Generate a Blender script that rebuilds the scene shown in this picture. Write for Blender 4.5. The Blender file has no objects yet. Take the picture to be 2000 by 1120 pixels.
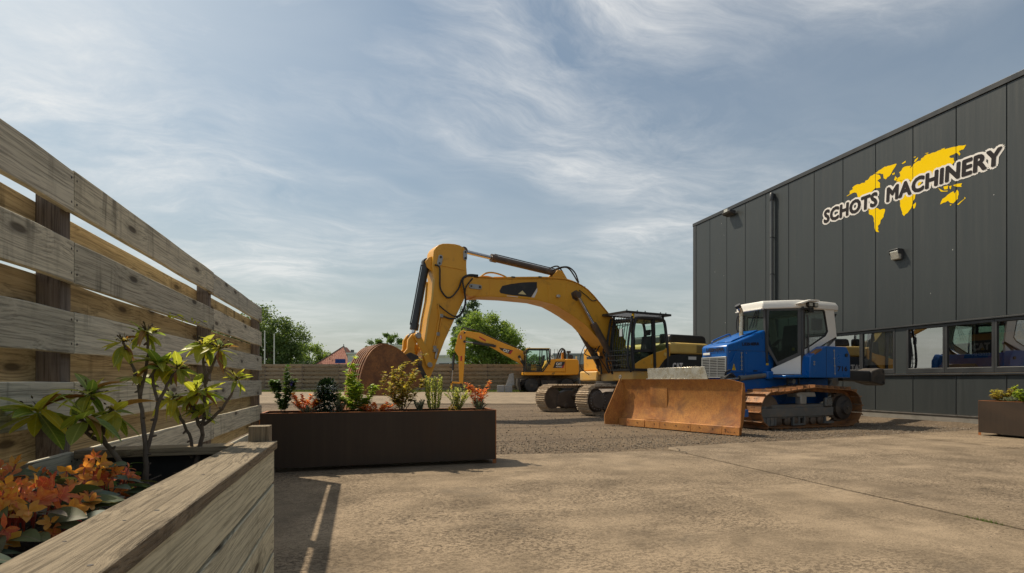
import bpy, bmesh, math, random
from mathutils import Vector, Matrix, noise as mnoise
R = math.radians
PI = math.pi
random.seed(7)
scene = bpy.context.scene
COL = scene.collection

# ------------------------------------------------------------------ camera, sky, sun, exposure
YAW = math.atan(298 / 1040.0)
cam_d = bpy.data.cameras.new('camera')
cam = bpy.data.objects.new('camera', cam_d); COL.objects.link(cam)
cam.location = (0, 0, 1.12)
cam.rotation_euler = (R(90), 0, -YAW)
cam_d.sensor_width = 36; cam_d.lens = 18.72
cam_d.shift_y = 0.091
cam_d.clip_start = 0.05; cam_d.clip_end = 3000
scene.camera = cam

SUN_TO = Vector((-0.48, 0.52, 1.0)).normalized()      # towards the sun
SUN_EL = math.asin(SUN_TO.z); SUN_AZ = math.atan2(SUN_TO.x, SUN_TO.y)   # azimuth clockwise from +Y
world = bpy.data.worlds.new('World'); scene.world = world; world.use_nodes = True
wt = world.node_tree; wt.nodes.clear()
def WN(t, **k):
    n = wt.nodes.new(t)
    for a, b in k.items(): setattr(n, a, b)
    return n
WL = wt.links.new
wout = WN('ShaderNodeOutputWorld'); wbg = WN('ShaderNodeBackground')
sky = WN('ShaderNodeTexSky', sky_type='NISHITA', sun_disc=False)
sky.sun_elevation = SUN_EL; sky.sun_rotation = SUN_AZ
sky.air_density = 1.0; sky.dust_density = 2.2; sky.ozone_density = 0.7; sky.altitude = 0
wbg.inputs['Strength'].default_value = 0.064
CLX, CLY = 3.1, 1.7
tc = WN('ShaderNodeTexCoord'); sep = WN('ShaderNodeSeparateXYZ'); WL(tc.outputs['Generated'], sep.inputs[0])
def WM(op, a, b=None, c=None):
    n = WN('ShaderNodeMath', operation=op)
    for i, v in enumerate((a, b, c)):
        if v is None: continue
        if isinstance(v, (int, float)): n.inputs[i].default_value = v
        else: WL(v, n.inputs[i])
    return n.outputs[0]
zc = WM('MAXIMUM', sep.outputs[2], 0.02)
zz = WM('ADD', zc, 0.10)
px = WM('DIVIDE', sep.outputs[0], zz); py = WM('DIVIDE', sep.outputs[1], zz)
cmb = WN('ShaderNodeCombineXYZ'); WL(px, cmb.inputs[0]); WL(py, cmb.inputs[1])
def wnoise(vec, rot, scl, loc, scale, detail, rough, dist):
    mp = WN('ShaderNodeMapping'); mp.inputs['Rotation'].default_value = (0, 0, R(rot)); mp.inputs['Scale'].default_value = scl
    mp.inputs['Location'].default_value = loc
    WL(vec, mp.inputs[0])
    n = WN('ShaderNodeTexNoise'); n.inputs['Scale'].default_value = scale; n.inputs['Detail'].default_value = detail
    n.inputs['Roughness'].default_value = rough; n.inputs['Distortion'].default_value = dist
    WL(mp.outputs[0], n.inputs['Vector']); return n
def wramp(v, stops):
    r = WN('ShaderNodeValToRGB'); e = r.color_ramp.elements
    while len(e) < len(stops): e.new(0.5)
    for i, (p, c) in enumerate(stops): e[i].position = p; e[i].color = (c, c, c, 1)
    WL(v, r.inputs[0]); return r.outputs[0]
# cirrus: long wisps combed by the wind, broken up by a broad field, over a thin veil
def warp(vec, amt, scale, loc):
    n = wnoise(vec, 0, (1, 1, 1), loc, scale, 3, 0.5, 0.0)
    s = WN('ShaderNodeVectorMath', operation='SUBTRACT'); WL(n.outputs['Color'], s.inputs[0]); s.inputs[1].default_value = (0.5, 0.5, 0.5)
    m = WN('ShaderNodeVectorMath', operation='SCALE'); WL(s.outputs[0], m.inputs[0]); m.inputs['Scale'].default_value = amt
    a = WN('ShaderNodeVectorMath', operation='ADD'); WL(vec, a.inputs[0]); WL(m.outputs[0], a.inputs[1]); return a.outputs[0]
P1 = warp(cmb.outputs[0], 0.75, 0.9, (2.0, 1.0, 0)); P2 = warp(P1, 0.14, 3.0, (5.0, 7.0, 0))
CO = (CLX, CLY, 0)
broad = wramp(wnoise(cmb.outputs[0], 0, (1, 1, 1), CO, 0.62, 3, 0.5, 0.3).outputs[0], [(0.37, 0), (0.62, 1)])
wisp = wramp(wnoise(P2, 58, (0.75, 1.35, 1), (0.4, 5.2, 0), 1.15, 12, 0.64, 0.35).outputs[0], [(0.40, 0), (0.72, 1)])
strand = wramp(wnoise(P2, 66, (0.9, 3.0, 1), (7.3, 2.2, 0), 2.6, 12, 0.70, 0.3).outputs[0], [(0.34, 0.1), (0.70, 1)])
veil = wramp(wnoise(P1, 30, (0.7, 1.4, 1), (9.0, 4.0, 0), 0.9, 7, 0.58, 0.3).outputs[0], [(0.32, 0), (0.78, 1)])
dens = WM('MULTIPLY', WM('MULTIPLY', broad, wisp), WM('ADD', WM('MULTIPLY', strand, 0.95), 0.25))
dens = WM('ADD', WM('MULTIPLY', dens, 1.25), WM('MULTIPLY', veil, 0.22))
dens = WM('MINIMUM', WM('MULTIPLY', dens, 0.88), 0.85)
mixc = WN('ShaderNodeMixRGB'); mixc.inputs[2].default_value = (9.6, 9.5, 9.2, 1)
hz = WN('ShaderNodeMixRGB'); hz.inputs[2].default_value = (5.2, 5.35, 4.95, 1)   # pale summer haze that thickens towards the horizon
hf = WM('ADD', WM('MULTIPLY', WM('POWER', WM('SUBTRACT', 1.0, zc), 4.0), 0.88), 0.0)
wb = WN('ShaderNodeMixRGB', blend_type='MULTIPLY'); wb.inputs[0].default_value = 1.0; wb.inputs[2].default_value = (0.90, 1.0, 0.95, 1); WL(sky.outputs[0], wb.inputs[1])   # warm white balance
WL(hf, hz.inputs[0]); WL(wb.outputs[0], hz.inputs[1])
dens = WM('MULTIPLY', dens, WM('SUBTRACT', 1.0, WM('MULTIPLY', hf, 0.75)))
WL(dens, mixc.inputs[0]); WL(hz.outputs[0], mixc.inputs[1]); WL(mixc.outputs[0], wbg.inputs[0]); WL(wbg.outputs[0], wout.inputs[0])

sun_d = bpy.data.lights.new('sun', 'SUN'); sun_d.energy = 3.1; sun_d.angle = R(0.55); sun_d.color = (1.0, 0.88, 0.70)
sun = bpy.data.objects.new('sun', sun_d); COL.objects.link(sun)
sun.rotation_euler = (-SUN_TO).to_track_quat('-Z', 'Y').to_euler(); sun.location = (0, 0, 30)
scene.view_settings.view_transform = 'Standard'; scene.view_settings.look = 'None'
scene.view_settings.exposure = 0.62; scene.view_settings.gamma = 1.0
scene.view_settings.use_curve_mapping = False
scene.render.engine = 'CYCLES'; scene.cycles.max_bounces = 7; scene.cycles.transparent_max_bounces = 12
scene.cycles.use_denoising = True

# ------------------------------------------------------------------ materials
M_ = {}
class NT:
    def __init__(s, name):
        s.m = bpy.data.materials.new(name); s.m.use_nodes = True; s.t = s.m.node_tree; s.t.nodes.clear()
        s.out = s.n('ShaderNodeOutputMaterial'); s.p = s.n('ShaderNodeBsdfPrincipled'); s.l(s.p.outputs[0], s.out.inputs[0])
        M_[name] = s.m
        s.tc = s.n('ShaderNodeTexCoord')
    def n(s, t, **k):
        x = s.t.nodes.new(t)
        for a, b in k.items(): setattr(x, a, b)
        return x
    def l(s, a, b): s.t.links.new(a, b)
    def vec(s, scl=(1, 1, 1), loc=(0, 0, 0), rot=(0, 0, 0), rnd=0, src='Object'):
        mp = s.n('ShaderNodeMapping'); mp.inputs['Scale'].default_value = scl; mp.inputs['Rotation'].default_value = rot
        mp.inputs['Location'].default_value = loc
        v = s.tc.outputs[src]
        if rnd:
            oi = s.n('ShaderNodeObjectInfo'); mu = s.n('ShaderNodeVectorMath', operation='SCALE'); cx = s.n('ShaderNodeCombineXYZ')
            for i in range(3): s.l(oi.outputs['Random'], cx.inputs[i])
            s.l(cx.outputs[0], mu.inputs[0]); mu.inputs['Scale'].default_value = rnd
            ad = s.n('ShaderNodeVectorMath', operation='ADD'); s.l(v, ad.inputs[0]); s.l(mu.outputs[0], ad.inputs[1]); v = ad.outputs[0]
        s.l(v, mp.inputs[0]); return mp.outputs[0]
    def noise(s, vec, scale, detail=5, rough=0.55, dist=0.0):
        x = s.n('ShaderNodeTexNoise'); x.inputs['Scale'].default_value = scale; x.inputs['Detail'].default_value = detail
        x.inputs['Roughness'].default_value = rough; x.inputs['Distortion'].default_value = dist; s.l(vec, x.inputs['Vector']); return x.outputs[0]
    def voro(s, vec, scale, feature='F1', rnd=1.0):
        x = s.n('ShaderNodeTexVoronoi', feature=feature); x.inputs['Scale'].default_value = scale; x.inputs['Randomness'].default_value = rnd
        s.l(vec, x.inputs['Vector']); return x
    def ramp(s, v, *st):
        r = s.n('ShaderNodeValToRGB'); e = r.color_ramp.elements
        while len(e) < len(st): e.new(0.5)
        for i, (p, c) in enumerate(st):
            e[i].position = p; e[i].color = (c, c, c, 1) if isinstance(c, (int, float)) else (*c, 1)
        s.l(v, r.inputs[0]); return r.outputs[0]
    def mix(s, f, a, b, mode='MIX'):
        x = s.n('ShaderNodeMixRGB', blend_type=mode)
        for i, v in enumerate((f, a, b)):
            if isinstance(v, (int, float)): x.inputs[i].default_value = v if i == 0 else (v, v, v, 1)
            elif isinstance(v, tuple): x.inputs[i].default_value = (*v, 1)
            else: s.l(v, x.inputs[i])
        return x.outputs[0]
    def math(s, op, a, b=0.0):
        x = s.n('ShaderNodeMath', operation=op)
        for i, v in enumerate((a, b)):
            if isinstance(v, (int, float)): x.inputs[i].default_value = v
            else: s.l(v, x.inputs[i])
        return x.outputs[0]
    def bump(s, h, strength, dist=0.01):
        b = s.n('ShaderNodeBump'); b.inputs['Strength'].default_value = strength; b.inputs['Distance'].default_value = dist
        s.l(h, b.inputs['Height']); s.l(b.outputs[0], s.p.inputs['Normal'])
    def set(s, color=None, rough=None, metal=None, spec=None):
        for k, v in (('Base Color', color), ('Roughness', rough), ('Metallic', metal), ('Specular IOR Level', spec)):
            if v is None: continue
            if isinstance(v, tuple): s.p.inputs[k].default_value = (*v, 1)
            elif isinstance(v, (int, float)): s.p.inputs[k].default_value = v
            else: s.l(v, s.p.inputs[k])
        return s.m
def rich(name, c1, c2, c3=None, s1=2.0, s2=1.0, thr=(0.55, 0.72), rough=0.5, rvar=0.15, metal=0.0, bump=0.1, bs=40, bd=0.004, stretch=(1, 1, 1), rnd=0, spec=0.5):
    k = NT(name); v = k.vec(stretch, rnd=rnd); v0 = k.vec((1, 1, 1), loc=(3.3, 1.1, 7.7), rnd=rnd)
    c = k.mix(k.ramp(k.noise(v, s1, 7, 0.6), (0.3, 0), (0.7, 1)), c1, c2)
    if c3 is not None:
        c = k.mix(k.ramp(k.noise(v0, s2, 8, 0.65, 0.4), (thr[0], 0), (thr[1], 1)), c, c3)
    nb = k.noise(v, bs, 4, 0.6)
    k.bump(nb, bump, bd)
    r = k.ramp(k.noise(v0, s1 * 1.7, 5), (0.25, max(0.02, rough - rvar)), (0.75, min(1, rough + rvar)))
    k.set(c, r, metal, spec); return k.m
# metals, paint
rich('cat_yellow', (0.75, 0.37, 0.030), (0.66, 0.31, 0.026), (0.38, 0.18, 0.035), 1.1, 3.2, (0.56, 0.82), 0.40, 0.12, 0, 0.05, 60)
rich('cat_yellow_new', (0.80, 0.355, 0.018), (0.74, 0.32, 0.018), (0.58, 0.26, 0.025), 1.0, 1.5, (0.62, 0.85), 0.38, 0.08, 0, 0.03, 60)
rich('cat_yellow_dusty', (0.70, 0.38, 0.07), (0.60, 0.35, 0.09), (0.46, 0.33, 0.17), 1.8, 2.4, (0.45, 0.7), 0.55, 0.12, 0, 0.06, 60)
rich('yellow_pale', (0.72, 0.50, 0.15), (0.66, 0.43, 0.10), (0.55, 0.36, 0.12), 1.4, 2.0, (0.55, 0.8), 0.5, 0.1, 0, 0.04, 60)
rich('machine_black', (0.020, 0.020, 0.021), (0.032, 0.031, 0.030), (0.09, 0.075, 0.055), 2.5, 3.0, (0.60, 0.85), 0.42, 0.12, 0, 0.05, 60)
rich('dusty_black', (0.035, 0.031, 0.028), (0.06, 0.050, 0.042), (0.13, 0.10, 0.07), 3.0, 2.6, (0.5, 0.75), 0.62, 0.12, 0, 0.15, 40)
rich('cylinder_brown', (0.11, 0.075, 0.052), (0.075, 0.056, 0.046), (0.20, 0.125, 0.07), 3.0, 3.5, (0.5, 0.75), 0.45, 0.12, 0.2, 0.1, 50)
rich('chrome', (0.62, 0.61, 0.60), (0.50, 0.50, 0.50), None, 4, 1, rough=0.16, rvar=0.06, metal=1.0, bump=0.01)
rich('steel', (0.42, 0.41, 0.39), (0.30, 0.29, 0.27), (0.20, 0.15, 0.10), 6, 5, (0.55, 0.8), 0.38, 0.12, 0.8, 0.05, 60)
rich('plate_grey', (0.40, 0.40, 0.385), (0.32, 0.32, 0.305), None, 6, 1, rough=0.4, rvar=0.1, metal=0.35, bump=0.03)
rich('metal_grey', (0.115, 0.117, 0.115), (0.095, 0.097, 0.096), None, 1.5, 1, rough=0.4, metal=0.3, bump=0.02)
rich('rubber', (0.020, 0.020, 0.020), (0.032, 0.030, 0.028), (0.075, 0.065, 0.052), 4, 3, (0.5, 0.75), 0.75, 0.1, 0, 0.15, 60)
rich('track_dust', (0.40, 0.30, 0.19), (0.28, 0.205, 0.135), (0.10, 0.075, 0.055), 5, 4, (0.55, 0.78), 0.68, 0.15, 0.1, 0.35, 45, 0.01, rnd=9)
rich('track_frame_brown', (0.095, 0.070, 0.050), (0.13, 0.095, 0.07), (0.22, 0.165, 0.115), 3, 2.4, (0.52, 0.78), 0.65, 0.12, 0.1, 0.2, 40)
rich('track_rust', (0.36, 0.165, 0.060), (0.23, 0.105, 0.045), (0.13, 0.085, 0.055), 7, 5, (0.46, 0.66), 0.58, 0.15, 0.25, 0.4, 50, 0.008, rnd=9)
rich('frame_grey', (0.155, 0.160, 0.157), (0.115, 0.118, 0.115), (0.22, 0.165, 0.115), 2.5, 3.2, (0.50, 0.72), 0.52, 0.12, 0.1, 0.15, 50)
rich('dozer_blue', (0.001, 0.104, 0.39), (0.001, 0.088, 0.34), (0.06, 0.125, 0.26), 1.2, 3.4, (0.58, 0.84), 0.32, 0.12, 0, 0.03, 40)
rich('dozer_white', (0.80, 0.77, 0.71), (0.75, 0.72, 0.66), (0.66, 0.62, 0.55), 1.5, 2.5, (0.58, 0.85), 0.36, 0.08, 0, 0.02, 60)
rich('dark_grey_plastic', (0.045, 0.046, 0.048), (0.060, 0.060, 0.060), None, 4, 1, rough=0.45, bump=0.05)
rich('white_paint', (0.74, 0.73, 0.70), (0.66, 0.65, 0.62), None, 3, 1, rough=0.45, bump=0.02)
rich('sign_white', (0.80, 0.76, 0.71), (0.77, 0.73, 0.68), None, 3, 1, rough=0.7, bump=0.0, spec=0.1)
rich('sign_dark', (0.030, 0.026, 0.028), (0.034, 0.030, 0.031), None, 3, 1, rough=0.75, bump=0.0, spec=0.1)
rich('sign_yellow', (0.90, 0.60, 0.0), (0.88, 0.58, 0.0), None, 2, 1, rough=0.75, bump=0.0, spec=0.1)
rich('decal_red', (0.45, 0.020, 0.030), (0.40, 0.018, 0.030), None, 2, 1, rough=0.45, bump=0.0)
rich('decal_yellow', (0.75, 0.48, 0.02), (0.72, 0.45, 0.02), None, 2, 1, rough=0.45, bump=0.0)
rich('decal_cream', (0.72, 0.60, 0.30), (0.68, 0.55, 0.27), None, 2, 1, rough=0.45, bump=0.0)
rich('lamp_lens', (0.62, 0.60, 0.52), (0.50, 0.48, 0.42), None, 30, 1, rough=0.2, metal=0.3, bump=0.2, bs=80)
rich('seat_fabric', (0.05, 0.05, 0.055), (0.08, 0.08, 0.085), None, 8, 1, rough=0.85, bump=0.1)
rich('trim_grey', (0.032, 0.033, 0.034), (0.040, 0.041, 0.042), None, 1.5, 1, rough=0.42, bump=0.02)
rich('plinth', (0.24, 0.22, 0.19), (0.18, 0.165, 0.14), (0.12, 0.11, 0.09), 3, 2, rough=0.9, bump=0.3, bs=30)
rich('concrete_block', (0.36, 0.35, 0.33), (0.29, 0.285, 0.27), (0.2, 0.19, 0.17), 4, 3, rough=0.9, bump=0.3, bs=30)
rich('soil', (0.022, 0.016, 0.012), (0.040, 0.029, 0.020), (0.07, 0.052, 0.036), 12, 20, (0.55, 0.7), 0.95, 0.03, 0, 0.9, 60, 0.02)
rich('bark', (0.15, 0.115, 0.085), (0.085, 0.063, 0.046), (0.23, 0.19, 0.15), 14, 8, (0.5, 0.75), 0.9, 0.05, 0, 0.6, 60, 0.006, (1, 1, 0.3))
rich('twig', (0.10, 0.07, 0.045), (0.06, 0.04, 0.026), None, 20, 1, rough=0.85, bump=0.3)
rich('twig_red', (0.36, 0.045, 0.030), (0.26, 0.06, 0.03), None, 20, 1, rough=0.5, bump=0.1)
rich('roof_tile', (0.40, 0.15, 0.10), (0.32, 0.11, 0.08), (0.44, 0.22, 0.14), 3, 1.5, (0.5, 0.7), 0.8, 0.1, 0, 0.3, 12, 0.03, rnd=20)
rich('wall_white', (0.80, 0.80, 0.77), (0.74, 0.74, 0.71), None, 0.8, 1, rough=0.8, bump=0.05)
rich('wall_grey', (0.20, 0.205, 0.205), (0.16, 0.165, 0.165), None, 0.8, 1, rough=0.8, bump=0.1)
rich('wall_brick', (0.20, 0.10, 0.070), (0.15, 0.08, 0.06), None, 2, 1, rough=0.9, bump=0.3, bs=20)
rich('metal_sheet', (0.34, 0.36, 0.38), (0.28, 0.30, 0.32), None, 0.6, 1, rough=0.5, bump=0.05)
rich('blue_band', (0.010, 0.045, 0.26), (0.012, 0.04, 0.22), None, 0.6, 1, rough=0.5, bump=0.03)
rich('far_window', (0.018, 0.020, 0.022), (0.03, 0.032, 0.034), None, 0.6, 1, rough=0.12, bump=0.0)
def cladding():
    k = NT('cladding'); a = k.noise(k.vec((1, 1, 0.4), rnd=30), 0.6, 5); s_ = k.noise(k.vec((1, 7, 0.16), rnd=30), 2.0, 7, 0.62); w_ = k.noise(k.vec((1, 1, 0.6), rnd=30), 1.4, 2)
    base = k.mix(k.ramp(a, (0.3, 0), (0.7, 1)), (0.033, 0.038, 0.039), (0.040, 0.046, 0.046))
    base = k.mix(k.ramp(s_, (0.55, 0), (0.78, 0.35)), base, (0.055, 0.058, 0.055))
    base = k.mix(k.ramp(k.noise(k.vec(rnd=30), 9, 6, 0.7), (0.60, 0), (0.74, 0.3)), base, (0.075, 0.072, 0.064))
    k.set(base, k.ramp(s_, (0.3, 0.36), (0.7, 0.50)), 0.05); k.bump(w_, 0.10, 0.02); return k.m
cladding()
rich('inside_wall', (0.30, 0.29, 0.27), (0.26, 0.25, 0.23), None, 0.6, 1, rough=0.8, bump=0.03)
rich('floor_grey', (0.22, 0.215, 0.20), (0.17, 0.165, 0.155), None, 0.6, 1, rough=0.6, bump=0.03)
rich('stainless', (0.62, 0.58, 0.50), (0.48, 0.44, 0.37), (0.40, 0.33, 0.22), 7, 9, (0.48, 0.66), 0.28, 0.14, 0.85, 0.10, 22)
# blade rust: polished orange steel with streaks both ways
def blade_mat():      # scoured steel: patchy rust, bare rubbed zones, fine scratches, dried mud
    k = NT('blade_rust'); big = k.noise(k.vec(loc=(2, 5, 1)), 1.1, 6, 0.62, 0.6); mid = k.noise(k.vec(), 4.5, 8, 0.68, 0.8); fin = k.noise(k.vec(), 38, 5, 0.7)
    sc = k.noise(k.vec((16, 16, 0.9), rot=(0.15, 0, 0.2)), 3.0, 5, 0.7); sh = k.noise(k.vec((1.2, 1.2, 30)), 2.0, 4, 0.6)
    base = k.mix(k.ramp(mid, (0.34, 0), (0.64, 1)), (0.27, 0.088, 0.018), (0.46, 0.185, 0.036))
    base = k.mix(k.ramp(big, (0.46, 0), (0.66, 0.75)), base, (0.50, 0.235, 0.060))
    base = k.mix(k.ramp(k.noise(k.vec(loc=(9, 3, 4)), 1.7, 7, 0.65, 0.5), (0.52, 0), (0.70, 0.8)), base, (0.155, 0.068, 0.030))
    base = k.mix(k.ramp(sc, (0.58, 0), (0.72, 0.5)), base, (0.56, 0.33, 0.12))
    base = k.mix(k.ramp(sh, (0.60, 0), (0.74, 0.30)), base, (0.18, 0.085, 0.035))
    base = k.mix(k.ramp(fin, (0.36, 0.5), (0.52, 0)), base, (0.13, 0.055, 0.022))
    k.set(base, k.ramp(mid, (0.25, 0.36), (0.75, 0.66)), k.ramp(big, (0.45, 0.08), (0.7, 0.38))); k.bump(k.math('ADD', k.math('MULTIPLY', fin, 0.5), mid), 0.22, 0.006); return k.m
blade_mat()
def bucket_mat():
    k = NT('bucket_rust'); a = k.noise(k.vec((1, 1, 1)), 2.4, 8, 0.68, 0.9); b = k.noise(k.vec(loc=(3, 1, 2)), 1.1, 6, 0.6, 0.6); c = k.noise(k.vec(), 30, 5, 0.7)
    base = k.mix(k.ramp(a, (0.32, 0), (0.66, 1)), (0.13, 0.050, 0.020), (0.34, 0.140, 0.042))
    base = k.mix(k.ramp(b, (0.50, 0), (0.70, 0.7)), base, (0.48, 0.22, 0.07))
    base = k.mix(k.ramp(c, (0.36, 0.55), (0.54, 0)), base, (0.075, 0.034, 0.018))
    k.set(base, k.ramp(a, (0.2, 0.45), (0.8, 0.72)), 0.12); k.bump(k.math('ADD', c, a), 0.3, 0.008); return k.m
bucket_mat()
def corten(name, lo, hi, edge):
    k = NT(name); a = k.noise(k.vec((9, 9, 0.35)), 2.2, 8, 0.7, 0.3); b = k.noise(k.vec(), 1.4, 7, 0.6, 0.5); c = k.noise(k.vec(), 60, 4)
    base = k.mix(k.ramp(a, (0.2, 0), (0.85, 1)), lo, hi)
    base = k.mix(k.ramp(b, (0.52, 0), (0.8, 0.8)), base, edge)
    k.set(base, k.ramp(b, (0.3, 0.48), (0.7, 0.68)), 0.25); k.bump(c, 0.15, 0.003); return k.m
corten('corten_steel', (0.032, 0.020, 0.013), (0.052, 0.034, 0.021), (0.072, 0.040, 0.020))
corten('corten_edge', (0.36, 0.125, 0.036), (0.24, 0.09, 0.03), (0.40, 0.17, 0.06))
# weathered softwood, grain along the local X axis of every board
def wood(name, light, dark, warm, streak=0.5, rough=0.82, bumpk=0.35, kn_amt=0.9, warm_amt=0.75):
    k = NT(name)
    wob = k.noise(k.vec((0.7, 2.2, 2.2), rnd=37), 2.0, 3)
    sp_ = k.n('ShaderNodeSeparateXYZ'); k.l(k.vec((1.35, 1.0, 4.6), rnd=37), sp_.inputs[0]); c2_ = k.n('ShaderNodeCombineXYZ'); k.l(sp_.outputs[0], c2_.inputs[0]); k.l(sp_.outputs[2], c2_.inputs[1])
    kn = k.voro(c2_.outputs[0], 1.0); kn.voronoi_dimensions = '2D'
    kd = k.ramp(kn.outputs['Distance'], (0.0, 1), (0.34, 0))
    off = k.math('ADD', k.math('MULTIPLY', wob, 1.6), k.math('MULTIPLY', kd, 1.6))
    cx = k.n('ShaderNodeCombineXYZ'); k.l(off, cx.inputs[1]); k.l(off, cx.inputs[2])
    ad = k.n('ShaderNodeVectorMath', operation='ADD'); k.l(k.vec((0.45, 13, 13), rnd=37), ad.inputs[0]); k.l(cx.outputs[0], ad.inputs[1])
    g = k.noise(ad.outputs[0], 2.4, 7, 0.66, 0.15)
    ad2 = k.n('ShaderNodeVectorMath', operation='ADD'); k.l(k.vec((1.2, 60, 60), rnd=37), ad2.inputs[0]); k.l(cx.outputs[0], ad2.inputs[1])
    fine = k.noise(ad2.outputs[0], 2.0, 5, 0.7)
    base = k.mix(k.ramp(g, (0.30, 0), (0.66, 1)), dark, light)
    base = k.mix(k.ramp(k.noise(k.vec((0.6, 2, 2), loc=(5, 2, 1), rnd=37), 1.3, 5), (0.42, 0), (0.72, warm_amt)), base, warm)
    base = k.mix(k.ramp(fine, (0.38, 0.75), (0.54, 0.0)), base, tuple(x * 0.40 for x in dark))
    halo = k.ramp(k.math('ADD', kn.outputs['Distance'], k.math('MULTIPLY', k.math('SUBTRACT', fine, 0.5), 0.12)), (0.06, 1), (0.20, 0))
    base = k.mix(k.math('MULTIPLY', halo, 0.7 * kn_amt), base, tuple(x * 0.5 for x in dark))
    knot = k.ramp(kn.outputs['Distance'], (0.05, 1), (0.085, 0))
    base = k.mix(k.math('MULTIPLY', knot, 0.85 * kn_amt), base, (0.050, 0.036, 0.024))
    st = k.ramp(k.noise(k.vec((8, 0.9, 0.9), loc=(1, 8, 3), rnd=37), 1.5, 6, 0.62), (0.53, 0), (0.66, 1))
    st2 = k.ramp(k.noise(k.vec((0.8, 1.5, 1.5), loc=(7, 3, 3), rnd=37), 1.2, 3), (0.45, 0), (0.65, 1))
    base = k.mix(k.math('MULTIPLY', k.math('MULTIPLY', st, st2), streak), base, tuple(x * 0.30 for x in dark))
    oi = k.n('ShaderNodeObjectInfo'); base = k.mix(1.0, base, k.ramp(oi.outputs['Random'], (0.0, (0.80, 0.79, 0.76)), (0.5, (1.0, 1.0, 1.0)), (1.0, (1.10, 1.06, 0.98))), 'MULTIPLY')
    k.set(base, rough, 0, 0.25)
    h = k.math('SUBTRACT', k.math('ADD', k.math('MULTIPLY', g, 0.6), k.math('MULTIPLY', fine, 0.6)), k.math('MULTIPLY', knot, 0.5))
    k.bump(h, bumpk, 0.008); return k.m
wood('wood_grey', (0.69, 0.65, 0.54), (0.53, 0.495, 0.40), (0.63, 0.605, 0.475), 0.9)
wood('wood_brown', (0.58, 0.475, 0.31), (0.42, 0.325, 0.195), (0.52, 0.44, 0.27), 1.0)
wood('wood_post', (0.235, 0.195, 0.165), (0.145, 0.115, 0.098), (0.25, 0.22, 0.20), 0.6, kn_amt=0.2)
wood('wood_cap', (0.37, 0.30, 0.21), (0.22, 0.172, 0.115), (0.29, 0.24, 0.17), 0.6, 0.85, 1.2, 0.3)
wood('wood_side', (0.66, 0.63, 0.485), (0.52, 0.49, 0.365), (0.60, 0.58, 0.43), 0.85)
wood('wood_far', (0.38, 0.315, 0.23), (0.26, 0.21, 0.15), (0.34, 0.275, 0.18), 0.7)
# ground materials
def concrete(name, c1, c2, pit, pit_amt):
    k = NT(name); v = k.vec()
    big = k.noise(v, 0.30, 5, 0.55, 0.3); mid = k.noise(v, 1.6, 8, 0.62, 0.3); fine = k.noise(v, 70, 5, 0.75)
    base = k.mix(k.ramp(big, (0.32, 0), (0.68, 1)), c1, c2)
    base = k.mix(k.ramp(mid, (0.36, 0.75), (0.56, 0.0)), base, tuple(x * 0.55 for x in c1))
    base = k.mix(k.ramp(mid, (0.56, 0.0), (0.74, 0.5)), base, tuple(min(1, x * 1.25) for x in c2))
    base = k.mix(k.ramp(fine, (0.36, 0.80), (0.50, 0.0)), base, tuple(x * 0.40 for x in c1))
    base = k.mix(k.ramp(fine, (0.60, 0.0), (0.74, 0.45)), base, tuple(min(1, x * 1.6) for x in c1))
    # scaled-off flakes where the aggregate shows, in drifts
    patchy = k.ramp(k.noise(k.vec(loc=(4, 9, 0)), 0.55, 6, 0.62), (0.38, 0.15), (0.60, 1))
    flake = k.ramp(k.noise(k.vec((1.0, 1.5, 1)), 27, 8, 0.74, 0.6), (0.508, 0), (0.565, 1))
    big_fl = k.ramp(k.noise(k.vec((1.0, 1.4, 1), loc=(3, 1, 0)), 9, 9, 0.76, 0.6), (0.585, 0), (0.62, 1))
    pm = k.math('MULTIPLY', k.math('MULTIPLY', patchy, k.math('MAXIMUM', flake, big_fl)), pit_amt)
    base = k.mix(pm, base, pit)
    # tyre rubber and drag marks
    ty = k.ramp(k.noise(k.vec((0.12, 2.6, 1), rot=(0, 0, R(-24))), 1.0, 6, 0.6), (0.56, 0), (0.70, 0.40))
    base = k.mix(ty, base, tuple(x * 0.5 for x in c1))
    stain = k.math('MULTIPLY', k.ramp(k.noise(k.vec(loc=(1, 6, 0)), 0.9, 7, 0.66, 1.2), (0.56, 0), (0.66, 1)), k.ramp(k.noise(k.vec(loc=(8, 2, 0)), 0.25, 3), (0.45, 0.1), (0.6, 0.75)))
    base = k.mix(stain, base, tuple(x * 0.55 for x in (c1[0] * 0.95, c1[1], c1[2] * 1.1)))
    worn = k.ramp(k.noise(k.vec((0.5, 1.4, 1), rot=(0, 0, R(-30)), loc=(2, 2, 0)), 0.8, 7, 0.62), (0.55, 0), (0.70, 0.45))
    base = k.mix(worn, base, tuple(min(1, x * 1.35) for x in c2))
    spot = k.ramp(k.voro(k.vec(), 2.3).outputs['Distance'], (0.014, 1), (0.024, 0))
    base = k.mix(k.math('MULTIPLY', spot, 0.8), base, (0.04, 0.034, 0.028))
    oi = k.n('ShaderNodeObjectInfo'); base = k.mix(1.0, base, k.ramp(oi.outputs['Random'], (0.0, (0.93, 0.93, 0.94)), (1.0, (1.05, 1.04, 1.02))), 'MULTIPLY')
    k.set(base, 0.88, 0, 0.25)
    h = k.math('SUBTRACT', k.math('ADD', k.math('MULTIPLY', fine, 0.6), k.math('MULTIPLY', mid, 0.3)), k.math('MULTIPLY', pm, 0.7))
    k.bump(h, 0.6, 0.008); return k.m
concrete('concrete_slab', (0.272, 0.206, 0.136), (0.330, 0.254, 0.172), (0.070, 0.050, 0.034), 0.95)
concrete('concrete_far', (0.33, 0.255, 0.17), (0.29, 0.22, 0.148), (0.22, 0.17, 0.11), 0.5)
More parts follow.
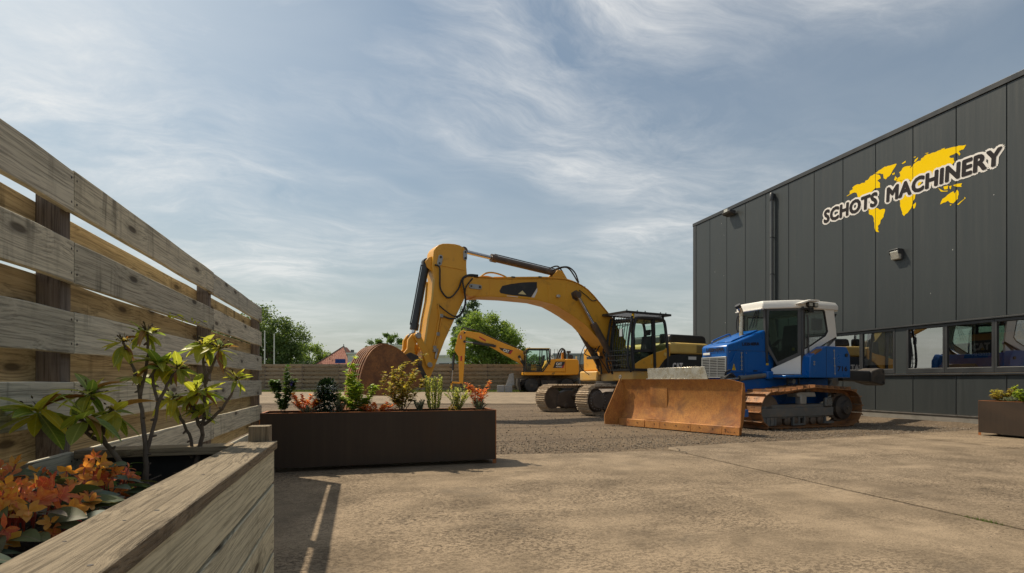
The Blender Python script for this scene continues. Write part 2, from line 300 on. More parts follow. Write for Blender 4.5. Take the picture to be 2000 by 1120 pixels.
def gravel():
    k = NT('gravel_ground'); v = k.vec()
    cells = k.voro(v, 42); cell2 = k.voro(k.vec(loc=(2, 2, 0)), 95)
    tone = k.n('ShaderNodeSeparateXYZ'); k.l(cells.outputs['Color'], tone.inputs[0])
    base = k.mix(k.ramp(tone.outputs[0], (0.1, 0), (0.9, 1)), (0.110, 0.080, 0.054), (0.235, 0.175, 0.118))
    dust = k.ramp(k.noise(v, 0.28, 7, 0.65, 0.6), (0.40, 0), (0.58, 1))
    base = k.mix(k.math('MULTIPLY', dust, 0.85), base, (0.225, 0.166, 0.108))
    worn = k.ramp(k.noise(k.vec((0.10, 1.9, 1), rot=(0, 0, R(14))), 1.0, 6, 0.6), (0.48, 0), (0.64, 0.8))
    base = k.mix(worn, base, (0.120, 0.086, 0.058))
    base = k.mix(k.ramp(cells.outputs['Distance'], (0.45, 0), (0.75, 0.6)), base, (0.05, 0.04, 0.03))
    # grass beyond the far concrete, only where grass grows
    k.set(base, 0.92, 0, 0.2)
    h = k.math('SUBTRACT', k.math('MULTIPLY', k.noise(v, 9, 6, 0.65), 0.7), k.math('ADD', k.math('MULTIPLY', cells.outputs['Distance'], 0.9), k.math('MULTIPLY', cell2.outputs['Distance'], 0.4)))
    k.bump(h, 0.9, 0.02); return k.m
gravel()
rich('stone', (0.27, 0.215, 0.155), (0.17, 0.135, 0.10), (0.36, 0.31, 0.24), 8, 12, rough=0.9, bump=0.3)
rich('bitumen', (0.030, 0.023, 0.016), (0.055, 0.042, 0.030), None, 12, 1, rough=0.95, bump=0.5, bs=60)
rich('meadow', (0.085, 0.115, 0.030), (0.13, 0.14, 0.045), (0.16, 0.13, 0.06), 0.6, 0.4, rough=0.95, bump=0.6, bs=20, bd=0.05)
# glass
def glass(name, tint, refl, rough=0.0, opac=0.0, body=(0.02, 0.03, 0.03)):
    k = NT(name); tr = k.n('ShaderNodeBsdfTransparent'); gl = k.n('ShaderNodeBsdfGlossy'); mx = k.n('ShaderNodeMixShader')
    tr.inputs[0].default_value = (*tint, 1); gl.inputs['Roughness'].default_value = rough
    lw = k.n('ShaderNodeLayerWeight'); lw.inputs[0].default_value = 0.25
    f = k.math('ADD', k.math('MULTIPLY', lw.outputs['Fresnel'], 0.6), refl)
    k.l(k.math('MINIMUM', f, 0.95), mx.inputs[0]); k.l(tr.outputs[0], mx.inputs[1]); k.l(gl.outputs[0], mx.inputs[2]); k.l(mx.outputs[0], k.out.inputs[0])
    return k.m
glass('pane_glass', (0.66, 0.66, 0.64), 0.54)
glass('cab_glass', (0.74, 0.86, 0.80), 0.01)
glass('cab_glass_dark', (0.42, 0.52, 0.46), 0.0)
# leaves: colour differs from leaf to leaf, light shines through
def leafmat(name, cols, trans=0.35, rough=0.45, per='ISLAND'):
    k = NT(name)
    if per == 'ISLAND': rv = k.n('ShaderNodeNewGeometry').outputs['Random Per Island']
    else: rv = k.n('ShaderNodeObjectInfo').outputs['Random']
    n = len(cols); st = [((i + 0.5) / n, c) for i, c in enumerate(cols)]
    c = k.ramp(rv, *st)
    c = k.mix(k.ramp(k.noise(k.vec(), 45, 3), (0.3, 0.25), (0.7, 0.0)), c, tuple(x * 0.6 for x in cols[0]))
    if per == 'OBJECT':      # pale midrib and thin side veins
        sp_ = k.n('ShaderNodeSeparateXYZ'); k.l(k.tc.outputs['Object'], sp_.inputs[0]); ay = k.math('ABSOLUTE', sp_.outputs[1])
        rib = k.ramp(ay, (0.006, 0.55), (0.022, 0.0)); c = k.mix(rib, c, tuple(min(1, x * 1.7 + 0.03) for x in cols[-1]))
        wv = k.n('ShaderNodeMath', operation='SINE'); k.l(k.math('MULTIPLY', k.math('SUBTRACT', sp_.outputs[0], k.math('MULTIPLY', ay, 0.9)), 60.0), wv.inputs[0])
        c = k.mix(k.ramp(wv.outputs[0], (0.86, 0.0), (1.0, 0.25)), c, tuple(min(1, x * 1.5) for x in cols[-1]))
        c = k.mix(k.ramp(k.noise(k.vec(rnd=9), 5, 4, 0.6), (0.50, 0.0), (0.70, 0.45)), c, cols[len(cols) // 2])
    k.set(c, rough, 0, 0.35)
    tl = k.n('ShaderNodeBsdfTranslucent'); mx = k.n('ShaderNodeMixShader'); mx.inputs[0].default_value = trans
    k.l(k.mix(1.0, c, (1.25, 1.2, 0.7), 'MULTIPLY'), tl.inputs[0]); k.l(k.p.outputs[0], mx.inputs[1]); k.l(tl.outputs[0], mx.inputs[2]); k.l(mx.outputs[0], k.out.inputs[0])
    return k.m
leafmat('leaf_rhodo', [(0.182, 0.281, 0.054), (0.319, 0.367, 0.054), (0.539, 0.515, 0.049), (0.245, 0.343, 0.085), (0.734, 0.613, 0.044), (0.391, 0.418, 0.098)], 0.55, 0.38, 'OBJECT')
leafmat('leaf_rhodo_brown', [(0.30, 0.13, 0.05), (0.36, 0.20, 0.06)], 0.35, 0.5, 'OBJECT')
leafmat('bud_dark', [(0.05, 0.035, 0.018), (0.09, 0.06, 0.02), (0.16, 0.13, 0.03)], 0.2, 0.6)
leafmat('bract_yellow', [(0.552, 0.439, 0.081), (0.423, 0.374, 0.081), (0.585, 0.488, 0.146)], 0.4, 0.5)
leafmat('petal_orange', [(0.70, 0.26, 0.05), (0.74, 0.40, 0.07), (0.62, 0.10, 0.06), (0.78, 0.50, 0.10), (0.58, 0.07, 0.06), (0.72, 0.22, 0.10)], 0.50, 0.4, 'OBJECT')
leafmat('leaf_begonia', [(0.055, 0.093, 0.053), (0.084, 0.115, 0.055), (0.112, 0.132, 0.041), (0.093, 0.066, 0.041)], 0.30, 0.55, 'OBJECT')
leafmat('leaf_green', [(0.065, 0.138, 0.033), (0.105, 0.187, 0.040), (0.163, 0.244, 0.048)], 0.35)
leafmat('leaf_dark', [(0.014, 0.034, 0.012), (0.022, 0.048, 0.018), (0.032, 0.062, 0.022)], 0.12, 0.22)
leafmat('leaf_lime', [(0.255, 0.392, 0.059), (0.392, 0.509, 0.068), (0.587, 0.608, 0.088), (0.196, 0.313, 0.059)], 0.50)
leafmat('leaf_gold', [(0.509, 0.431, 0.099), (0.313, 0.334, 0.078), (0.666, 0.529, 0.107), (0.196, 0.235, 0.068), (0.431, 0.235, 0.099)], 0.50, 0.4)
leafmat('leaf_flame', [(0.834, 0.236, 0.081), (0.689, 0.154, 0.072), (0.850, 0.381, 0.109), (0.435, 0.217, 0.072), (0.850, 0.507, 0.181)], 0.50)
leafmat('leaf_silver', [(0.260, 0.312, 0.227), (0.364, 0.403, 0.286), (0.195, 0.247, 0.156)], 0.25, 0.7)
leafmat('leaf_variegated', [(0.294, 0.373, 0.117), (0.587, 0.608, 0.274), (0.216, 0.294, 0.088), (0.705, 0.666, 0.196)], 0.50, 0.5)
leafmat('leaf_yellowflower', [(0.62, 0.46, 0.03), (0.55, 0.38, 0.03)], 0.4)
leafmat('petal_violet', [(0.10, 0.075, 0.40), (0.14, 0.09, 0.44)], 0.4)
leafmat('tree_mid', [(0.090, 0.158, 0.043), (0.131, 0.214, 0.056), (0.184, 0.275, 0.071), (0.110, 0.184, 0.048)], 0.45, 0.55)
leafmat('tree_willow', [(0.100, 0.158, 0.053), (0.144, 0.214, 0.068), (0.196, 0.261, 0.085)], 0.45, 0.6)
leafmat('tree_light', [(0.181, 0.278, 0.062), (0.255, 0.362, 0.083), (0.122, 0.206, 0.049), (0.316, 0.413, 0.110)], 0.50, 0.5)
leafmat('tree_dark', [(0.048, 0.086, 0.039), (0.071, 0.119, 0.048), (0.089, 0.141, 0.053)], 0.35, 0.55)
leafmat('grass_blade', [(0.09, 0.15, 0.025), (0.13, 0.19, 0.035), (0.16, 0.19, 0.05)], 0.35, 0.6)

# ------------------------------------------------------------------ mesh helpers
class MB:
    def __init__(s): s.v = []; s.f = []
    def add(s, vs, fs):
        o = len(s.v); s.v += [tuple(p) for p in vs]; s.f += [tuple(i + o for i in f) for f in fs]; return s
    def box(s, x0, x1, y0, y1, z0, z1):
        return s.add([(x0, y0, z0), (x1, y0, z0), (x1, y1, z0), (x0, y1, z0), (x0, y0, z1), (x1, y0, z1), (x1, y1, z1), (x0, y1, z1)],
                     [(0, 3, 2, 1), (4, 5, 6, 7), (0, 1, 5, 4), (1, 2, 6, 5), (2, 3, 7, 6), (3, 0, 4, 7)])
    def prism(s, pts, a, b, axis='y'):
        n = len(pts)
        mk = {'y': lambda p, t: (p[0], t, p[1]), 'x': lambda p, t: (t, p[0], p[1]), 'z': lambda p, t: (p[0], p[1], t)}[axis]
        return s.add([mk(p, a) for p in pts] + [mk(p, b) for p in pts],
                     [tuple(range(n)), tuple(range(2 * n - 1, n - 1, -1))] + [(i, i + n, (i + 1) % n + n, (i + 1) % n) for i in range(n)])
    def ring(s, outer, inner, a, b, axis='y'):
        n = len(outer)
        mk = {'y': lambda p, t: (p[0], t, p[1]), 'x': lambda p, t: (t, p[0], p[1]), 'z': lambda p, t: (p[0], p[1], t)}[axis]
        vs = [mk(p, a) for p in outer] + [mk(p, a) for p in inner] + [mk(p, b) for p in outer] + [mk(p, b) for p in inner]
        fs = []
        for i in range(n):
            j = (i + 1) % n
            fs += [(i, j, n + j, n + i), (2 * n + i, 3 * n + i, 3 * n + j, 2 * n + j), (i, 2 * n + i, 2 * n + j, j), (n + i, n + j, 3 * n + j, 3 * n + i)]
        return s.add(vs, fs)
    def cyl(s, p, q, r, r2=None, n=14, caps=True):
        p = Vector(p); q = Vector(q); r2 = r if r2 is None else r2; d = (q - p).normalized()
        u = d.orthogonal().normalized(); w = d.cross(u)
        vs = [p + (u * math.cos(2 * PI * i / n) + w * math.sin(2 * PI * i / n)) * r for i in range(n)] + [q + (u * math.cos(2 * PI * i / n) + w * math.sin(2 * PI * i / n)) * r2 for i in range(n)]
        fs = [(i, (i + 1) % n, (i + 1) % n + n, i + n) for i in range(n)]
        if caps: fs += [tuple(range(n - 1, -1, -1)), tuple(range(n, 2 * n))]
        return s.add(vs, fs)
    def tube(s, path, r, n=7, taper=None):
        P = [Vector(p) for p in path]; m = len(P); vs = []; u = None
        for i, p in enumerate(P):
            d = (P[min(i + 1, m - 1)] - P[max(i - 1, 0)]).normalized()
            u = d.orthogonal().normalized() if u is None else (u - d * u.dot(d)).normalized()
            w = d.cross(u); rr = r if taper is None else r + (taper - r) * i / max(1, m - 1)
            if isinstance(r, (list, tuple)): rr = r[i]
            vs += [p + (u * math.cos(2 * PI * k / n) + w * math.sin(2 * PI * k / n)) * rr for k in range(n)]
        fs = [(i * n + k, i * n + (k + 1) % n, (i + 1) * n + (k + 1) % n, (i + 1) * n + k) for i in range(m - 1) for k in range(n)]
        fs += [tuple(range(n - 1, -1, -1)), tuple(range((m - 1) * n, m * n))]
        return s.add(vs, fs)
    def lathe(s, prof, c, axis='y', n=24):   # prof: (radius, offset) along axis
        vs = []; m = len(prof)
        for r, t in prof:
            for k in range(n):
                a = 2 * PI * k / n; A, B = r * math.cos(a), r * math.sin(a)
                vs.append((c[0] + A, c[1] + t, c[2] + B) if axis == 'y' else (c[0] + A, c[1] + B, c[2] + t) if axis == 'z' else (c[0] + t, c[1] + A, c[2] + B))
        fs = [(i * n + k, i * n + (k + 1) % n, (i + 1) * n + (k + 1) % n, (i + 1) * n + k) for i in range(m - 1) for k in range(n)]
        fs += [tuple(range(n)), tuple(range((m - 1) * n, m * n))]
        return s.add(vs, fs)
    def beam(s, p, q, w, h, up=(0, 0, 1)):
        p = Vector(p); q = Vector(q); d = (q - p).normalized(); up = Vector(up)
        if abs(d.dot(up)) > 0.98: up = Vector((1, 0, 0))
        x = d.cross(up).normalized(); z = x.cross(d)
        vs = [c + x * (sx * w / 2) + z * (sz * h / 2) for c in (p, q) for sx, sz in ((-1, -1), (1, -1), (1, 1), (-1, 1))]
        return s.add(vs, [(0, 1, 2, 3), (7, 6, 5, 4), (0, 4, 5, 1), (1, 5, 6, 2), (2, 6, 7, 3), (3, 7, 4, 0)])
    def mesh(s, name, mat=None, smooth=0, fix=True, weld=False):
        me = bpy.data.meshes.new(name); me.from_pydata(s.v, [], s.f)
        if fix:
            bm = bmesh.new(); bm.from_mesh(me)
            if weld: bmesh.ops.remove_doubles(bm, verts=bm.verts, dist=1e-4)
            bmesh.ops.recalc_face_normals(bm, faces=bm.faces); bm.to_mesh(me); bm.free()
        if mat: me.materials.append(M_[mat])
        if smooth:
            me.polygons.foreach_set('use_smooth', [True] * len(me.polygons)); me.set_sharp_from_angle(angle=R(smooth))
        me.update(); return me
    def build(s, name, mat, parent=None, bevel=0, smooth=35, fix=True, segs=2, **k):
        o = inst(s.mesh(name, mat, smooth, fix), name, parent, **k)
        if bevel:
            b = o.modifiers.new('bevel', 'BEVEL'); b.width = bevel; b.segments = segs; b.limit_method = 'ANGLE'; b.angle_limit = R(35)
            b.harden_normals = False
        return o
def inst(me, name, parent=None, loc=None, rot=None, scale=None, mat4=None):
    o = bpy.data.objects.new(name, me); COL.objects.link(o)
    if parent: o.parent = parent
    if mat4 is not None: o.matrix_basis = mat4
    if loc is not None: o.location = loc
    if rot is not None: o.rotation_euler = rot
    if scale is not None: o.scale = scale
    return o
def tag(o, label, cat, group=None):
    o['label'] = label; o['category'] = cat
    if group: o['group'] = group
    return o
def thing(name, label, cat, loc=(0, 0, 0), rz=0.0, group=None):
    o = inst(None, name, None, loc, (0, 0, rz)); o.empty_display_size = 0.2
    return tag(o, label, cat, group)
def struct(o): o['kind'] = 'structure'; return o
def stuff(o): o['kind'] = 'stuff'; return o
def children(o): return [c for c in bpy.data.objects if c.parent == o]
def copy_tree(o, parent=None):
    kids = children(o); c = o.copy(); COL.objects.link(c); c.parent = parent
    for ch in kids: copy_tree(ch, c)
    return c
def text_mesh(body, width, height, name, mat, bold=0.03, shear=0.0, spacing=1.0, ring=1):
    # bold: stroke growth as a share of the letter height, made of shifted copies a hair apart in depth
    cu = bpy.data.curves.new(name, 'FONT'); cu.body = body; cu.size = 1.0; cu.shear = shear; cu.space_character = spacing; cu.resolution_u = 3
    o = bpy.data.objects.new(name, cu); COL.objects.link(o)
    bpy.context.view_layer.update()
    me = bpy.data.meshes.new_from_object(o.evaluated_get(bpy.context.evaluated_depsgraph_get()))
    bpy.data.objects.remove(o)
    xs = [v.co.x for v in me.vertices]; ys = [v.co.y for v in me.vertices]; x0, x1, y0, y1 = min(xs), max(xs), min(ys), max(ys)
    g = bold * height; sx = (width - 2 * g) / (x1 - x0); sy = (height - 2 * g) / (y1 - y0)
    P = [((v.co.x - (x0 + x1) / 2) * sx, (v.co.y - (y0 + y1) / 2) * sy) for v in me.vertices]; F = [tuple(q.vertices) for q in me.polygons]
    bpy.data.meshes.remove(me); b = MB(); k = 0
    for q in range(ring + 1):
        n = 1 if q == 0 else 12
        for a in range(n):
            dx, dy = g * q / ring * math.cos(2 * PI * a / n), g * q / ring * math.sin(2 * PI * a / n); k += 1
            b.add([(x + dx, y + dy, -0.00012 * k) for x, y in P], F)
    return b.mesh(name, mat, 0, fix=False)
def rot_to(xa, ya, za, loc=(0, 0, 0)):
    m = Matrix((Vector(xa), Vector(ya), Vector(za))).transposed().to_4x4(); m.translation = Vector(loc); return m
def smoothpath(pts, n=6):   # Catmull-Rom through the points
    P = [Vector(p) for p in pts]; P = [2 * P[0] - P[1]] + P + [2 * P[-1] - P[-2]]; out = []
    for i in range(1, len(P) - 2):
        a, b, c, d = P[i - 1:i + 3]
        for k in range(n):
            t = k / n
            out.append(0.5 * (2 * b + (c - a) * t + (2 * a - 5 * b + 4 * c - d) * t * t + (3 * b - a - 3 * c + d) * t ** 3))
    return out + [P[-2]]
def cdepth(x, y): return x * math.sin(YAW) + y * math.cos(YAW)
def gz(x, y):      # the yard rises a little towards the far fence
    t = min(1, max(0, (cdepth(x, y) - 19) / 13)); return 0.28 * t * t * (3 - 2 * t)
def at(u, d):      # a spot on the ground at depth d along the viewing axis, u to its right
    return (u * math.cos(YAW) + d * math.sin(YAW), -u * math.sin(YAW) + d * math.cos(YAW))
# ------------------------------------------------------------------ ground, yard, paving
def ground_sheet():
    b = MB(); us = [-900, -400, -150, -70] + list(range(-40, 61, 4)) + [80, 150, 400, 900]
    ds = [-60, -20] + [x for x in range(-8, 44, 2)] + [50, 60, 80, 120, 250, 600, 1500]
    for d in ds:
        for u in us:
            x, y = at(u, d); w = 0.012 * mnoise.noise((x * 0.5, y * 0.5, 0)) if 9 < d < 40 else 0
            b.v.append((x, y, gz(x, y) - 0.022 + w))
    n = len(us); b.f = [(j * n + i, j * n + i + 1, (j + 1) * n + i + 1, (j + 1) * n + i) for j in range(len(ds) - 1) for i in range(n - 1)]
    return struct(b.build('ground', 'gravel_ground', smooth=180, fix=False))
ground_sheet()
rnd = random.Random(3)
pave = struct(inst(None, 'pavement')); pave.empty_display_size = 0.2
def slab(x0, x1, edge):
    # edge: far-side outline (x, y) from x0 to x1, worn and crumbly
    pts = []
    for (ax, ay), (bx_, by_) in zip(edge[:-1], edge[1:]):
        n = max(2, int(abs(bx_ - ax) / 0.12))
        for i in range(n):
            t = i / n; x = ax + (bx_ - ax) * t
            pts.append((x, ay + (by_ - ay) * t + 0.05 * mnoise.noise((x * 2.1, 3, 1)) + 0.03 * mnoise.noise((x * 9, 7, 1))))
    pts.append(edge[-1])
    def side(x, ya, yb):
        n = int(abs(yb - ya) / 0.10); return [(x + 0.010 * mnoise.noise((x * 5, (ya + (yb - ya) * i / n) * 6, 0)), ya + (yb - ya) * i / n) for i in range(1, n)]
    out = [(x0, -9)] + side(x0, -9, edge[0][1]) + pts + side(x1, edge[-1][1], -9) + [(x1, -9)]
    b = MB(); n = len(out)
    b.v = [(x, y, 0) for x, y in out] + [(x, y, -0.12) for x, y in out]
    b.f = [tuple(range(n))] + [(i, i + n, (i + 1) % n + n, (i + 1) % n) for i in range(n)]
    me = b.mesh('slab', 'concrete_slab', 0)
    return inst(me, 'slab', pave)
slab(-9.0, 4.743, [(-9.0, 8.35), (-1.2, 8.0), (1.9, 7.74), (3.2, 7.52), (4.55, 7.42), (4.743, 7.30)])
slab(4.792, 10.277, [(4.792, 7.55), (4.95, 7.78), (6.4, 7.95), (8.0, 8.05), (10.277, 8.30)])
slab(10.314, 14.45, [(10.314, 8.32), (12.6, 8.5), (14.45, 8.65)])
jb = MB()
for x in (4.767, 10.295): jb.box(x - 0.032, x + 0.032, -9, 7.4, -0.1, -0.009)
jb.build('joint_filler', 'bitumen', pave)
# hairline crack that branches off the joint near the slab edge
ck = MB(); cp = [(4.79, 7.05), (4.86, 7.2), (4.83, 7.33), (4.93, 7.45), (4.97, 7.6)]
for i in range(len(cp) - 1):
    ck.beam((*cp[i], 0.001), (*cp[i + 1], 0.001), 0.012, 0.006)
ck.build('crack', 'bitumen', pave)
# the paler concrete lane in front of the far fence
b = MB(); us = list(range(-44, 61, 4)); ds = [23.2, 25, 27, 29, 31, 33, 35, 36.4]
for d in ds:
    for u in us:
        dd = d + (0.35 * mnoise.noise((u * 0.7, 1, 0)) if d == 23.2 else 0); x, y = at(u, dd); b.v.append((x, y, gz(x, y) + 0.006))
n = len(us); b.f = [(j * n + i, j * n + i + 1, (j + 1) * n + i + 1, (j + 1) * n + i) for j in range(len(ds) - 1) for i in range(n - 1)]
struct(b.build('road', 'concrete_far', smooth=180, fix=False))
# verge of rough grass under the far fence and the meadow beyond
b = MB(); us = [-400, -150] + list(range(-60, 81, 10)) + [150, 400]; ds = [36.4, 38, 45, 60, 100, 300, 900]
for d in ds:
    for u in us: x, y = at(u, d); b.v.append((x, y, gz(x, y) + 0.002))
n = len(us); b.f = [(j * n + i, j * n + i + 1, (j + 1) * n + i + 1, (j + 1) * n + i) for j in range(len(ds) - 1) for i in range(n - 1)]
struct(b.build('field', 'meadow', smooth=180, fix=False))
def blades(name, spots, h, w, label, parent=None):
    b = MB(); rr = random.Random(11)
    for x, y, z in spots:
        a = rr.uniform(0, 2 * PI); hh = h * rr.uniform(0.5, 1.2); dx, dy = math.cos(a) * w, math.sin(a) * w; lx, ly = rr.uniform(-1, 1) * hh * 0.45, rr.uniform(-1, 1) * hh * 0.45
        b.add([(x - dx, y - dy, z), (x + dx, y + dy, z), (x + lx, y + ly, z + hh)], [(0, 1, 2)])
    o = stuff(b.build(name, 'grass_blade', parent, smooth=0, fix=False)); return tag(o, label, 'grass')
sp = []
for i in range(9000):
    u = rnd.uniform(-24, 22); d = 36.5 + abs(rnd.gauss(0, 0.55)); x, y = at(u, d); sp.append((x, y, gz(x, y)))
blades('grass', sp, 0.16, 0.022, 'strip of rough green grass along the foot of the far plank fence')
sp = [(4.767 + rnd.uniform(-0.03, 0.03), 3.05 + rnd.gauss(0, 0.07), -0.01) for i in range(130)]
blades('grass', sp, 0.03, 0.003, 'tiny tuft of grass growing in the concrete joint')
# loose stones along the slab edge, across the gravel and heaped along the foot of the hall
def stones():
    b = MB(); rr = random.Random(5)
    base = [Vector(p) for p in ((1, 0, 0), (-1, 0, 0), (0, 1, 0), (0, -1, 0), (0, 0, 1), (0, 0, -1))]
    fs = [(0, 2, 4), (2, 1, 4), (1, 3, 4), (3, 0, 4), (2, 0, 5), (1, 2, 5), (3, 1, 5), (0, 3, 5)]
    def put(x, y, s, z=None):
        m = Matrix.Rotation(rr.uniform(0, 6.3), 3, 'Z') @ Matrix.Rotation(rr.uniform(0, 6.3), 3, 'X')
        z = gz(x, y) - 0.012 if z is None else z
        b.add([Vector((x, y, z)) + m @ Vector((p.x * s * rr.uniform(0.6, 1.3), p.y * s * rr.uniform(0.6, 1.2), p.z * s * rr.uniform(0.4, 0.9))) for p in base], fs)
    for i in range(5200):
        x = rr.uniform(1.2, 14.2); e = 7.75 if x < 4.8 else 7.9 + (x - 4.8) * 0.075
        y = e + abs(rr.gauss(0, 1.1)) - 0.03; put(x, y, rr.uniform(0.006, 0.018))
    for i in range(2600): put(rr.uniform(2, 14), rr.uniform(8, 19), rr.uniform(0.009, 0.024))
    for i in range(2200):
        y = rr.uniform(8.6, 19); x = 14.42 - abs(rr.gauss(0, 0.42)); put(x, y, rr.uniform(0.012, 0.04), 0.05 * max(0, 1 - (14.5 - x) / 0.8) * rr.random() - 0.01)
    for i in range(260): put(rr.uniform(-0.5, 12), rr.uniform(2.2, 7.4), rr.uniform(0.003, 0.008), 0.002)
    return tag(stuff(b.build('gravel', 'stone', smooth=0, fix=False)), 'loose grey-brown gravel stones scattered over the yard', 'gravel')
stones()
# low ridge of dug soil along the foot of the hall
b = MB(); ys = [8.55 + 0.25 * i for i in range(48)]
for y in ys:
    for k, (dx, h) in enumerate(((-1.15, -0.02), (-0.75, 0.02), (-0.45, 0.06), (-0.2, 0.05), (0.03, 0.03))):
        n1 = mnoise.noise((y * 1.3, k * 0.7, 2)); b.v.append((14.5 + dx + 0.12 * n1, y, h + (0.035 * n1 if 0 < k < 4 else 0) - (0.03 if y < 8.7 else 0)))
b.f = [(j * 5 + i, j * 5 + i + 1, (j + 1) * 5 + i + 1, (j + 1) * 5 + i) for j in range(len(ys) - 1) for i in range(4)]
struct(b.build('soil_ground', 'gravel_ground', smooth=180, fix=False))
# ------------------------------------------------------------------ the hall
WX = 14.6
hall = thing('industrial_hall', 'large dark grey panel-clad industrial hall with a row of low windows', 'building', (WX, 12, 0))
JT = [20.92 - 1.1005 * i for i in range(26)]      # panel joints along the wall, y
JT[0] = 20.9
L = lambda x, y, z: (x - WX, y - 12, z)
def wall_panel(y0, y1, z0, z1, name='panel'):
    b = MB(); g = 0.006; a0, a1 = min(y0, y1) + g, max(y0, y1) - g
    e = 0.009
    vs = [(0.06, a0, z0), (0.06, a1, z0), (0.06, a1, z1), (0.06, a0, z1), (e, a0, z0), (e, a1, z0), (e, a1, z1), (e, a0, z1), (0, a0 + e, z0), (0, a1 - e, z0), (0, a1 - e, z1), (0, a0 + e, z1)]
    fs = [(0, 1, 2, 3), (8, 11, 10, 9), (4, 8, 9, 5, 1, 0), (3, 2, 6, 10, 11, 7), (0, 3, 7, 4), (4, 7, 11, 8), (5, 9, 10, 6), (1, 5, 6, 2)]
    vs = [(x, y - (a0 + a1) / 2, z) for x, y, z in vs]
    b.add(vs, fs); return b.build(name, 'cladding', hall, smooth=0, loc=(0, (a0 + a1) / 2 - 12, 0))
for i in range(len(JT) - 1):
    wall_panel(JT[i], JT[i + 1], 2.635, 8.06)
    wall_panel(JT[i], JT[i + 1], 0.235, 1.235)
# carcass behind the panels: side walls, back, roof
b = MB()
b.box(0.075, 0.16, -20, 8.88, 2.64, 8.1); b.box(0.075, 0.16, -20, 8.88, 0.0, 1.23); b.build('inner_wall', 'inside_wall', hall)
b = MB(); b.box(0.0, 18, 8.885, 9.0, 0.0, 8.1); b.box(0.17, 18, -20, -19.8, 0, 8.1); b.box(17.8, 18, -19.7, 8.8, 0, 8.1); b.build('end_wall', 'cladding', hall)
b = MB(); b.box(0.17, 17.7, -19.7, 8.8, 7.7, 8.0); b.build('roof', 'inside_wall', hall)
b = MB(); b.box(0.17, 17.7, -19.7, 8.8, -0.08, 0.03); b.build('hall_floor', 'floor_grey', hall)
b = MB(); b.box(-0.03, 0.3, -20.05, 9.03, 8.075, 8.21); b.build('roof_trim', 'trim_grey', hall, bevel=0.008)
b = MB(); b.box(-0.018, 0.10, 8.80, 9.012, 0.2, 8.07); b.build('corner_trim', 'trim_grey', hall, bevel=0.006)
b = MB(); b.box(-0.012, 0.07, -20, 8.795, -0.1, 0.19); b.build('plinth', 'plinth', hall)
b = MB(); b.box(-0.035, 0.06, -20, 8.795, 0.195, 0.225); b.build('base_drip', 'steel', hall)
b = MB(); b.box(-0.045, 0.07, -20, 8.795, 2.585, 2.625); b.build('window_drip', 'trim_grey', hall, bevel=0.004)
b = MB(); b.box(-0.055, 0.07, -20, 8.795, 1.24, 1.285); b.build('window_sill', 'trim_grey', hall, bevel=0.004)
# window band: frames with mullions, opaque posts between the groups
wins = [(13.62, 12.59, 0), (12.59, 11.53, 1), (11.20, 10.19, 0), (10.19, 9.07, 0), (9.07, 7.95, 1), (7.62, 6.55, 0), (6.55, 5.45, 0), (5.45, 4.35, 1)]
wins += [(14.70, 13.62, 0), (15.8, 14.70, 0)]
for ya, yb, _ in wins:
    y0, y1 = yb, ya; w = inst(None, 'window', hall, loc=(0, (y0 + y1) / 2 - 12, 0)); h = (y1 - y0) / 2
    fr = MB(); o = [(-h + .002, 1.295), (h - .002, 1.295), (h - .002, 2.575), (-h + .002, 2.575)]; i_ = [(-h + 0.055, 1.425), (h - 0.055, 1.425), (h - 0.055, 2.505), (-h + 0.055, 2.505)]
    fr.ring(o, i_, 0.0, 0.075, 'x'); fr.build('frame', 'trim_grey', w, bevel=0.006)
    gb = MB(); gb.ring([(-h + .05, 1.42), (h - .05, 1.42), (h - .05, 2.51), (-h + .05, 2.51)], [(-h + .068, 1.436), (h - .068, 1.436), (h - .068, 2.494), (-h + .068, 2.494)], 0.032, 0.05, 'x'); gb.build('gasket', 'rubber', w)
    p = MB(); p.add([(0.041, -h + .056, 1.426), (0.041, h - .056, 1.426), (0.041, h - .056, 2.504), (0.041, -h + .056, 2.504)], [(0, 3, 2, 1)]); p.build('pane', 'pane_glass', w, smooth=0, fix=False)
for ya, yb in ((11.53, 11.20), (7.95, 7.62), (4.35, -8.0), (20.78, 15.8)):
    b = MB(); b.box(0.012, 0.07, yb - 12 + 0.004, ya - 12 - 0.004, 1.29, 2.58); b.build('window_post', 'cladding', hall, bevel=0.004)
# inside: far wall paint, white sheet added behind one pane as its sky reflection
b = MB(); b.box(0.062, 0.066, 12.56 - 13.0, 12.57 - 12.0 - 0.03 - 0.0, 1.55, 2.55)
bl = tag(b.build('reflection_sheet', 'white_paint'), 'pale sheet added as sky reflection behind the second window pane of the hall', 'sheet'); bl.location = (WX, 12, 0)
# rain pipe
dp = thing('downpipe', 'tall grey rain downpipe fixed to the front of the dark hall', 'pipe', (WX - 0.11, 16.1, 0))
b = MB(); b.cyl((0, 0, 0.15), (0, 0, 7.86), 0.062, n=20); b.build('pipe', 'metal_grey', dp)
b = MB(); b.lathe([(0.075, 7.66), (0.082, 7.7), (0.082, 7.90), (0.05, 7.95)], (0, 0, 0), 'z', 20); b.box(-0.02, 0.16, -0.05, 0.05, 7.80, 7.92); b.build('outlet_head', 'trim_grey', dp)
for z in (1.9, 3.6, 4.96, 6.3):
    b = MB(); b.lathe([(0.066, z), (0.069, z + .004), (0.069, z + 0.04), (0.066, z + .044)], (0, 0, 0), 'z', 20); b.box(0.05, 0.12, -0.015, 0.015, z + .005, z + 0.035); b.build('pipe_clamp', 'trim_grey', dp)
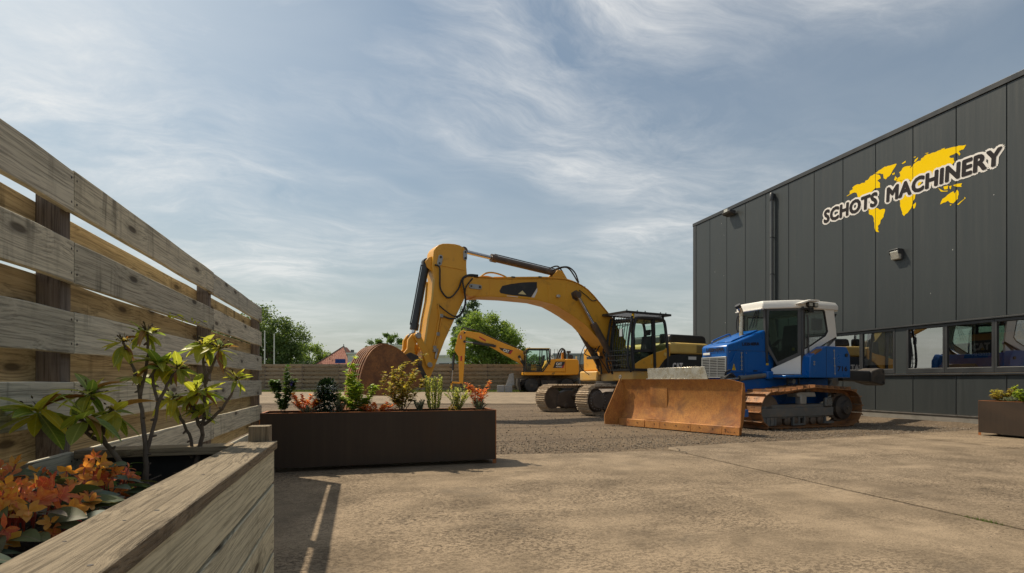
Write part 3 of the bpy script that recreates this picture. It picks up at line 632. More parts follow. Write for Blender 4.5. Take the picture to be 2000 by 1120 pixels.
# lamps on the wall
fl = thing('floodlight', 'dark box floodlight under the roof edge beside the rain pipe', 'lamp', (WX, 18.35, 7.92))
b = MB(); b.box(-0.34, -0.05, -0.24, 0.24, -0.02, 0.02); b.prism([(-0.34, -0.02), (-0.05, -0.02), (-0.05, -0.14), (-0.30, -0.08)], -0.24, 0.24); b.build('housing', 'dark_grey_plastic', fl, bevel=0.01)
b = MB(); b.box(-0.05, 0.02, -0.06, 0.06, -0.10, 0.06); b.build('bracket', 'trim_grey', fl)
b = MB(); b.box(-0.35, -0.338, -0.12, 0.10, -0.015, 0.10); b.build('lens', 'lamp_lens', fl)
wl = thing('wall_lamp', 'small square wall lamp with a pale lens below the lettering', 'lamp', (WX, 11.42, 4.62))
b = MB(); b.box(-0.05, 0.02, -0.13, 0.13, -0.13, 0.13); b.build('back_plate', 'dark_grey_plastic', wl, bevel=0.012)
b = MB(); b.prism([(-0.05, -0.13), (-0.05, 0.13), (-0.16, 0.13), (-0.19, 0.10), (-0.13, -0.12)], -0.12, 0.12); b.build('lens', 'lamp_lens', wl, bevel=0.015)
b = MB(); b.box(-0.20, -0.0, -0.135, 0.135, 0.132, 0.165); b.box(-0.19, -0.05, 0.122, 0.14, 0.02, 0.133); b.box(-0.19, -0.05, -0.14, -0.122, 0.02, 0.133); b.build('hood', 'dark_grey_plastic', wl, bevel=0.008)
wl2 = MB()
# ---- painted sign: continents and lettering, laid on the cladding
SX = WX - 0.004
sign = thing('company_sign', 'white-edged dark lettering over a yellow world map on the hall wall', 'sign', (SX, 11.4, 6.2))
MAPS = dict(
 north_america=[(13.09,6.84),(12.97,6.87),(12.97,6.96),(12.86,6.98),(12.88,7.04),(12.74,7.08),(12.46,7.04),(12.44,7.09),(12.35,7.09),(12.27,7.17),(12.12,7.18),(11.97,7.07),(11.95,6.98),(12.06,6.95),(11.97,6.85),(11.97,6.72),(12.12,6.76),(12.23,6.69),(12.33,6.66),(12.38,6.53),(12.46,6.5),(12.42,6.37),(12.33,6.23),(12.35,6.18),(12.52,6.31),(12.59,6.46),(12.7,6.71),(12.74,6.83),(12.86,6.87),(12.97,6.85)],
 greenland=[(12.12,7.2),(12.01,7.24),(11.82,7.28),(11.47,7.22),(11.54,7.13),(11.64,7.0),(11.79,6.9),(11.86,6.95),(11.88,7.09),(11.97,7.14)],
 island=[(11.33,7.17),(11.21,7.21),(11.22,7.16),(11.3,7.15)], britain=[(11.55,6.79),(11.51,6.89),(11.45,6.8),(11.47,6.74)], iceland=[(11.61,6.99),(11.53,7.0),(11.53,6.95),(11.59,6.95)],
 south_america=[(12.33,6.18),(12.19,6.21),(12.04,6.14),(11.97,6.07),(11.82,6.05),(11.82,5.99),(11.86,5.84),(11.95,5.77),(11.97,5.67),(12.04,5.62),(12.04,5.5),(12.0,5.43),(12.08,5.46),(12.14,5.58),(12.17,5.8),(12.19,5.94),(12.33,6.07)],
 africa=[(11.48,6.71),(11.33,6.71),(11.16,6.59),(11.06,6.59),(11.0,6.41),(10.93,6.25),(10.96,6.07),(11.03,5.96),(11.06,5.84),(11.16,5.74),(11.26,5.68),(11.31,5.75),(11.35,5.93),(11.37,6.07),(11.38,6.17),(11.47,6.3),(11.54,6.49)],
 madagascar=[(11.0,5.81),(11.02,5.91),(10.93,5.96),(10.93,5.89),(10.96,5.81)],
 eurasia=[(11.47,6.72),(11.48,6.79),(11.37,6.83),(11.4,6.95),(11.3,7.04),(11.16,7.04),(11.06,7.01),(11.1,6.95),(11.0,7.02),(10.95,7.05),(10.8,7.05),(10.79,7.1),(10.62,7.15),(10.43,7.12),(10.34,7.13),(10.11,7.09),(9.85,7.05),(9.68,7.0),(9.74,6.91),(9.85,6.91),(9.81,6.82),(9.84,6.79),(9.91,6.9),(10.05,6.88),(10.08,6.85),(9.97,6.79),(9.95,6.68),(10.05,6.59),(10.17,6.49),(10.28,6.37),(10.34,6.3),(10.43,6.4),(10.55,6.25),(10.65,6.41),(10.74,6.48),(10.84,6.38),(11.0,6.47),(11.1,6.64),(11.26,6.70)],
 arctic_island=[(10.98,7.08),(10.96,7.13),(10.87,7.17),(10.88,7.13),(10.94,7.07)], small_island=[(11.0,7.22),(10.92,7.21),(10.96,7.19)], northern_island=[(10.28,7.14),(10.17,7.13),(10.2,7.11),(10.26,7.12)], cape_island=[(10.7,7.2),(10.59,7.18),(10.62,7.16)],
 australia=[(10.3,5.7),(10.24,5.83),(10.12,5.89),(10.05,5.92),(9.98,5.94),(9.95,5.87),(9.89,5.95),(9.85,5.82),(9.87,5.71),(9.98,5.63),(10.05,5.66),(10.11,5.74),(10.22,5.72)],
 tasmania=[(10.07,5.62),(10.02,5.62),(10.04,5.59)], new_zealand=[(9.89,5.57),(9.81,5.62),(9.72,5.66),(9.72,5.71),(9.69,5.67),(9.78,5.61),(9.86,5.55)],
 sumatra=[(10.36,6.17),(10.31,6.11),(10.22,6.03),(10.11,6.0),(10.12,5.98),(10.28,6.03)], borneo=[(10.22,6.14),(10.1,6.13),(10.12,6.04),(10.2,6.06)], new_guinea=[(9.99,6.09),(9.91,6.1),(9.77,6.07),(9.8,6.02),(9.78,5.98),(9.91,6.03)], celebes=[(10.08,6.1),(10.02,6.1),(10.04,6.01),(10.06,6.02)])
def coast(poly, k=3, amp=0.016):      # a ragged coastline between the traced points
    out = []; r = random.Random(len(poly))
    for (a, b_), (c, d) in zip(poly, poly[1:] + poly[:1]):
        l = math.hypot(c - a, d - b_)
        n = max(1, int(l / 0.05))
        for i in range(n):
            t = i / n; j = amp if (0 < i and l > 0.09) else 0
            out.append((a + (c - a) * t + r.uniform(-j, j), b_ + (d - b_) * t + r.uniform(-j, j)))
    return out
def cut_joints(me, axis_y_of):
    bm = bmesh.new(); bm.from_mesh(me)
    for j in JT:
        yy = axis_y_of(j)
        for s in (-0.007, 0.007):
            bmesh.ops.bisect_plane(bm, geom=bm.verts[:] + bm.edges[:] + bm.faces[:], plane_co=(0, yy + s, 0), plane_no=(0, 1, 0))
    dead = [f for f in bm.faces if any(abs(f.calc_center_median().y - axis_y_of(j)) < 0.006 for j in JT)]
    bmesh.ops.delete(bm, geom=dead, context='FACES'); bm.to_mesh(me); bm.free()
for nm, poly in MAPS.items():
    pl = coast(poly) if len(poly) > 8 else poly
    b = MB(); b.add([(0, y - 11.4, z - 6.2) for y, z in pl], [tuple(range(len(pl)))])
    me = b.mesh(nm, 'sign_yellow', 0, fix=False); cut_joints(me, lambda j: j - 11.4); inst(me, nm, sign)
def wall_text(body, y_left, y_right, z0, z1):
    w = y_left - y_right; h = z1 - z0; yc = (y_left + y_right) / 2 - 11.4; zc_ = (z0 + z1) / 2 - 6.2
    for nm, bold, mat, grow, dx, ring in (('letter_outline', 0.160, 'sign_white', 0.068, -0.006, 3), ('lettering', 0.058, 'sign_dark', 0.0, -0.0125, 1)):
        H_ = h + 2 * grow * 0.8; me = text_mesh(body, w + 2 * grow * 0.8, H_, nm, mat, bold, 0.06, 1.06, ring)
        inst(me, nm, sign, mat4=rot_to((0, -1, 0), (0, 0, 1), (-1, 0, 0), (dx, yc, zc_)))
wall_text('SCHOTS', 13.93, 12.05, 6.215, 6.645)
wall_text('MACHINERY', 11.78, 8.89, 6.215, 6.645)
# spots of bird lime and scuffs on the panels
b = MB(); rr = random.Random(4)
for i in range(16):
    y = rr.uniform(7.5, 20.4); z = rr.uniform(2.9, 7.9); s = rr.uniform(0.004, 0.011)
    if any(abs(y - j) < 0.06 for j in JT): continue
    pts = [(y + math.cos(a) * s * rr.uniform(0.5, 1.1) - 12, z + math.sin(a) * s * rr.uniform(0.8, 2.6)) for a in [k * PI / 4 for k in range(8)]]
    b.add([(-0.002, p, q) for p, q in pts], [tuple(range(8))])
stuff(b.build('lime_spots', 'white_paint', hall, smooth=0, fix=False))
# ------------------------------------------------------------------ tracks shared by the two crawlers
def loop_points(path, n):
    P = [Vector((p[0], 0, p[1])) for p in path]; seg = [(P[(i + 1) % len(P)] - P[i]).length for i in range(len(P))]; tot = sum(seg); out = []
    for k in range(n):
        s = tot * k / n; i = 0
        while s > seg[i]: s -= seg[i]; i = (i + 1) % len(P)
        a, b_ = P[i], P[(i + 1) % len(P)]; d = (b_ - a).normalized(); out.append((a + d * s, d))
    # smooth the directions so that the shoes bend round the idlers
    res = []
    for k in range(n):
        d = (out[(k + 1) % n][0] - out[k - 1][0]).normalized(); res.append((out[k][0], d))
    return res, tot / n
def rounded_loop(pts_r, n=10):      # circles (x, z, r) walked clockwise; arcs around them joined by tangents (equal sense)
    out = []
    m = len(pts_r)
    for i in range(m):
        (x0, z0, r0), (x1, z1, r1), (x2, z2, r2) = pts_r[i - 1], pts_r[i], pts_r[(i + 1) % m]
        def nrm(ax, az, ar, bx_, bz, br):
            d = math.atan2(bz - az, bx_ - ax); L_ = math.hypot(bx_ - ax, bz - az); return d + math.acos(max(-1, min(1, (ar - br) / L_)))
        a0 = nrm(x0, z0, r0, x1, z1, r1); a1 = nrm(x1, z1, r1, x2, z2, r2)
        while a1 > a0: a1 -= 2 * PI
        while a1 < a0 - 2 * PI: a1 += 2 * PI
        for k in range(n + 1):
            a = a0 + (a1 - a0) * k / n; out.append((x1 + math.cos(a) * r1, z1 + math.sin(a) * r1))
    return out
def shoe_mesh(name, width, pitch, mat, style):
    b = MB(); w = width / 2; p = pitch * 0.49
    b.box(-p, p, -w, w, 0.0, 0.022)
    if style == 'triple':
        for x, h in ((-p + 0.012, 0.034), (0.0, 0.026), (p - 0.022, 0.034)): b.prism([(x - 0.012, 0.021), (x + 0.016, 0.021), (x + 0.009, 0.021 + h), (x - 0.004, 0.021 + h)], -w, w)
    else:
        b.prism([(p - 0.038, 0.021), (p - 0.001, 0.021), (p - 0.006, 0.082), (p - 0.020, 0.082)], -w, w)
    for x in (-p * 0.45, p * 0.45):
        for y in (-0.13, -0.07, 0.07, 0.13): b.cyl((x, y * width / 0.6, 0.018), (x, y * width / 0.6, 0.032), 0.014, n=6)
    for y in (-0.09, 0.09): b.box(-p * 0.95, p * 0.95, y - 0.022, y + 0.022, -0.075, 0.001)
    return b.mesh(name, mat, 0)
def lay_track(parent, path, n, yc, width, mat, style, thick):
    pts, pitch = loop_points(path, n); me = shoe_mesh('track_shoe', width, pitch, mat, style)
    for p, d in pts:
        up = Vector((-d.z, 0, d.x))
        inst(me, 'track_shoe', parent, mat4=rot_to(d, up.cross(d), up, (p.x, yc, p.z)))
# ------------------------------------------------------------------ the big crawler excavator
ex = thing('crawler_excavator', 'large yellow crawler excavator with caged black cab and rusty bucket on the gravel', 'excavator', (8.74, 17.23, -0.01), R(194))
CZ = 0.47
path = rounded_loop([(1.93, CZ, 0.44), (-1.93, CZ, 0.44)], 14)
for s in (1, -1):
    lay_track(ex, path, 50, 1.2 * s, 0.60, 'track_dust', 'triple', 0.05)
    b = MB(); b.prism([(1.75, 0.20), (1.75, 0.62), (1.3, 0.74), (-1.3, 0.74), (-1.75, 0.62), (-1.75, 0.20), (-1.4, 0.12), (1.4, 0.12)], s * 1.2 - 0.17, s * 1.2 + 0.17); b.build('track_frame', 'track_frame_brown', ex, bevel=0.03)
    for x, nm in ((1.93, 'final_drive'), (-1.93, 'idler')):
        b = MB(); b.lathe([(0.36, -0.12), (0.40, -0.07), (0.40, 0.07), (0.36, 0.12)], (x, s * 1.2, CZ), 'y', 28); h = b.build(nm, 'track_frame_brown', ex)
        k = MB(); k.lathe([(0.34, 0.12), (0.32, 0.22), (0.25, 0.26), (0.235, 0.30), (0.0, 0.305)] if s > 0 else [(0.34, -0.12), (0.32, -0.22), (0.25, -0.26), (0.235, -0.30), (0.0, -0.305)], (x, s * 1.2, CZ), 'y', 28); k.build('hub', 'track_frame_brown', h)
        k = MB()
        for i in range(18):
            a = 2 * PI * i / 18; cx, cz = x + 0.285 * math.cos(a), CZ + 0.285 * math.sin(a); k.cyl((cx, s * (1.2 + 0.225), cz), (cx, s * (1.2 + 0.262), cz), 0.017, n=6)
        k.build('bolt_ring', 'steel', h)
    for x in (-1.35, -0.9, -0.45, 0.0, 0.45, 0.9, 1.35):
        b = MB(); b.lathe([(0.06, -0.19), (0.10, -0.17), (0.10, -0.06), (0.07, -0.05), (0.07, 0.05), (0.10, 0.06), (0.10, 0.17), (0.06, 0.19)], (x, s * 1.2, 0.19), 'y', 16); b.build('track_roller', 'track_frame_brown', ex)
    for x in (-0.7, 0.7):
        b = MB(); b.lathe([(0.08, -0.16), (0.08, 0.16)], (x, s * 1.2, 0.80), 'y', 14); b.build('carrier_roller', 'track_frame_brown', ex)
b = MB(); b.prism([(1.0, 0.32), (1.2, 0.55), (0.8, 0.86), (-0.8, 0.86), (-1.2, 0.55), (-1.0, 0.32)], -1.05, 1.05); b.build('car_body', 'track_frame_brown', ex, bevel=0.03)
b = MB(); b.lathe([(0.72, 0.84), (0.74, 0.86), (0.74, 0.98), (0.66, 1.0), (0.66, 1.08)], (0, 0, 0), 'z', 36); b.build('swing_ring', 'dusty_black', ex)
# upper structure
b = MB(); b.box(-3.3, 0.46, -1.44, -0.42, 1.08, 1.44); b.box(-3.3, 0.46, 0.42, 1.44, 1.08, 1.44); b.box(-3.3, -0.3, -0.415, 0.415, 1.08, 1.44); b.build('platform', 'cat_yellow_dusty', ex, bevel=0.05)
b = MB(); b.box(-0.28, 0.30, -0.40, 0.40, 1.07, 1.35); b.box(-0.55, 0.40, -0.40, -0.33, 1.3, 2.25); b.box(-0.55, 0.40, 0.33, 0.40, 1.3, 2.25); b.build('boom_bracket', 'cat_yellow_dusty', ex, bevel=0.03)
hp = [(-1.22, 2.03), (-1.22, 2.36), (-1.32, 2.43), (-3.05, 2.43), (-3.35, 2.36), (-3.5, 2.2), (-3.5, 2.03)]
b = MB(); b.prism(hp, -1.44, 1.44); b.build('hood', 'yellow_pale', ex, bevel=0.09, segs=4)
b = MB(); b.prism([(-3.30, 1.12), (-3.30, 2.36), (-3.62, 2.34), (-3.78, 2.1), (-3.78, 1.3), (-3.62, 1.12)], -1.40, 1.40); b.build('counterweight', 'cat_yellow', ex, bevel=0.12, segs=4)
b = MB(); b.prism([(-0.72, 1.45), (-0.72, 1.56), (-0.95, 1.80), (-1.22, 1.95), (-1.7, 2.02), (-3.28, 2.02), (-3.28, 1.45)], -1.425, 1.425); b.build('side_panel', 'machine_black', ex, bevel=0.02)
sw = [(0.46, 1.445), (0.46, 1.58), (0.40, 1.64), (0.19, 1.76), (-0.21, 1.92), (-0.58, 2.06), (-0.93, 2.14), (-1.10, 2.24), (-1.225, 2.36), (-1.225, 1.95), (-0.95, 1.81), (-0.72, 1.57), (-0.60, 1.445)]
b = MB(); b.prism(sw, 1.40, 1.465); b.build('door_skirt', 'cat_yellow', ex, bevel=0.015)
b = MB(); b.box(-0.34, -0.31, 1.467, 1.475, 1.66, 1.84); b.build('grab_handle', 'yellow_pale', ex)
b = MB(); b.cyl((-0.98, 1.462, 2.0), (-0.98, 1.475, 2.0), 0.062, n=20); b.build('filler_cap', 'yellow_pale', ex)
for i in range(7):
    b = MB(); b.prism([(-2.55, 2.09 + i * 0.04), (-3.1, 2.09 + i * 0.04), (-3.1, 2.108 + i * 0.04), (-2.55, 2.108 + i * 0.04)], 1.436, 1.452); b.build('louvre', 'machine_black', ex)
b = MB(); b.prism([(-1.62, 2.44), (-1.66, 2.70), (-1.75, 2.755), (-3.35, 2.76), (-3.5, 2.70), (-3.55, 2.44)], -0.9, 1.05); b.build('engine_cover', 'machine_black', ex, bevel=0.06, segs=3)
b = MB(); b.lathe([(0.11, 2.40), (0.15, 2.48), (0.15, 2.68), (0.12, 2.74), (0.02, 2.75)], (-1.38, 1.0, 0), 'z', 20); b.build('air_cleaner', 'machine_black', ex)
b = MB(); b.box(-1.20, 0.30, -1.42, -0.45, 1.45, 2.30); b.build('tool_box', 'cat_yellow', ex, bevel=0.05)
# CAT lettering on the flank
me = text_mesh('CAT', 0.50, 0.24, 'lettering', 'sign_white', 0.06)
inst(me, 'lettering', ex, mat4=rot_to((-1, 0, 0), (0, 0, 1), (0, 1, 0), (-1.62, 1.430, 1.60)))
b = MB(); b.box(-2.55, -2.15, 1.426, 1.430, 1.84, 1.95); b.build('data_plate', 'white_paint', ex)
# cab
cb = inst(None, 'cab', ex)
def post(mb, a, c, w=0.08): mb.beam(a, c, w, w)
fr = MB(); CY0, CY1 = 0.46, 1.45
for y in (CY0, CY1):
    fr.tube(smoothpath([(0.44, y, 1.44), (0.51, y, 2.1), (0.46, y, 2.75), (0.38, y, 3.08), (0.28, y, 3.17), (-0.4, y, 3.20), (-0.85, y, 3.17), (-0.96, y, 3.06), (-1.03, y, 2.7), (-1.10, y, 2.1), (-1.10, y, 1.44)], 4), 0.052, 8)
    fr.beam((-0.48, y, 1.44), (-0.42, y, 3.18), 0.10, 0.10); fr.beam((0.48, y, 2.0), (-1.08, y, 2.02), 0.07, 0.07) if y == CY0 else None
    fr.beam((0.46, y, 1.46), (-1.1, y, 1.46), 0.08, 0.08)
for x, z in ((0.45, 1.46), (0.36, 3.10), (-0.9, 3.15), (-1.10, 1.46), (-1.09, 2.0)): fr.beam((x, CY0, z), (x, CY1, z), 0.09, 0.09)
fr.build('frame', 'machine_black', cb)
b = MB(); b.prism([(0.30, 3.16), (0.2, 3.22), (-0.85, 3.22), (-0.98, 3.1), (-0.9, 3.12), (0.25, 3.13)], CY0 - 0.01, CY1 + 0.01); b.build('roof', 'machine_black', cb, bevel=0.03)
b = MB(); b.box(-1.08, 0.44, CY0 + .05, CY1 - .05, 1.42, 1.5); b.build('floor', 'machine_black', cb)
b = MB(); b.prism([(-0.62, 1.5), (-1.04, 1.5), (-1.04, 2.02), (-0.62, 1.85)], CY0 + .05, CY1 - .05); b.build('rear_console', 'seat_fabric', cb)
b = MB(); b.prism([(0.42, 1.46), (0.46, 2.05), (-0.42, 2.10), (-0.42, 1.46)], 1.43, 1.452); b.build('door_lower', 'cab_glass_dark', cb)
def pane(name, pts, y, mat, parent, axis='y'):
    b = MB(); b.add([(p[0], y, p[1]) if axis == 'y' else (y, p[0], p[1]) for p in pts], [tuple(range(len(pts)))]); return b.build(name, mat, parent, smooth=0, fix=False)
pane('door_pane', [(0.47, 2.10), (0.44, 2.75), (0.33, 3.06), (-0.38, 3.12), (-0.42, 2.12)], 1.445, 'cab_glass', cb)
pane('rear_pane', [(-0.52, 2.02), (-0.49, 3.10), (-0.88, 3.08), (-0.98, 2.7), (-1.04, 2.05)], 1.445, 'cab_glass', cb)
pane('far_pane', [(0.47, 2.05), (0.44, 2.75), (0.33, 3.06), (-0.88, 3.08), (-1.04, 2.05)], 0.462, 'cab_glass', cb)
pane('windscreen', [(0.5, 1.55), (1.42, 1.55), (1.42, 3.05), (0.5, 3.05)], 0.45, 'cab_glass', cb, 'x')
pane('back_pane', [(0.5, 2.08), (1.42, 2.08), (1.42, 3.05), (0.5, 3.05)], -1.03, 'cab_glass', cb, 'x')
b = MB(); b.beam((-0.02, 1.447, 2.1), (-0.02, 1.447, 3.12), 0.03, 0.02); b.beam((0.46, 1.45, 2.08), (-0.44, 1.45, 2.11), 0.03, 0.09); b.build('door_bar', 'machine_black', cb)
seat = MB(); seat.box(-0.62, -0.12, 0.72, 1.2, 1.78, 1.92); seat.prism([(-0.5, 1.9), (-0.62, 1.9), (-0.72, 2.62), (-0.60, 2.64)], 0.72, 1.2); seat.prism([(-0.62, 2.66), (-0.70, 2.66), (-0.72, 2.86), (-0.65, 2.86)], 0.84, 1.08); seat.box(-0.5, -0.2, 0.78, 1.14, 1.5, 1.8); seat.box(-0.5, 0.0, 1.2, 1.3, 2.05, 2.12); seat.box(-0.5, 0.0, 0.6, 0.7, 2.05, 2.12)
seat.build('seat', 'seat_fabric', cb, bevel=0.03)
b = MB(); b.tube([(0.22 + 0.05 * math.cos(a) , 0.96 + 0.17 * math.sin(a), 2.12 + 0.13 * math.cos(a)) for a in [i * PI / 8 for i in range(17)]], 0.014, 6); b.tube([(0.30, 0.96, 1.5), (0.22, 0.96, 2.12)], 0.02, 6); b.build('steering_lever', 'machine_black', cb)
# front cage and roof guard
cg = inst(None, 'front_cage', ex)
for i in range(9):
    y = 0.44 + i * 0.126; b = MB()
    b.tube(smoothpath([(0.60, y, 1.42), (0.70, y, 1.72), (0.68, y, 2.3), (0.60, y, 2.85), (0.52, y, 3.2)], 3), 0.014, 6); b.build('cage_bar', 'machine_black', cg)
for z, x in ((1.45, 0.61), (1.62, 0.665), (1.78, 0.71), (1.94, 0.71), (2.10, 0.705), (2.95, 0.59), (3.1, 0.55)):
    b = MB(); b.beam((x + 0.01, 0.42, z), (x + 0.01, 1.46, z), 0.022, 0.022); b.build('cage_bar', 'machine_black', cg)
for y in (0.42, 1.47):
    b = MB(); b.tube(smoothpath([(0.58, y, 1.38), (0.72, y, 1.7), (0.70, y, 2.3), (0.61, y, 2.85), (0.52, y, 3.22)], 4), 0.036, 8); b.build('cage_post', 'machine_black', cg)
rg = inst(None, 'roof_guard', ex)
b = MB(); b.ring([(0.86, 0.34), (0.86, 1.55), (-1.18, 1.55), (-1.18, 0.34)], [(0.80, 0.40), (0.80, 1.49), (-1.12, 1.49), (-1.12, 0.40)], 3.30, 3.37, 'z'); b.build('guard_frame', 'machine_black', rg)
for i in range(13):
    x = 0.74 - i * 0.148; b = MB(); b.add([(x + 0.05, 0.405, 3.315), (x + 0.05, 1.485, 3.315), (x - 0.04, 1.485, 3.36), (x - 0.04, 0.405, 3.36), (x + 0.052, 0.405, 3.322), (x + 0.052, 1.485, 3.322), (x - 0.038, 1.485, 3.367), (x - 0.038, 0.405, 3.367)], [(0, 3, 2, 1), (4, 5, 6, 7), (0, 1, 5, 4), (2, 3, 7, 6), (1, 2, 6, 5), (0, 4, 7, 3)]); b.build('guard_slat', 'machine_black', rg, smooth=0)
for x in (0.45, -0.9):
    for y in (0.48, 1.43): b = MB(); b.beam((x, y, 3.15), (x, y, 3.31), 0.06, 0.06); b.build('guard_foot', 'decal_yellow' if (x > 0 and y > 1) else 'machine_black', rg)
for x in (0.80, 0.35, 0.0, -0.7, -0.95):
    b = MB(); b.cyl((x, 1.52, 3.37), (x, 1.52, 3.41), 0.02, n=6); b.build('guard_bolt', 'machine_black', rg)
mr = inst(None, 'mirror', ex)
b = MB(); b.box(0.80, 0.84, 1.20, 1.36, 2.52, 2.80); b.build('mirror_shell', 'machine_black', mr, bevel=0.02)
b = MB(); b.box(0.841, 0.848, 1.215, 1.345, 2.55, 2.785); b.build('mirror_face', 'chrome', mr)
b = MB(); b.tube([(0.66, 1.46, 2.9), (0.80, 1.36, 2.88), (0.82, 1.29, 2.80)], 0.012, 6); b.build('mirror_arm', 'machine_black', mr)
# boom
top = [(6.02, 3.98), (5.97, 4.10), (5.83, 4.17), (5.25, 4.205), (4.98, 4.20), (4.2, 4.275), (3.39, 4.36), (2.72, 4.41), (2.35, 4.41), (2.02, 4.365), (1.73, 4.28), (1.46, 4.15), (1.2, 3.96), (0.97, 3.76), (0.54, 3.38), (0.24, 3.10), (-0.22, 2.52)]
bot = [(-0.25, 2.12), (-0.02, 1.98), (0.22, 2.02), (0.80, 2.32), (1.13, 2.62), (1.62, 3.01), (2.18, 3.30), (2.5, 3.44), (2.87, 3.58), (3.46, 3.665), (4.51, 3.675), (5.25, 3.65), (5.66, 3.60), (5.85, 3.66), (5.98, 3.78)]
bo = MB(); bo.prism(top + bot, -0.335, 0.335); boom = bo.build('boom', 'cat_yellow', ex, bevel=0.02)
bf = MB()                                                # flange plates that stand proud along the top and the bottom
def strip(mb, pts, dz, t, y0, y1):
    for a, c in zip(pts[:-1], pts[1:]): mb.add([(a[0], y0, a[1] + dz), (a[0], y1, a[1] + dz), (c[0], y1, c[1] + dz), (c[0], y0, c[1] + dz), (a[0], y0, a[1] + dz + t), (a[0], y1, a[1] + dz + t), (c[0], y1, c[1] + dz + t), (c[0], y0, c[1] + dz + t)], [(0, 1, 2, 3), (7, 6, 5, 4), (0, 4, 5, 1), (3, 2, 6, 7), (0, 3, 7, 4), (1, 5, 6, 2)])
strip(bf, top[2:16], 0.0, 0.018, -0.36, 0.36); strip(bf, bot[2:13], -0.018, 0.018, -0.36, 0.36); bf.build('flange', 'cat_yellow', boom)
for y in (-0.375, 0.34): b = MB(); b.prism([(5.84 + 0.29 * math.cos(a), 3.89 + 0.29 * math.sin(a)) for a in [i * PI / 12 for i in range(24)]], y, y + 0.035); b.build('nose_boss', 'cat_yellow', boom)
def lug(parent, p, q, y, w=0.07, mat='plate_grey'):
    b = MB(); d = math.atan2(q[1] - p[1], q[0] - p[0]); o = []
    for k in range(9): a = d + PI / 2 + PI * k / 8; o.append((p[0] + w * math.cos(a), p[1] + w * math.sin(a)))
    for k in range(9): a = d - PI / 2 + PI * k / 8; o.append((q[0] + w * math.cos(a), q[1] + w * math.sin(a)))
    b.prism(o, y, y + 0.028); pl = b.build('pin_plate', mat, parent, bevel=0.006)
    for c, r in ((p, 0.028), (q, 0.035)): k = MB(); k.cyl((c[0], y + 0.026, c[1]), (c[0], y + 0.045, c[1]), r, n=10); k.build('pin_bolt', 'dusty_black', pl)
lug(boom, (5.84, 3.89), (5.56, 3.885), 0.376)
pr_ = [(4.86, 3.84), (4.76, 4.0), (4.45, 4.09), (4.07, 4.165), (3.75, 4.21), (3.50, 4.235), (3.5, 4.05), (3.72, 3.735), (4.55, 3.75), (4.82, 3.775)]
b = MB(); b.prism([(x, z) for x, z in pr_], 0.333, 0.339); b.build('decal', 'machine_black', boom)
b = MB(); b.prism([(3.49, 4.055), (3.49, 3.94), (3.60, 3.735), (3.71, 3.735)], 0.333, 0.340); b.build('decal_stripe', 'white_paint', boom)
b = MB(); b.prism([(4.20, 3.80), (3.90, 3.80), (4.04, 3.92)], 0.334, 0.342); b.build('decal_triangle', 'decal_cream', boom)
b = MB()
for y in (-0.12, 0.12): b.prism([(2.85, 4.40), (2.75, 4.55), (2.55, 4.76), (2.36, 4.74), (2.10, 4.40)], y - 0.025, y + 0.025)
b.build('cylinder_bracket', 'cat_yellow', boom, bevel=0.01)
b = MB(); b.cyl((1.98, -0.36, 3.93), (1.98, 0.50, 3.93), 0.085, n=18); b.build('cylinder_pin', 'cat_yellow', boom)
b = MB(); b.cyl((2.72, 0.335, 3.84), (2.72, 0.42, 3.84), 0.05, n=12); b.box(2.66, 2.78, 0.36, 0.44, 3.80, 3.88); b.build('work_lamp', 'lamp_lens', boom, bevel=0.01)
for a_, c_ in (((5.20, 3.68), (5.20, 4.19)), ((3.05, 3.62), (3.12, 4.37)), ((2.45, 3.44), (2.30, 4.39))):
    b = MB(); b.tube([(a_[0], 0.336, a_[1]), ((a_[0] + c_[0]) / 2 - 0.01, 0.336, (a_[1] + c_[1]) / 2), (c_[0], 0.336, c_[1])], 0.008, 5); b.build('weld_seam', 'cat_yellow', boom)
for cx_, cz__, r_ in ((1.98, 3.93, 0.17), (5.84, 3.89, 0.0)):
    if r_: b = MB(); b.prism([(cx_ + r_ * math.cos(a) * (1 + 0.1 * math.sin(5 * a)), cz__ + r_ * math.sin(a) * (1 + 0.12 * math.cos(3 * a))) for a in [i * PI / 12 for i in range(24)]], 0.334, 0.338); b.build('grease_stain', 'cylinder_brown', boom)
b = MB(); b.prism([(4.6, 3.70), (4.2, 3.695), (4.2, 3.715), (4.6, 3.72)], 0.334, 0.3385); b.build('warning_label', 'sign_white', boom)
# pipes along the back of the boom
for i, y in enumerate((0.20, 0.12, -0.02, -0.10)):
    pth = [(5.45, y, 4.24), (5.2, y, 4.27), (4.95, y, 4.24)] + [(p[0], y, p[1] + 0.06) for p in top[4:16]]
    b = MB(); b.tube(smoothpath(pth, 3), 0.022, 6); b.build('hydraulic_pipe', 'cat_yellow' if i < 2 else 'dusty_black', boom)
for x, z in ((3.3, 4.42), (4.3, 4.32), (1.55, 4.25), (0.9, 3.76)):
    b = MB(); b.box(x - 0.06, x + 0.06, -0.14, 0.24, z - 0.02, z + 0.035); b.build('pipe_clamp', 'dusty_black', boom, bevel=0.006)
b = MB(); b.tube(smoothpath([(5.5, 0.30, 4.2), (5.3, 0.30, 4.34), (5.05, 0.30, 4.38), (4.72, 0.30, 4.33), (4.55, 0.30, 4.26)], 4), 0.026, 7); b.build('guard_rail', 'cat_yellow', boom)
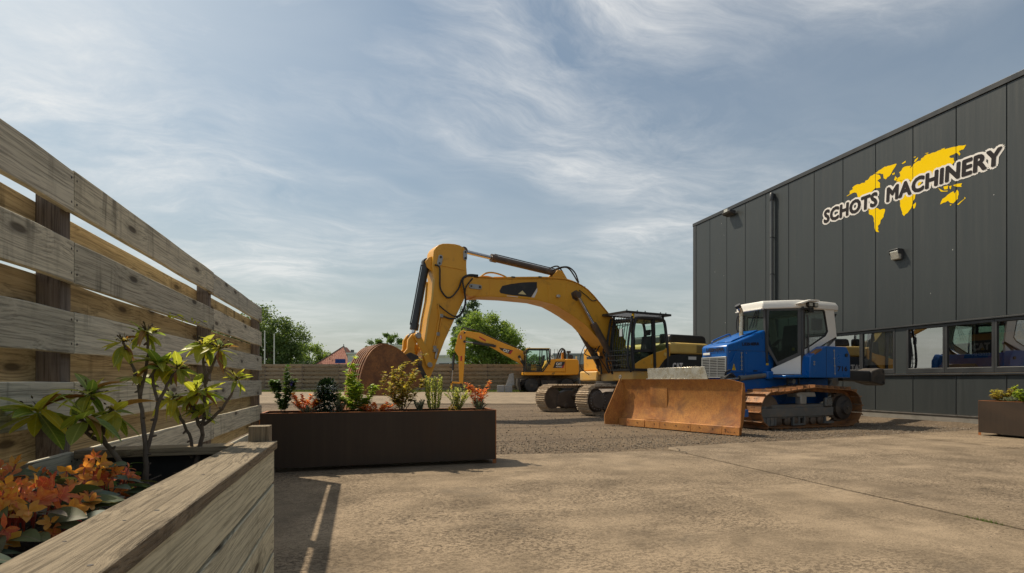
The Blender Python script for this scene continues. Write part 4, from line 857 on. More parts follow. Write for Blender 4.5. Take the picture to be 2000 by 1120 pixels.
# stick
st_pts = [(6.96, 4.82), (6.90, 4.93), (6.80, 5.02), (6.68, 5.07), (6.50, 5.095), (6.30, 5.105), (6.15, 5.09), (6.02, 5.04), (5.95, 4.97), (5.92, 4.77), (5.93, 4.50), (5.91, 4.26), (5.86, 4.05), (5.83, 3.80), (5.98, 3.55), (6.32, 2.88), (6.62, 2.26), (6.89, 1.59), (7.05, 1.22), (7.12, 1.13), (7.22, 1.12), (7.30, 1.22), (7.33, 1.4), (7.30, 1.8), (7.19, 2.34), (7.11, 2.89), (7.0, 3.42), (6.95, 4.02), (7.0, 4.4)]
b = MB(); b.prism(st_pts, -0.265, 0.265); stick = b.build('stick', 'cat_yellow', ex, bevel=0.02)
b = MB(); b.prism([(6.86, 4.80), (6.72, 4.97), (6.3, 4.99), (6.12, 4.93), (6.05, 4.5), (6.0, 4.36), (6.80, 4.42)], 0.262, 0.283); b.build('stick_plate', 'cat_yellow', stick, bevel=0.008)
fl_ = [(6.94, 4.02), (7.0, 3.42), (7.11, 2.89), (7.19, 2.34), (7.26, 1.95)]
for y in (0.275, -0.275):
    b = MB()
    for p, q in zip(fl_[:-1], fl_[1:]): b.beam((p[0] + .02, y, p[1]), (q[0] + .02, y, q[1]), 0.02, 0.05)
    b.build('edge_strip', 'yellow_pale', stick)
lug(stick, (6.80, 4.48), (6.76, 4.66), 0.268); lug(stick, (5.98, 4.90), (5.98, 4.72), 0.268, 0.06)
b = MB()
for y in (-0.13, 0.13): b.prism([(6.9, 4.2), (7.12, 4.36), (7.18, 4.52), (7.08, 4.64), (6.95, 4.7)], y - 0.025, y + 0.025)
b.build('cylinder_bracket', 'cat_yellow', stick, bevel=0.01)
def ram(name, parent, a, c, split, rb, rr_, mb_, mr_, y=0.0):
    A = Vector((a[0], y, a[1])); C = Vector((c[0], y, c[1])); S_ = A.lerp(C, split); d = (C - A).normalized()
    r = inst(None, name, parent)
    b = MB(); b.cyl(A, S_, rb, n=18); b.cyl(S_ - d * 0.16, S_ + d * 0.02, rb * 1.18, n=18); b.cyl(A, A + d * 0.12, rb * 1.1, n=18); b.build('barrel', mb_, r)
    b = MB(); b.cyl(S_, C, rr_, n=14); b.build('rod', mr_, r)
    b = MB()
    for p, rad in ((A, rb * 1.15), (C, rr_ * 1.9)): b.cyl((p.x, y - 0.085, p.z), (p.x, y + 0.085, p.z), rad, n=16)
    b.build('eye', mb_, r)
    b = MB(); k = d.cross(Vector((0, 1, 0))); b.tube([A + d * 0.1 + k * (rb + 0.03), S_ - d * 0.1 + k * (rb + 0.03)], 0.018, 6); b.build('feed_pipe', mb_, r)
    return r
ram('bucket_cylinder', ex, (7.09, 4.52), (7.50, 2.36), 0.90, 0.105, 0.06, 'machine_black', 'chrome')
ram('stick_cylinder', ex, (2.47, 4.66), (5.92, 5.00), 0.72, 0.105, 0.062, 'cylinder_brown', 'chrome')
for y in (0.44, -0.44): ram('boom_cylinder', ex, (0.30, 1.60), (1.98, 3.93), 0.60, 0.098, 0.058, 'cylinder_brown', 'chrome', y)
# hoses
def hose(pts, r=0.024, n=5, name='hose', mat='rubber', parent=ex): b = MB(); b.tube(smoothpath(pts, n), r, 7); return b.build(name, mat, parent)
hose([(6.95, 0.30, 4.42), (6.82, 0.34, 4.36), (6.80, 0.33, 4.1), (6.78, 0.32, 3.75), (6.6, 0.33, 3.52), (6.42, 0.33, 3.55), (6.22, 0.34, 3.8), (6.1, 0.36, 4.1), (5.9, 0.38, 4.22), (5.6, 0.36, 4.24)])
hose([(6.72, 0.30, 2.98), (6.5, 0.34, 2.9), (6.3, 0.36, 2.93), (6.12, 0.38, 3.1), (6.02, 0.40, 3.4), (6.08, 0.42, 3.75), (6.12, 0.42, 4.05), (5.95, 0.40, 4.18), (5.6, 0.36, 4.2)])
hose([(6.85, 0.29, 3.3), (6.6, 0.33, 3.1), (6.35, 0.36, 2.97), (6.18, 0.38, 3.06), (6.05, 0.41, 3.35), (6.04, 0.43, 3.8), (5.8, 0.40, 4.12)], 0.02)
hose([(2.75, 0.12, 4.72), (2.4, 0.14, 4.86), (2.1, 0.14, 4.88), (1.85, 0.14, 4.72), (1.7, 0.14, 4.42)]); hose([(2.9, -0.1, 4.74), (2.5, -0.08, 4.92), (2.3, -0.08, 4.86), (2.05, -0.06, 4.5)]); hose([(2.55, 0.0, 4.78), (2.2, 0.02, 4.9), (1.95, 0.02, 4.82), (1.62, 0.04, 4.4)])
hose([(1.85, 0.36, 4.12), (1.55, 0.37, 3.95), (1.3, 0.37, 3.8), (1.1, 0.37, 3.85)], 0.014)
for i in range(7):
    y = -0.5 + i * 0.07 + (0.5 if i > 4 else 0); z = 1.5 + 0.07 * (i % 3)
    hose([(0.28 + 0.03 * i, y, 1.32), (0.42 + 0.05 * (i % 3), y, 1.7), (0.62 + 0.03 * i, y * 0.8, 2.05 + 0.04 * (i % 4)), (0.50, y * 0.6, 2.42 - 0.03 * i), (0.34, y * 0.5, 2.30)], 0.022, 4)
hose([(1.22, -0.45, 2.95), (0.95, -0.46, 2.55), (0.88, -0.46, 2.25), (1.0, -0.44, 2.05), (0.75, -0.42, 1.95)], 0.018); hose([(0.9, -0.30, 2.55), (1.12, -0.34, 2.25), (1.25, -0.36, 1.9), (1.22, -0.36, 1.55), (0.9, -0.3, 1.3)], 0.013)
hose([(0.85, 0.2, 2.3), (1.0, 0.24, 2.05), (0.75, 0.26, 1.7), (0.5, 0.28, 1.35)], 0.018)
b = MB(); b.box(0.60, 0.78, -0.62, 0.1, 1.86, 1.96); b.build('hose_clamp', 'dusty_black', ex, bevel=0.01)
for x, z in ((6.74, 2.97), (6.85, 2.44), (6.95, 2.05)):
    b = MB(); b.box(x - 0.05, x + 0.05, 0.262, 0.33, z - 0.05, z + 0.05); b.build('pipe_block', 'steel', stick, bevel=0.01)
b = MB(); b.tube([(6.84, 0.30, 3.3), (6.80, 0.30, 2.95), (6.90, 0.30, 2.4), (7.0, 0.30, 2.0)], 0.022, 6); b.tube([(6.74, 0.29, 2.9), (6.82, 0.29, 2.45), (6.95, 0.29, 2.02)], 0.018, 6); b.build('stick_pipe', 'cat_yellow', stick)
b = MB(); b.box(6.86, 7.0, 0.262, 0.36, 1.92, 2.02); b.cyl((6.90, 0.32, 1.92), (6.93, 0.32, 1.72), 0.035, n=10); b.build('shut_off_valve', 'steel', stick, bevel=0.008)
# linkage, coupler
for s in (1, -1):
    b = MB(); y = s * 0.315; b.prism([(7.50, 2.47), (7.40, 2.44), (7.36, 2.34), (7.18, 1.98), (7.05, 1.62), (7.02, 1.54), (7.08, 1.46), (7.18, 1.46), (7.23, 1.56), (7.34, 1.92), (7.54, 2.26), (7.58, 2.38)], y - 0.035, y + 0.035); b.build('idler_link', 'cat_yellow', ex, bevel=0.015)
    for p, r in (((7.46, 2.37), 0.085), ((7.12, 1.55), 0.075)):
        b = MB(); b.cyl((p[0], y, p[1]), (p[0], y + s * 0.075, p[1]), r, n=18); b.build('link_pin', 'steel', ex, bevel=0.008)
b = MB()
for s in (1, -1): b.prism([(7.44, 2.46), (7.60, 2.42), (7.72, 2.25), (7.74, 2.0), (7.86, 1.86), (7.80, 1.66), (7.62, 1.62), (7.50, 1.75), (7.52, 2.05), (7.40, 2.3)], s * 0.20 - 0.05, s * 0.20 + 0.05)
b.cyl((7.70, -0.24, 1.78), (7.70, 0.24, 1.78), 0.09, n=16); b.build('power_link', 'cat_yellow', ex, bevel=0.02)
b = MB(); b.prism([(7.30, 0.98), (7.18, 0.92), (7.06, 0.98), (7.10, 1.12), (7.30, 1.50), (7.42, 1.80), (7.66, 1.90), (7.90, 1.78), (7.95, 1.62), (7.70, 1.45), (7.48, 1.2)], -0.28, 0.28); cp_ = b.build('quick_coupler', 'dusty_black', ex, bevel=0.03)
for p in ((7.42, 1.60), (7.22, 1.04)):
    k = MB(); k.lathe([(0.085, 0.28), (0.085, 0.31), (0.045, 0.315), (0.045, 0.33), (0.0, 0.33)], (p[0], 0, p[1]), 'y', 18); k.build('coupler_pin', 'track_frame_brown', cp_)
# bucket
bk = inst(None, 'bucket', ex)
arc = smoothpath([(7.62, 0, 1.45), (7.78, 0, 1.60), (7.95, 0, 1.74), (8.12, 0, 1.89), (8.3, 0, 1.99), (8.53, 0, 2.04), (8.73, 0, 1.97), (8.9, 0, 1.81), (9.04, 0, 1.55), (9.13, 0, 1.27), (9.17, 0, 1.0), (9.21, 0, 0.75), (9.28, 0, 0.52)], 3)
def shell(mb, pth, y0, y1, t, outward=1):
    n = len(pth); vs = []
    for i, p in enumerate(pth):
        d = (pth[min(i + 1, n - 1)] - pth[max(i - 1, 0)]).normalized(); nn = Vector((-d.z, 0, d.x)) * outward
        for o in (0, t):
            q = p + nn * o; vs += [(q.x, y0, q.z), (q.x, y1, q.z)]
    fs = []
    for i in range(n - 1):
        a, c = 4 * i, 4 * i + 4; fs += [(a, a + 1, c + 1, c), (a + 2, c + 2, c + 3, a + 3), (a, c, c + 2, a + 2), (a + 1, a + 3, c + 3, c + 1)]
    fs += [(0, 2, 3, 1), (4 * n - 4, 4 * n - 3, 4 * n - 1, 4 * n - 2)]
    mb.add(vs, fs)
b = MB(); shell(b, arc, -0.74, 0.74, 0.03); b.build('shell', 'bucket_rust', bk, smooth=40)
side = [(p.x, p.z) for p in arc[:-4]] + [(9.19, 0.78), (9.0, 0.72), (8.5, 0.70), (7.95, 0.78), (7.6, 0.95), (7.48, 1.2)]
for y in (-0.755, 0.725):
    b = MB(); b.prism(side, y, y + 0.03); b.build('side_plate', 'bucket_rust', bk)
    b = MB(); shell(b, arc[6:-3], y - 0.012 if y < 0 else y - 0.02, y + 0.05 if y < 0 else y + 0.042, 0.035); b.build('rim', 'bucket_rust', bk, smooth=40)
b = MB(); b.prism([(7.75, 1.4), (8.35, 1.72), (8.5, 1.62), (8.45, 1.5), (8.8, 1.0), (8.75, 0.95), (7.75, 1.1)], 0.754, 0.768); b.build('wear_plate', 'bucket_rust', bk, bevel=0.006)
for y in (-0.57, -0.34, -0.11, 0.12, 0.35, 0.57):
    b = MB(); shell(b, arc[8:-2], y - 0.05, y + 0.05, 0.06); b.build('wear_strip', 'bucket_rust', bk, smooth=40)
b = MB(); b.prism([(9.19, 0.78), (9.235, 0.78), (9.36, 0.34), (9.33, 0.32), (9.26, 0.52)], -0.75, 0.75); b.build('cutting_lip', 'blade_rust', bk)
for i in range(5):
    y = -0.66 + i * 0.33
    b = MB(); b.add([(9.29, y - 0.09, 0.50), (9.29, y + 0.09, 0.50), (9.36, y + 0.09, 0.50), (9.36, y - 0.09, 0.50), (9.40, y - 0.035, 0.10), (9.40, y + 0.035, 0.10), (9.43, y + 0.035, 0.10), (9.43, y - 0.035, 0.10)], [(0, 1, 2, 3), (7, 6, 5, 4), (0, 4, 5, 1), (1, 5, 6, 2), (2, 6, 7, 3), (3, 7, 4, 0)]); b.build('tooth', 'blade_rust', bk, bevel=0.01)
b = MB()
for y in (-0.22, 0.22): b.prism([(7.55, 1.4), (7.5, 1.7), (7.62, 1.8), (7.75, 1.72), (7.98, 1.80), (8.02, 1.7), (7.8, 1.5)], y - 0.03, y + 0.03)
b.build('bucket_ear', 'bucket_rust', bk, bevel=0.015)
# ------------------------------------------------------------------ the bulldozer
dz = thing('bulldozer', 'blue bulldozer with white cab, rusty tracks and wide rusty front blade', 'bulldozer', (6.66, 11.1, -0.01), R(186))
tp = rounded_loop([(-2.24, 0.44, 0.40), (-4.70, 0.45, 0.42)], 9)
# the upper run climbs over the carrier roller
tp2 = []
for x, z in tp: tp2.append((x, z))
i_top = max(range(len(tp2)), key=lambda i: (tp2[i][1] > 0.8, tp2[i][0] < -4.4, -abs(tp2[i][0] + 4.7)))
ins = [k for k in range(len(tp2)) if tp2[k][1] > 0.83 and tp2[k][0] < -4.5]
kk = max(ins)
tp2 = tp2[:kk + 1] + [(-4.1, 0.905), (-3.55, 0.935), (-3.1, 0.90), (-2.6, 0.845)] + tp2[kk + 1:]
for s in (1, -1):
    yc = s * 1.05
    lay_track(dz, tp2, 38, yc, 0.70, 'track_rust', 'single', 0.05)
    f = MB(); f.prism([(-1.98, 0.30), (-1.98, 0.50), (-2.3, 0.55), (-4.1, 0.55), (-4.35, 0.46), (-4.30, 0.24), (-3.6, 0.22), (-2.1, 0.22)], yc - 0.20, yc + 0.20); f.build('track_frame', 'frame_grey', dz, bevel=0.02)
    f = MB(); f.box(-4.28, -1.92, yc + s * 0.205, yc + s * 0.235, 0.27, 0.47); f.build('side_guard', 'frame_grey', dz, bevel=0.008)
    f = MB(); f.box(-2.42, -2.0, yc + s * 0.18, yc + s * 0.24, 0.07, 0.262); f.build('front_guard', 'frame_grey', dz, bevel=0.01)
    for k in range(3): g = MB(); g.box(-2.12 - 0.13 * k, -2.095 - 0.13 * k, yc + s * 0.24, yc + s * 0.255, 0.08, 0.26); g.build('guard_rib', 'frame_grey', dz)
    f = MB(); f.box(-3.35, -2.95, yc + s * 0.17, yc + s * 0.23, 0.06, 0.10); f.box(-3.35, -3.31, yc + s * 0.17, yc + s * 0.23, 0.10, 0.262); f.box(-2.99, -2.95, yc + s * 0.17, yc + s * 0.23, 0.10, 0.262); f.box(-3.18, -3.12, yc + s * 0.17, yc + s * 0.23, 0.10, 0.262); f.build('roller_guard', 'frame_grey', dz)
    f = MB(); f.box(-4.30, -3.98, yc + s * 0.17, yc + s * 0.24, 0.08, 0.13); f.box(-4.05, -4.0, yc + s * 0.17, yc + s * 0.23, 0.13, 0.262); f.build('rear_guard', 'frame_grey', dz)
    for x in (-2.55, -2.82, -3.08, -3.42, -3.66, -3.9):
        f = MB(); f.lathe([(0.05, -0.22), (0.10, -0.19), (0.10, -0.08), (0.065, -0.07), (0.065, 0.07), (0.10, 0.08), (0.10, 0.19), (0.05, 0.22)], (x, yc, 0.165), 'y', 16); f.build('track_roller', 'track_frame_brown', dz)
    f = MB(); f.lathe([(0.10, -0.20), (0.33, -0.16), (0.36, -0.10), (0.36, 0.10), (0.33, 0.16), (0.10, 0.20)], (-2.24, yc, 0.44), 'y', 26); f.build('idler', 'track_frame_brown', dz)
    f = MB(); n = 22; o = []
    for k in range(n * 2): rr_ = 0.39 if k % 2 else 0.335; a = PI * k / n; o.append((-4.70 + rr_ * math.cos(a), 0.45 + rr_ * math.sin(a)))
    f.prism(o, yc + s * 0.02, yc + s * 0.10); f.build('sprocket', 'track_frame_brown', dz)
    f = MB(); f.lathe([(0.29, s * 0.10), (0.29, s * 0.20), (0.18, s * 0.24), (0.16, s * 0.30), (0.06, s * 0.31), (0.05, s * 0.33), (0.0, s * 0.33)], (-4.70, yc, 0.45), 'y', 26); f.build('drive_hub', 'dusty_black', dz)
    f = MB(); f.box(-3.42, -3.22, yc + s * 0.05, yc + s * 0.21, 0.55, 0.78); f.prism([(-3.75, 0.72), (-3.15, 0.72), (-3.1, 0.80), (-3.2, 0.84), (-3.7, 0.84)], yc - 0.1, yc + 0.2); f.build('carrier_support', 'plate_grey', dz, bevel=0.02)
    f = MB(); f.lathe([(0.09, -0.14), (0.09, 0.14)], (-3.55, yc, 0.83), 'y', 16); f.build('carrier_roller', 'track_frame_brown', dz)
    f = MB(); f.box(-4.22, -3.98, yc + s * 0.18, yc + s * 0.27, 0.48, 0.70); f.build('bearing_block', 'frame_grey', dz, bevel=0.03)
    f = MB()
    for k in range(8): a = 2 * PI * k / 8; f.cyl((-4.10 + 0.075 * math.cos(a), yc + s * 0.265, 0.59 + 0.075 * math.sin(a)), (-4.10 + 0.075 * math.cos(a), yc + s * 0.285, 0.59 + 0.075 * math.sin(a)), 0.012, n=6)
    f.build('bearing_bolts', 'steel', dz)
# main frame and engine bay
b = MB(); b.prism([(-1.80, 0.62), (-1.80, 1.17), (-5.0, 1.17), (-5.02, 0.62), (-4.5, 0.45), (-2.2, 0.45)], -0.60, 0.60); b.build('main_frame', 'dozer_blue', dz, bevel=0.03)
hd = [(-1.79, 1.175), (-1.79, 1.66), (-1.775, 1.93), (-1.83, 1.985), (-2.10, 2.06), (-2.97, 2.36), (-3.08, 2.37), (-3.30, 1.80), (-3.30, 1.175)]
b = MB(); b.prism(hd, -0.43, 0.43); hood = b.build('hood', 'dozer_blue', dz, bevel=0.035, segs=3)
b = MB(); b.prism([(-2.05, 2.055), (-2.12, 2.105), (-2.9, 2.375), (-2.97, 2.37)], -0.27, 0.27); b.build('hood_bulge', 'dozer_blue', hood, bevel=0.02)
b = MB(); b.prism([(-2.32, 1.30), (-2.32, 1.72), (-2.42, 1.80), (-3.12, 1.80), (-3.02, 1.30)], 0.432, 0.440); b.build('service_door', 'dozer_blue', hood, bevel=0.004)
b = MB(); b.prism([(-2.42, 1.38), (-2.42, 1.70), (-2.9, 1.70), (-2.82, 1.38)], 0.438, 0.4435); b.build('door_inset', 'dozer_blue', hood)
b = MB(); b.prism([(-1.99, 2.0), (-2.9, 2.30), (-2.9, 2.18), (-2.25, 1.90), (-1.99, 1.86)], 0.431, 0.437); b.build('side_flap', 'dozer_blue', hood, bevel=0.003)
b = MB()
b.tube([(-2.22, 0.445, 1.80), (-2.22, 0.455, 1.36)], 0.008, 5)
for z in (1.38, 1.48, 1.58, 1.68, 1.78): b.box(-2.245, -2.195, 0.44, 0.455, z - 0.012, z + 0.012)
b.build('hinge', 'plate_grey', hood)
b = MB(); b.tube(smoothpath([(-2.05, 0.435, 1.82), (-1.98, 0.45, 1.70), (-1.92, 0.45, 1.58), (-1.84, 0.44, 1.50)], 4), 0.012, 6); b.build('grab_bar', 'dozer_blue', hood)
b = MB(); b.tube(smoothpath([(-1.92, -0.22, 2.02), (-1.93, -0.22, 2.09), (-2.05, -0.22, 2.15), (-2.45, -0.22, 2.29), (-2.52, -0.22, 2.25)], 4), 0.016, 6); b.build('hand_rail', 'dozer_blue', hood)
for nm, pts in (('panel_gap', [(-2.285, 1.20), (-2.285, 1.835)]), ('panel_gap', [(-1.80, 1.835), (-3.16, 1.835)]), ('panel_gap', [(-1.80, 1.30), (-2.28, 1.30)])):
    g = MB(); g.beam((pts[0][0], 0.431, pts[0][1]), (pts[1][0], 0.431, pts[1][1]), 0.006, 0.009, up=(0, 1, 0)); g.build(nm, 'machine_black', hood)
for x, z in ((-2.36, 1.26), (-3.1, 1.26), (-3.14, 1.76), (-2.38, 1.78), (-1.86, 1.80), (-1.86, 1.34)):
    g = MB(); g.cyl((x, 0.43, z), (x, 0.444, z), 0.012, n=8); g.build('bolt', 'plate_grey', hood)
g = MB(); g.box(-2.72, -2.60, 0.442, 0.458, 1.335, 1.36); g.build('latch', 'machine_black', hood)
# grille
g = inst(None, 'grille', dz)
b = MB(); b.box(-1.80, -1.77, -0.375, 0.40, 1.19, 1.66); b.build('grille_back', 'machine_black', g)
b = MB(); b.ring([(-0.40, 1.175), (0.425, 1.175), (0.425, 1.69), (-0.40, 1.69)], [(-0.37, 1.20), (0.395, 1.20), (0.395, 1.655), (-0.37, 1.655)], -1.785, -1.745, 'x'); b.build('grille_frame', 'plate_grey', g, bevel=0.006)
for i in range(11):
    z = 1.225 + i * 0.041; b = MB(); b.box(-1.768, -1.742, -0.372, 0.397, z - 0.007, z + 0.007); b.build('grille_bar', 'plate_grey', g)
for y in (-0.12, 0.14): b = MB(); b.box(-1.764, -1.746, y - 0.006, y + 0.006, 1.2, 1.655); b.build('grille_bar', 'plate_grey', g)
b = MB(); b.box(-1.772, -1.760, -0.36, -0.12, 1.745, 1.80); b.build('badge', 'dozer_white', dz, bevel=0.01)
inst(text_mesh('LIEBHERR', 0.60, 0.095, 'lettering', 'sign_dark', 0.06), 'lettering', dz, mat4=rot_to((0, 1, 0), (-0.05, 0, 1), (1, 0, 0.05), (-1.762, 0.05, 1.87)))
inst(text_mesh('LIEBHERR', 0.56, 0.075, 'lettering', 'sign_dark', 0.06), 'lettering', dz, mat4=rot_to((-1, 0, 0.04), (0.04, 0, 1), (0, 1, 0), (-2.52, 0.4415, 2.005)))
b = MB(); b.prism([(-1.93, 1.36), (-2.05, 1.36), (-1.99, 1.52)], 0.434, 0.440); b.build('warning_sign', 'decal_yellow', dz)
b = MB(); b.prism([(-1.983, 1.40), (-1.997, 1.40), (-1.997, 1.47), (-1.983, 1.47)], 0.436, 0.443); b.prism([(-1.983, 1.378), (-1.997, 1.378), (-1.997, 1.39), (-1.983, 1.39)], 0.436, 0.443); b.build('warning_mark', 'machine_black', dz)
b = MB(); b.box(-3.10, -3.02, 0.433, 0.446, 1.49, 1.54); b.build('notice_label', 'decal_yellow', dz); b = MB(); b.cyl((-3.06, 0.43, 1.61), (-3.06, 0.46, 1.61), 0.04, n=14); b.build('lock', 'machine_black', dz)
# exhaust
b = MB(); b.tube(smoothpath([(-2.52, 0.14, 2.15), (-2.52, 0.14, 2.5), (-2.52, 0.14, 2.78), (-2.49, 0.14, 2.88), (-2.42, 0.14, 2.96)], 4), 0.055, 14); b.build('exhaust_pipe', 'stainless', dz)
b = MB(); b.cyl((-2.44, 0.14, 2.93), (-2.395, 0.14, 2.99), 0.068, 0.072, n=16); b.build('exhaust_tip', 'machine_black', dz)
# cab: narrow at the front, widest at the door's rear post
cab = inst(None, 'cab', dz)
FX, FY, MX, MY, RX, RY = -3.06, 0.44, -3.66, 0.90, -4.86, 0.86
def dpt(s_, z, out=0.0, sg=1):     # a point on the slanted door plane
    x = FX + (MX - FX) * s_; y = FY + (MY - FY) * s_; n = Vector((MY - FY, -(MX - FX), 0)).normalized(); return (x + n.x * out, sg * (y + n.y * out), z)
def door_poly(name, poly, mat, o0, o1, sg=1, inner=None, bevel=0):
    b = MB(); n = len(poly)
    if inner is None:
        b.add([dpt(p[0], p[1], o0, sg) for p in poly] + [dpt(p[0], p[1], o1, sg) for p in poly], [tuple(range(n)), tuple(range(2 * n - 1, n - 1, -1))] + [(i, i + n, (i + 1) % n + n, (i + 1) % n) for i in range(n)])
    else:
        vs = [dpt(p[0], p[1], o, sg) for o in (o0, o1) for p in poly + inner]; fs = []; m = 2 * n
        for i in range(n):
            j = (i + 1) % n; fs += [(i, j, n + j, n + i), (m + i, m + n + i, m + n + j, m + j), (i, m + i, m + j, j), (n + i, n + j, m + n + j, m + n + i)]
        b.add(vs, fs)
    return b.build(name, mat, cab, bevel=bevel)
dO = [(0.0, 2.90), (1.0, 2.89), (1.0, 1.74), (0.30, 1.48), (-0.06, 1.97), (-0.06, 2.34)]
dI = [(0.06, 2.84), (0.90, 2.83), (0.90, 1.79), (0.31, 1.57), (0.03, 2.0), (0.03, 2.33)]
for sg in (1, -1):
    door_poly('door_frame', dO, 'dark_grey_plastic', -0.02, 0.02, sg, dI)
    door_poly('door_glass', dI, 'cab_glass_dark', 0.0, 0.004, sg)
    door_poly('lower_panel', [(0.30, 1.47), (1.0, 1.73), (1.0, 1.26), (0.12, 1.26), (0.12, 1.40)], 'dozer_white', -0.03, 0.012, sg, bevel=0.01)
    wO = [(-3.68, 2.90), (-4.60, 2.93), (-4.80, 2.90), (-4.90, 2.22), (-4.62, 2.10), (-3.98, 1.80), (-3.68, 1.72)]
    wI = [(-3.76, 2.86), (-4.44, 2.88), (-4.48, 2.85), (-4.60, 2.34), (-4.51, 2.22), (-3.98, 1.95), (-3.76, 1.87)]
    b = MB(); b.ring(wO, wI, sg * 0.865, sg * 0.915); b.build('rear_pillar', 'dozer_white', cab, bevel=0.01)
    b = MB(); b.ring(wI, [(-3.79, 2.83), (-4.42, 2.85), (-4.45, 2.82), (-4.565, 2.35), (-4.49, 2.25), (-3.99, 1.985), (-3.79, 1.90)], sg * 0.875, sg * 0.908); b.build('window_seal', 'rubber', cab)
    b = MB(); b.add([(x, sg * 0.892, z) for x, z in wI], [tuple(range(7))]); b.build('rear_window', 'cab_glass', cab, smooth=0, fix=False)
    b = MB(); b.prism([(-4.86, 2.26), (-4.92, 2.18), (-4.0, 1.74), (-3.68, 1.65), (-3.68, 1.22), (-4.86, 1.22)], sg * 0.84, sg * 0.895); b.build('side_skirt', 'dozer_white', cab)
    b = MB(); b.beam((-3.69, sg * 0.925, 1.30), (-3.67, sg * 0.925, 2.92), 0.075, 0.06); b.build('door_post', 'dark_grey_plastic', cab, bevel=0.01)
    b = MB(); b.tube(smoothpath([(-3.80, sg * 0.955, 2.72), (-3.82, sg * 0.965, 2.5), (-3.84, sg * 0.965, 1.8), (-3.82, sg * 0.955, 1.45), (-3.74, sg * 0.93, 1.42)], 4), 0.019, 7); b.build('grab_rail', 'dark_grey_plastic', cab)
    b = MB(); b.beam((FX + 0.02, sg * FY, 1.55), (FX + 0.06, sg * (FY - 0.02), 2.92), 0.06, 0.06); b.build('front_pillar', 'dark_grey_plastic', cab)
b = MB(); b.add([(FX + .02, -FY, 2.2), (FX + .02, FY, 2.2), (FX + .05, FY, 2.88), (FX + .05, -FY, 2.88)], [(0, 1, 2, 3)]); b.build('windscreen', 'cab_glass', cab, smooth=0, fix=False)
b = MB(); b.add([(-4.84, -0.84, 2.25), (-4.84, 0.84, 2.25), (-4.72, 0.84, 2.9), (-4.72, -0.84, 2.9)], [(0, 3, 2, 1)]); b.build('back_window', 'cab_glass', cab, smooth=0, fix=False)
rf = [(-2.93, -0.42), (-2.93, 0.42), (-3.10, 0.56), (-3.60, 0.93), (-4.62, 0.95), (-4.98, 0.90), (-4.98, -0.90), (-4.62, -0.95), (-3.60, -0.93), (-3.10, -0.56)]
b = MB(); n = len(rf); rt = [(x * 0.97 - 0.12, y * 0.93) for x, y in rf]
b.add([(x, y, 2.885) for x, y in rf] + [(x, y, 3.0) for x, y in rf] + [(x, y, 3.09) for x, y in rt], [tuple(range(n)), tuple(range(3 * n - 1, 2 * n - 1, -1))] + [(k * n + i, k * n + (i + 1) % n, (k + 1) * n + (i + 1) % n, (k + 1) * n + i) for k in (0, 1) for i in range(n)]); b.build('roof', 'dozer_white', cab, bevel=0.02)
b = MB(); b.box(-3.02, -2.88, -0.42, 0.42, 2.875, 2.905); b.build('visor', 'dozer_white', cab, bevel=0.006)
b = MB(); b.prism([(-4.70, 2.86), (-4.98, 2.86), (-4.98, 2.98), (-4.70, 2.98)], -0.87, 0.87); b.build('roof_rear', 'dozer_white', cab)
b = MB(); b.prism([(-3.45, 2.98), (-3.80, 3.085), (-4.10, 3.085), (-4.13, 3.05), (-3.98, 3.045), (-3.75, 3.03), (-3.5, 2.95)], 0.90, 1.06); b.build('lamp_visor', 'dozer_white', cab, bevel=0.006)
for x in (-3.84, -4.03):
    lp = MB(); lp.box(x - 0.07, x + 0.07, 0.955, 1.03, 2.91, 3.02); q = lp.build('work_lamp', 'machine_black', cab, bevel=0.012)
    lp = MB(); lp.box(x - 0.055, x + 0.055, 1.031, 1.038, 2.925, 3.005); lp.build('lens', 'lamp_lens', q)
b = MB(); b.box(-3.98, -3.62, 0.93, 0.985, 2.84, 2.885); b.box(-3.98, -3.85, 0.93, 1.0, 2.78, 2.90); b.build('lamp_bracket', 'machine_black', cab, bevel=0.008)
b = MB(); b.prism([(-4.78, 2.80), (-4.92, 2.80), (-4.86, 2.70)], 0.80, 0.90); b.build('camera_pod', 'machine_black', cab)
b = MB(); b.box(-4.60, -4.24, 0.70, 0.76, 2.38, 2.68); b.build('side_mirror', 'dark_grey_plastic', cab, bevel=0.04)
for i in range(3): b = MB(); b.tube([(-2.99, 0.25 - 0.05 * i, 2.86), (-3.01, 0.12 - 0.1 * i, 2.45)], 0.012, 5); b.build('wiper', 'machine_black', cab)
b = MB(); b.tube(smoothpath([(-3.0, -0.30, 2.84), (-2.95, -0.42, 2.78), (-2.95, -0.44, 2.45), (-3.02, -0.36, 2.30)], 4), 0.014, 6); b.build('hand_rail', 'machine_black', cab)
b = MB(); b.box(-4.4, -3.85, -0.27, 0.27, 1.72, 1.88); b.prism([(-4.3, 1.85), (-4.44, 1.85), (-4.52, 2.55), (-4.40, 2.58)], -0.26, 0.26); b.box(-4.3, -3.9, -0.2, 0.2, 1.25, 1.75); b.build('seat', 'seat_fabric', cab, bevel=0.03)
b = MB(); b.box(-3.5, -3.15, -0.38, 0.38, 1.3, 1.95); b.box(-4.3, -3.75, 0.34, 0.5, 1.3, 2.0); b.box(-4.3, -3.75, -0.5, -0.34, 1.3, 2.0); b.build('console', 'seat_fabric', cab, bevel=0.03)
b = MB(); b.box(-3.88, -3.80, 0.52, 0.54, 1.86, 1.94); b.build('notice_label', 'decal_yellow', cab)
b = MB(); b.box(-4.85, -3.1, -0.42, 0.42, 1.19, 1.28); b.box(-4.85, -3.66, -0.83, 0.83, 1.19, 1.26); b.build('floor', 'machine_black', cab)
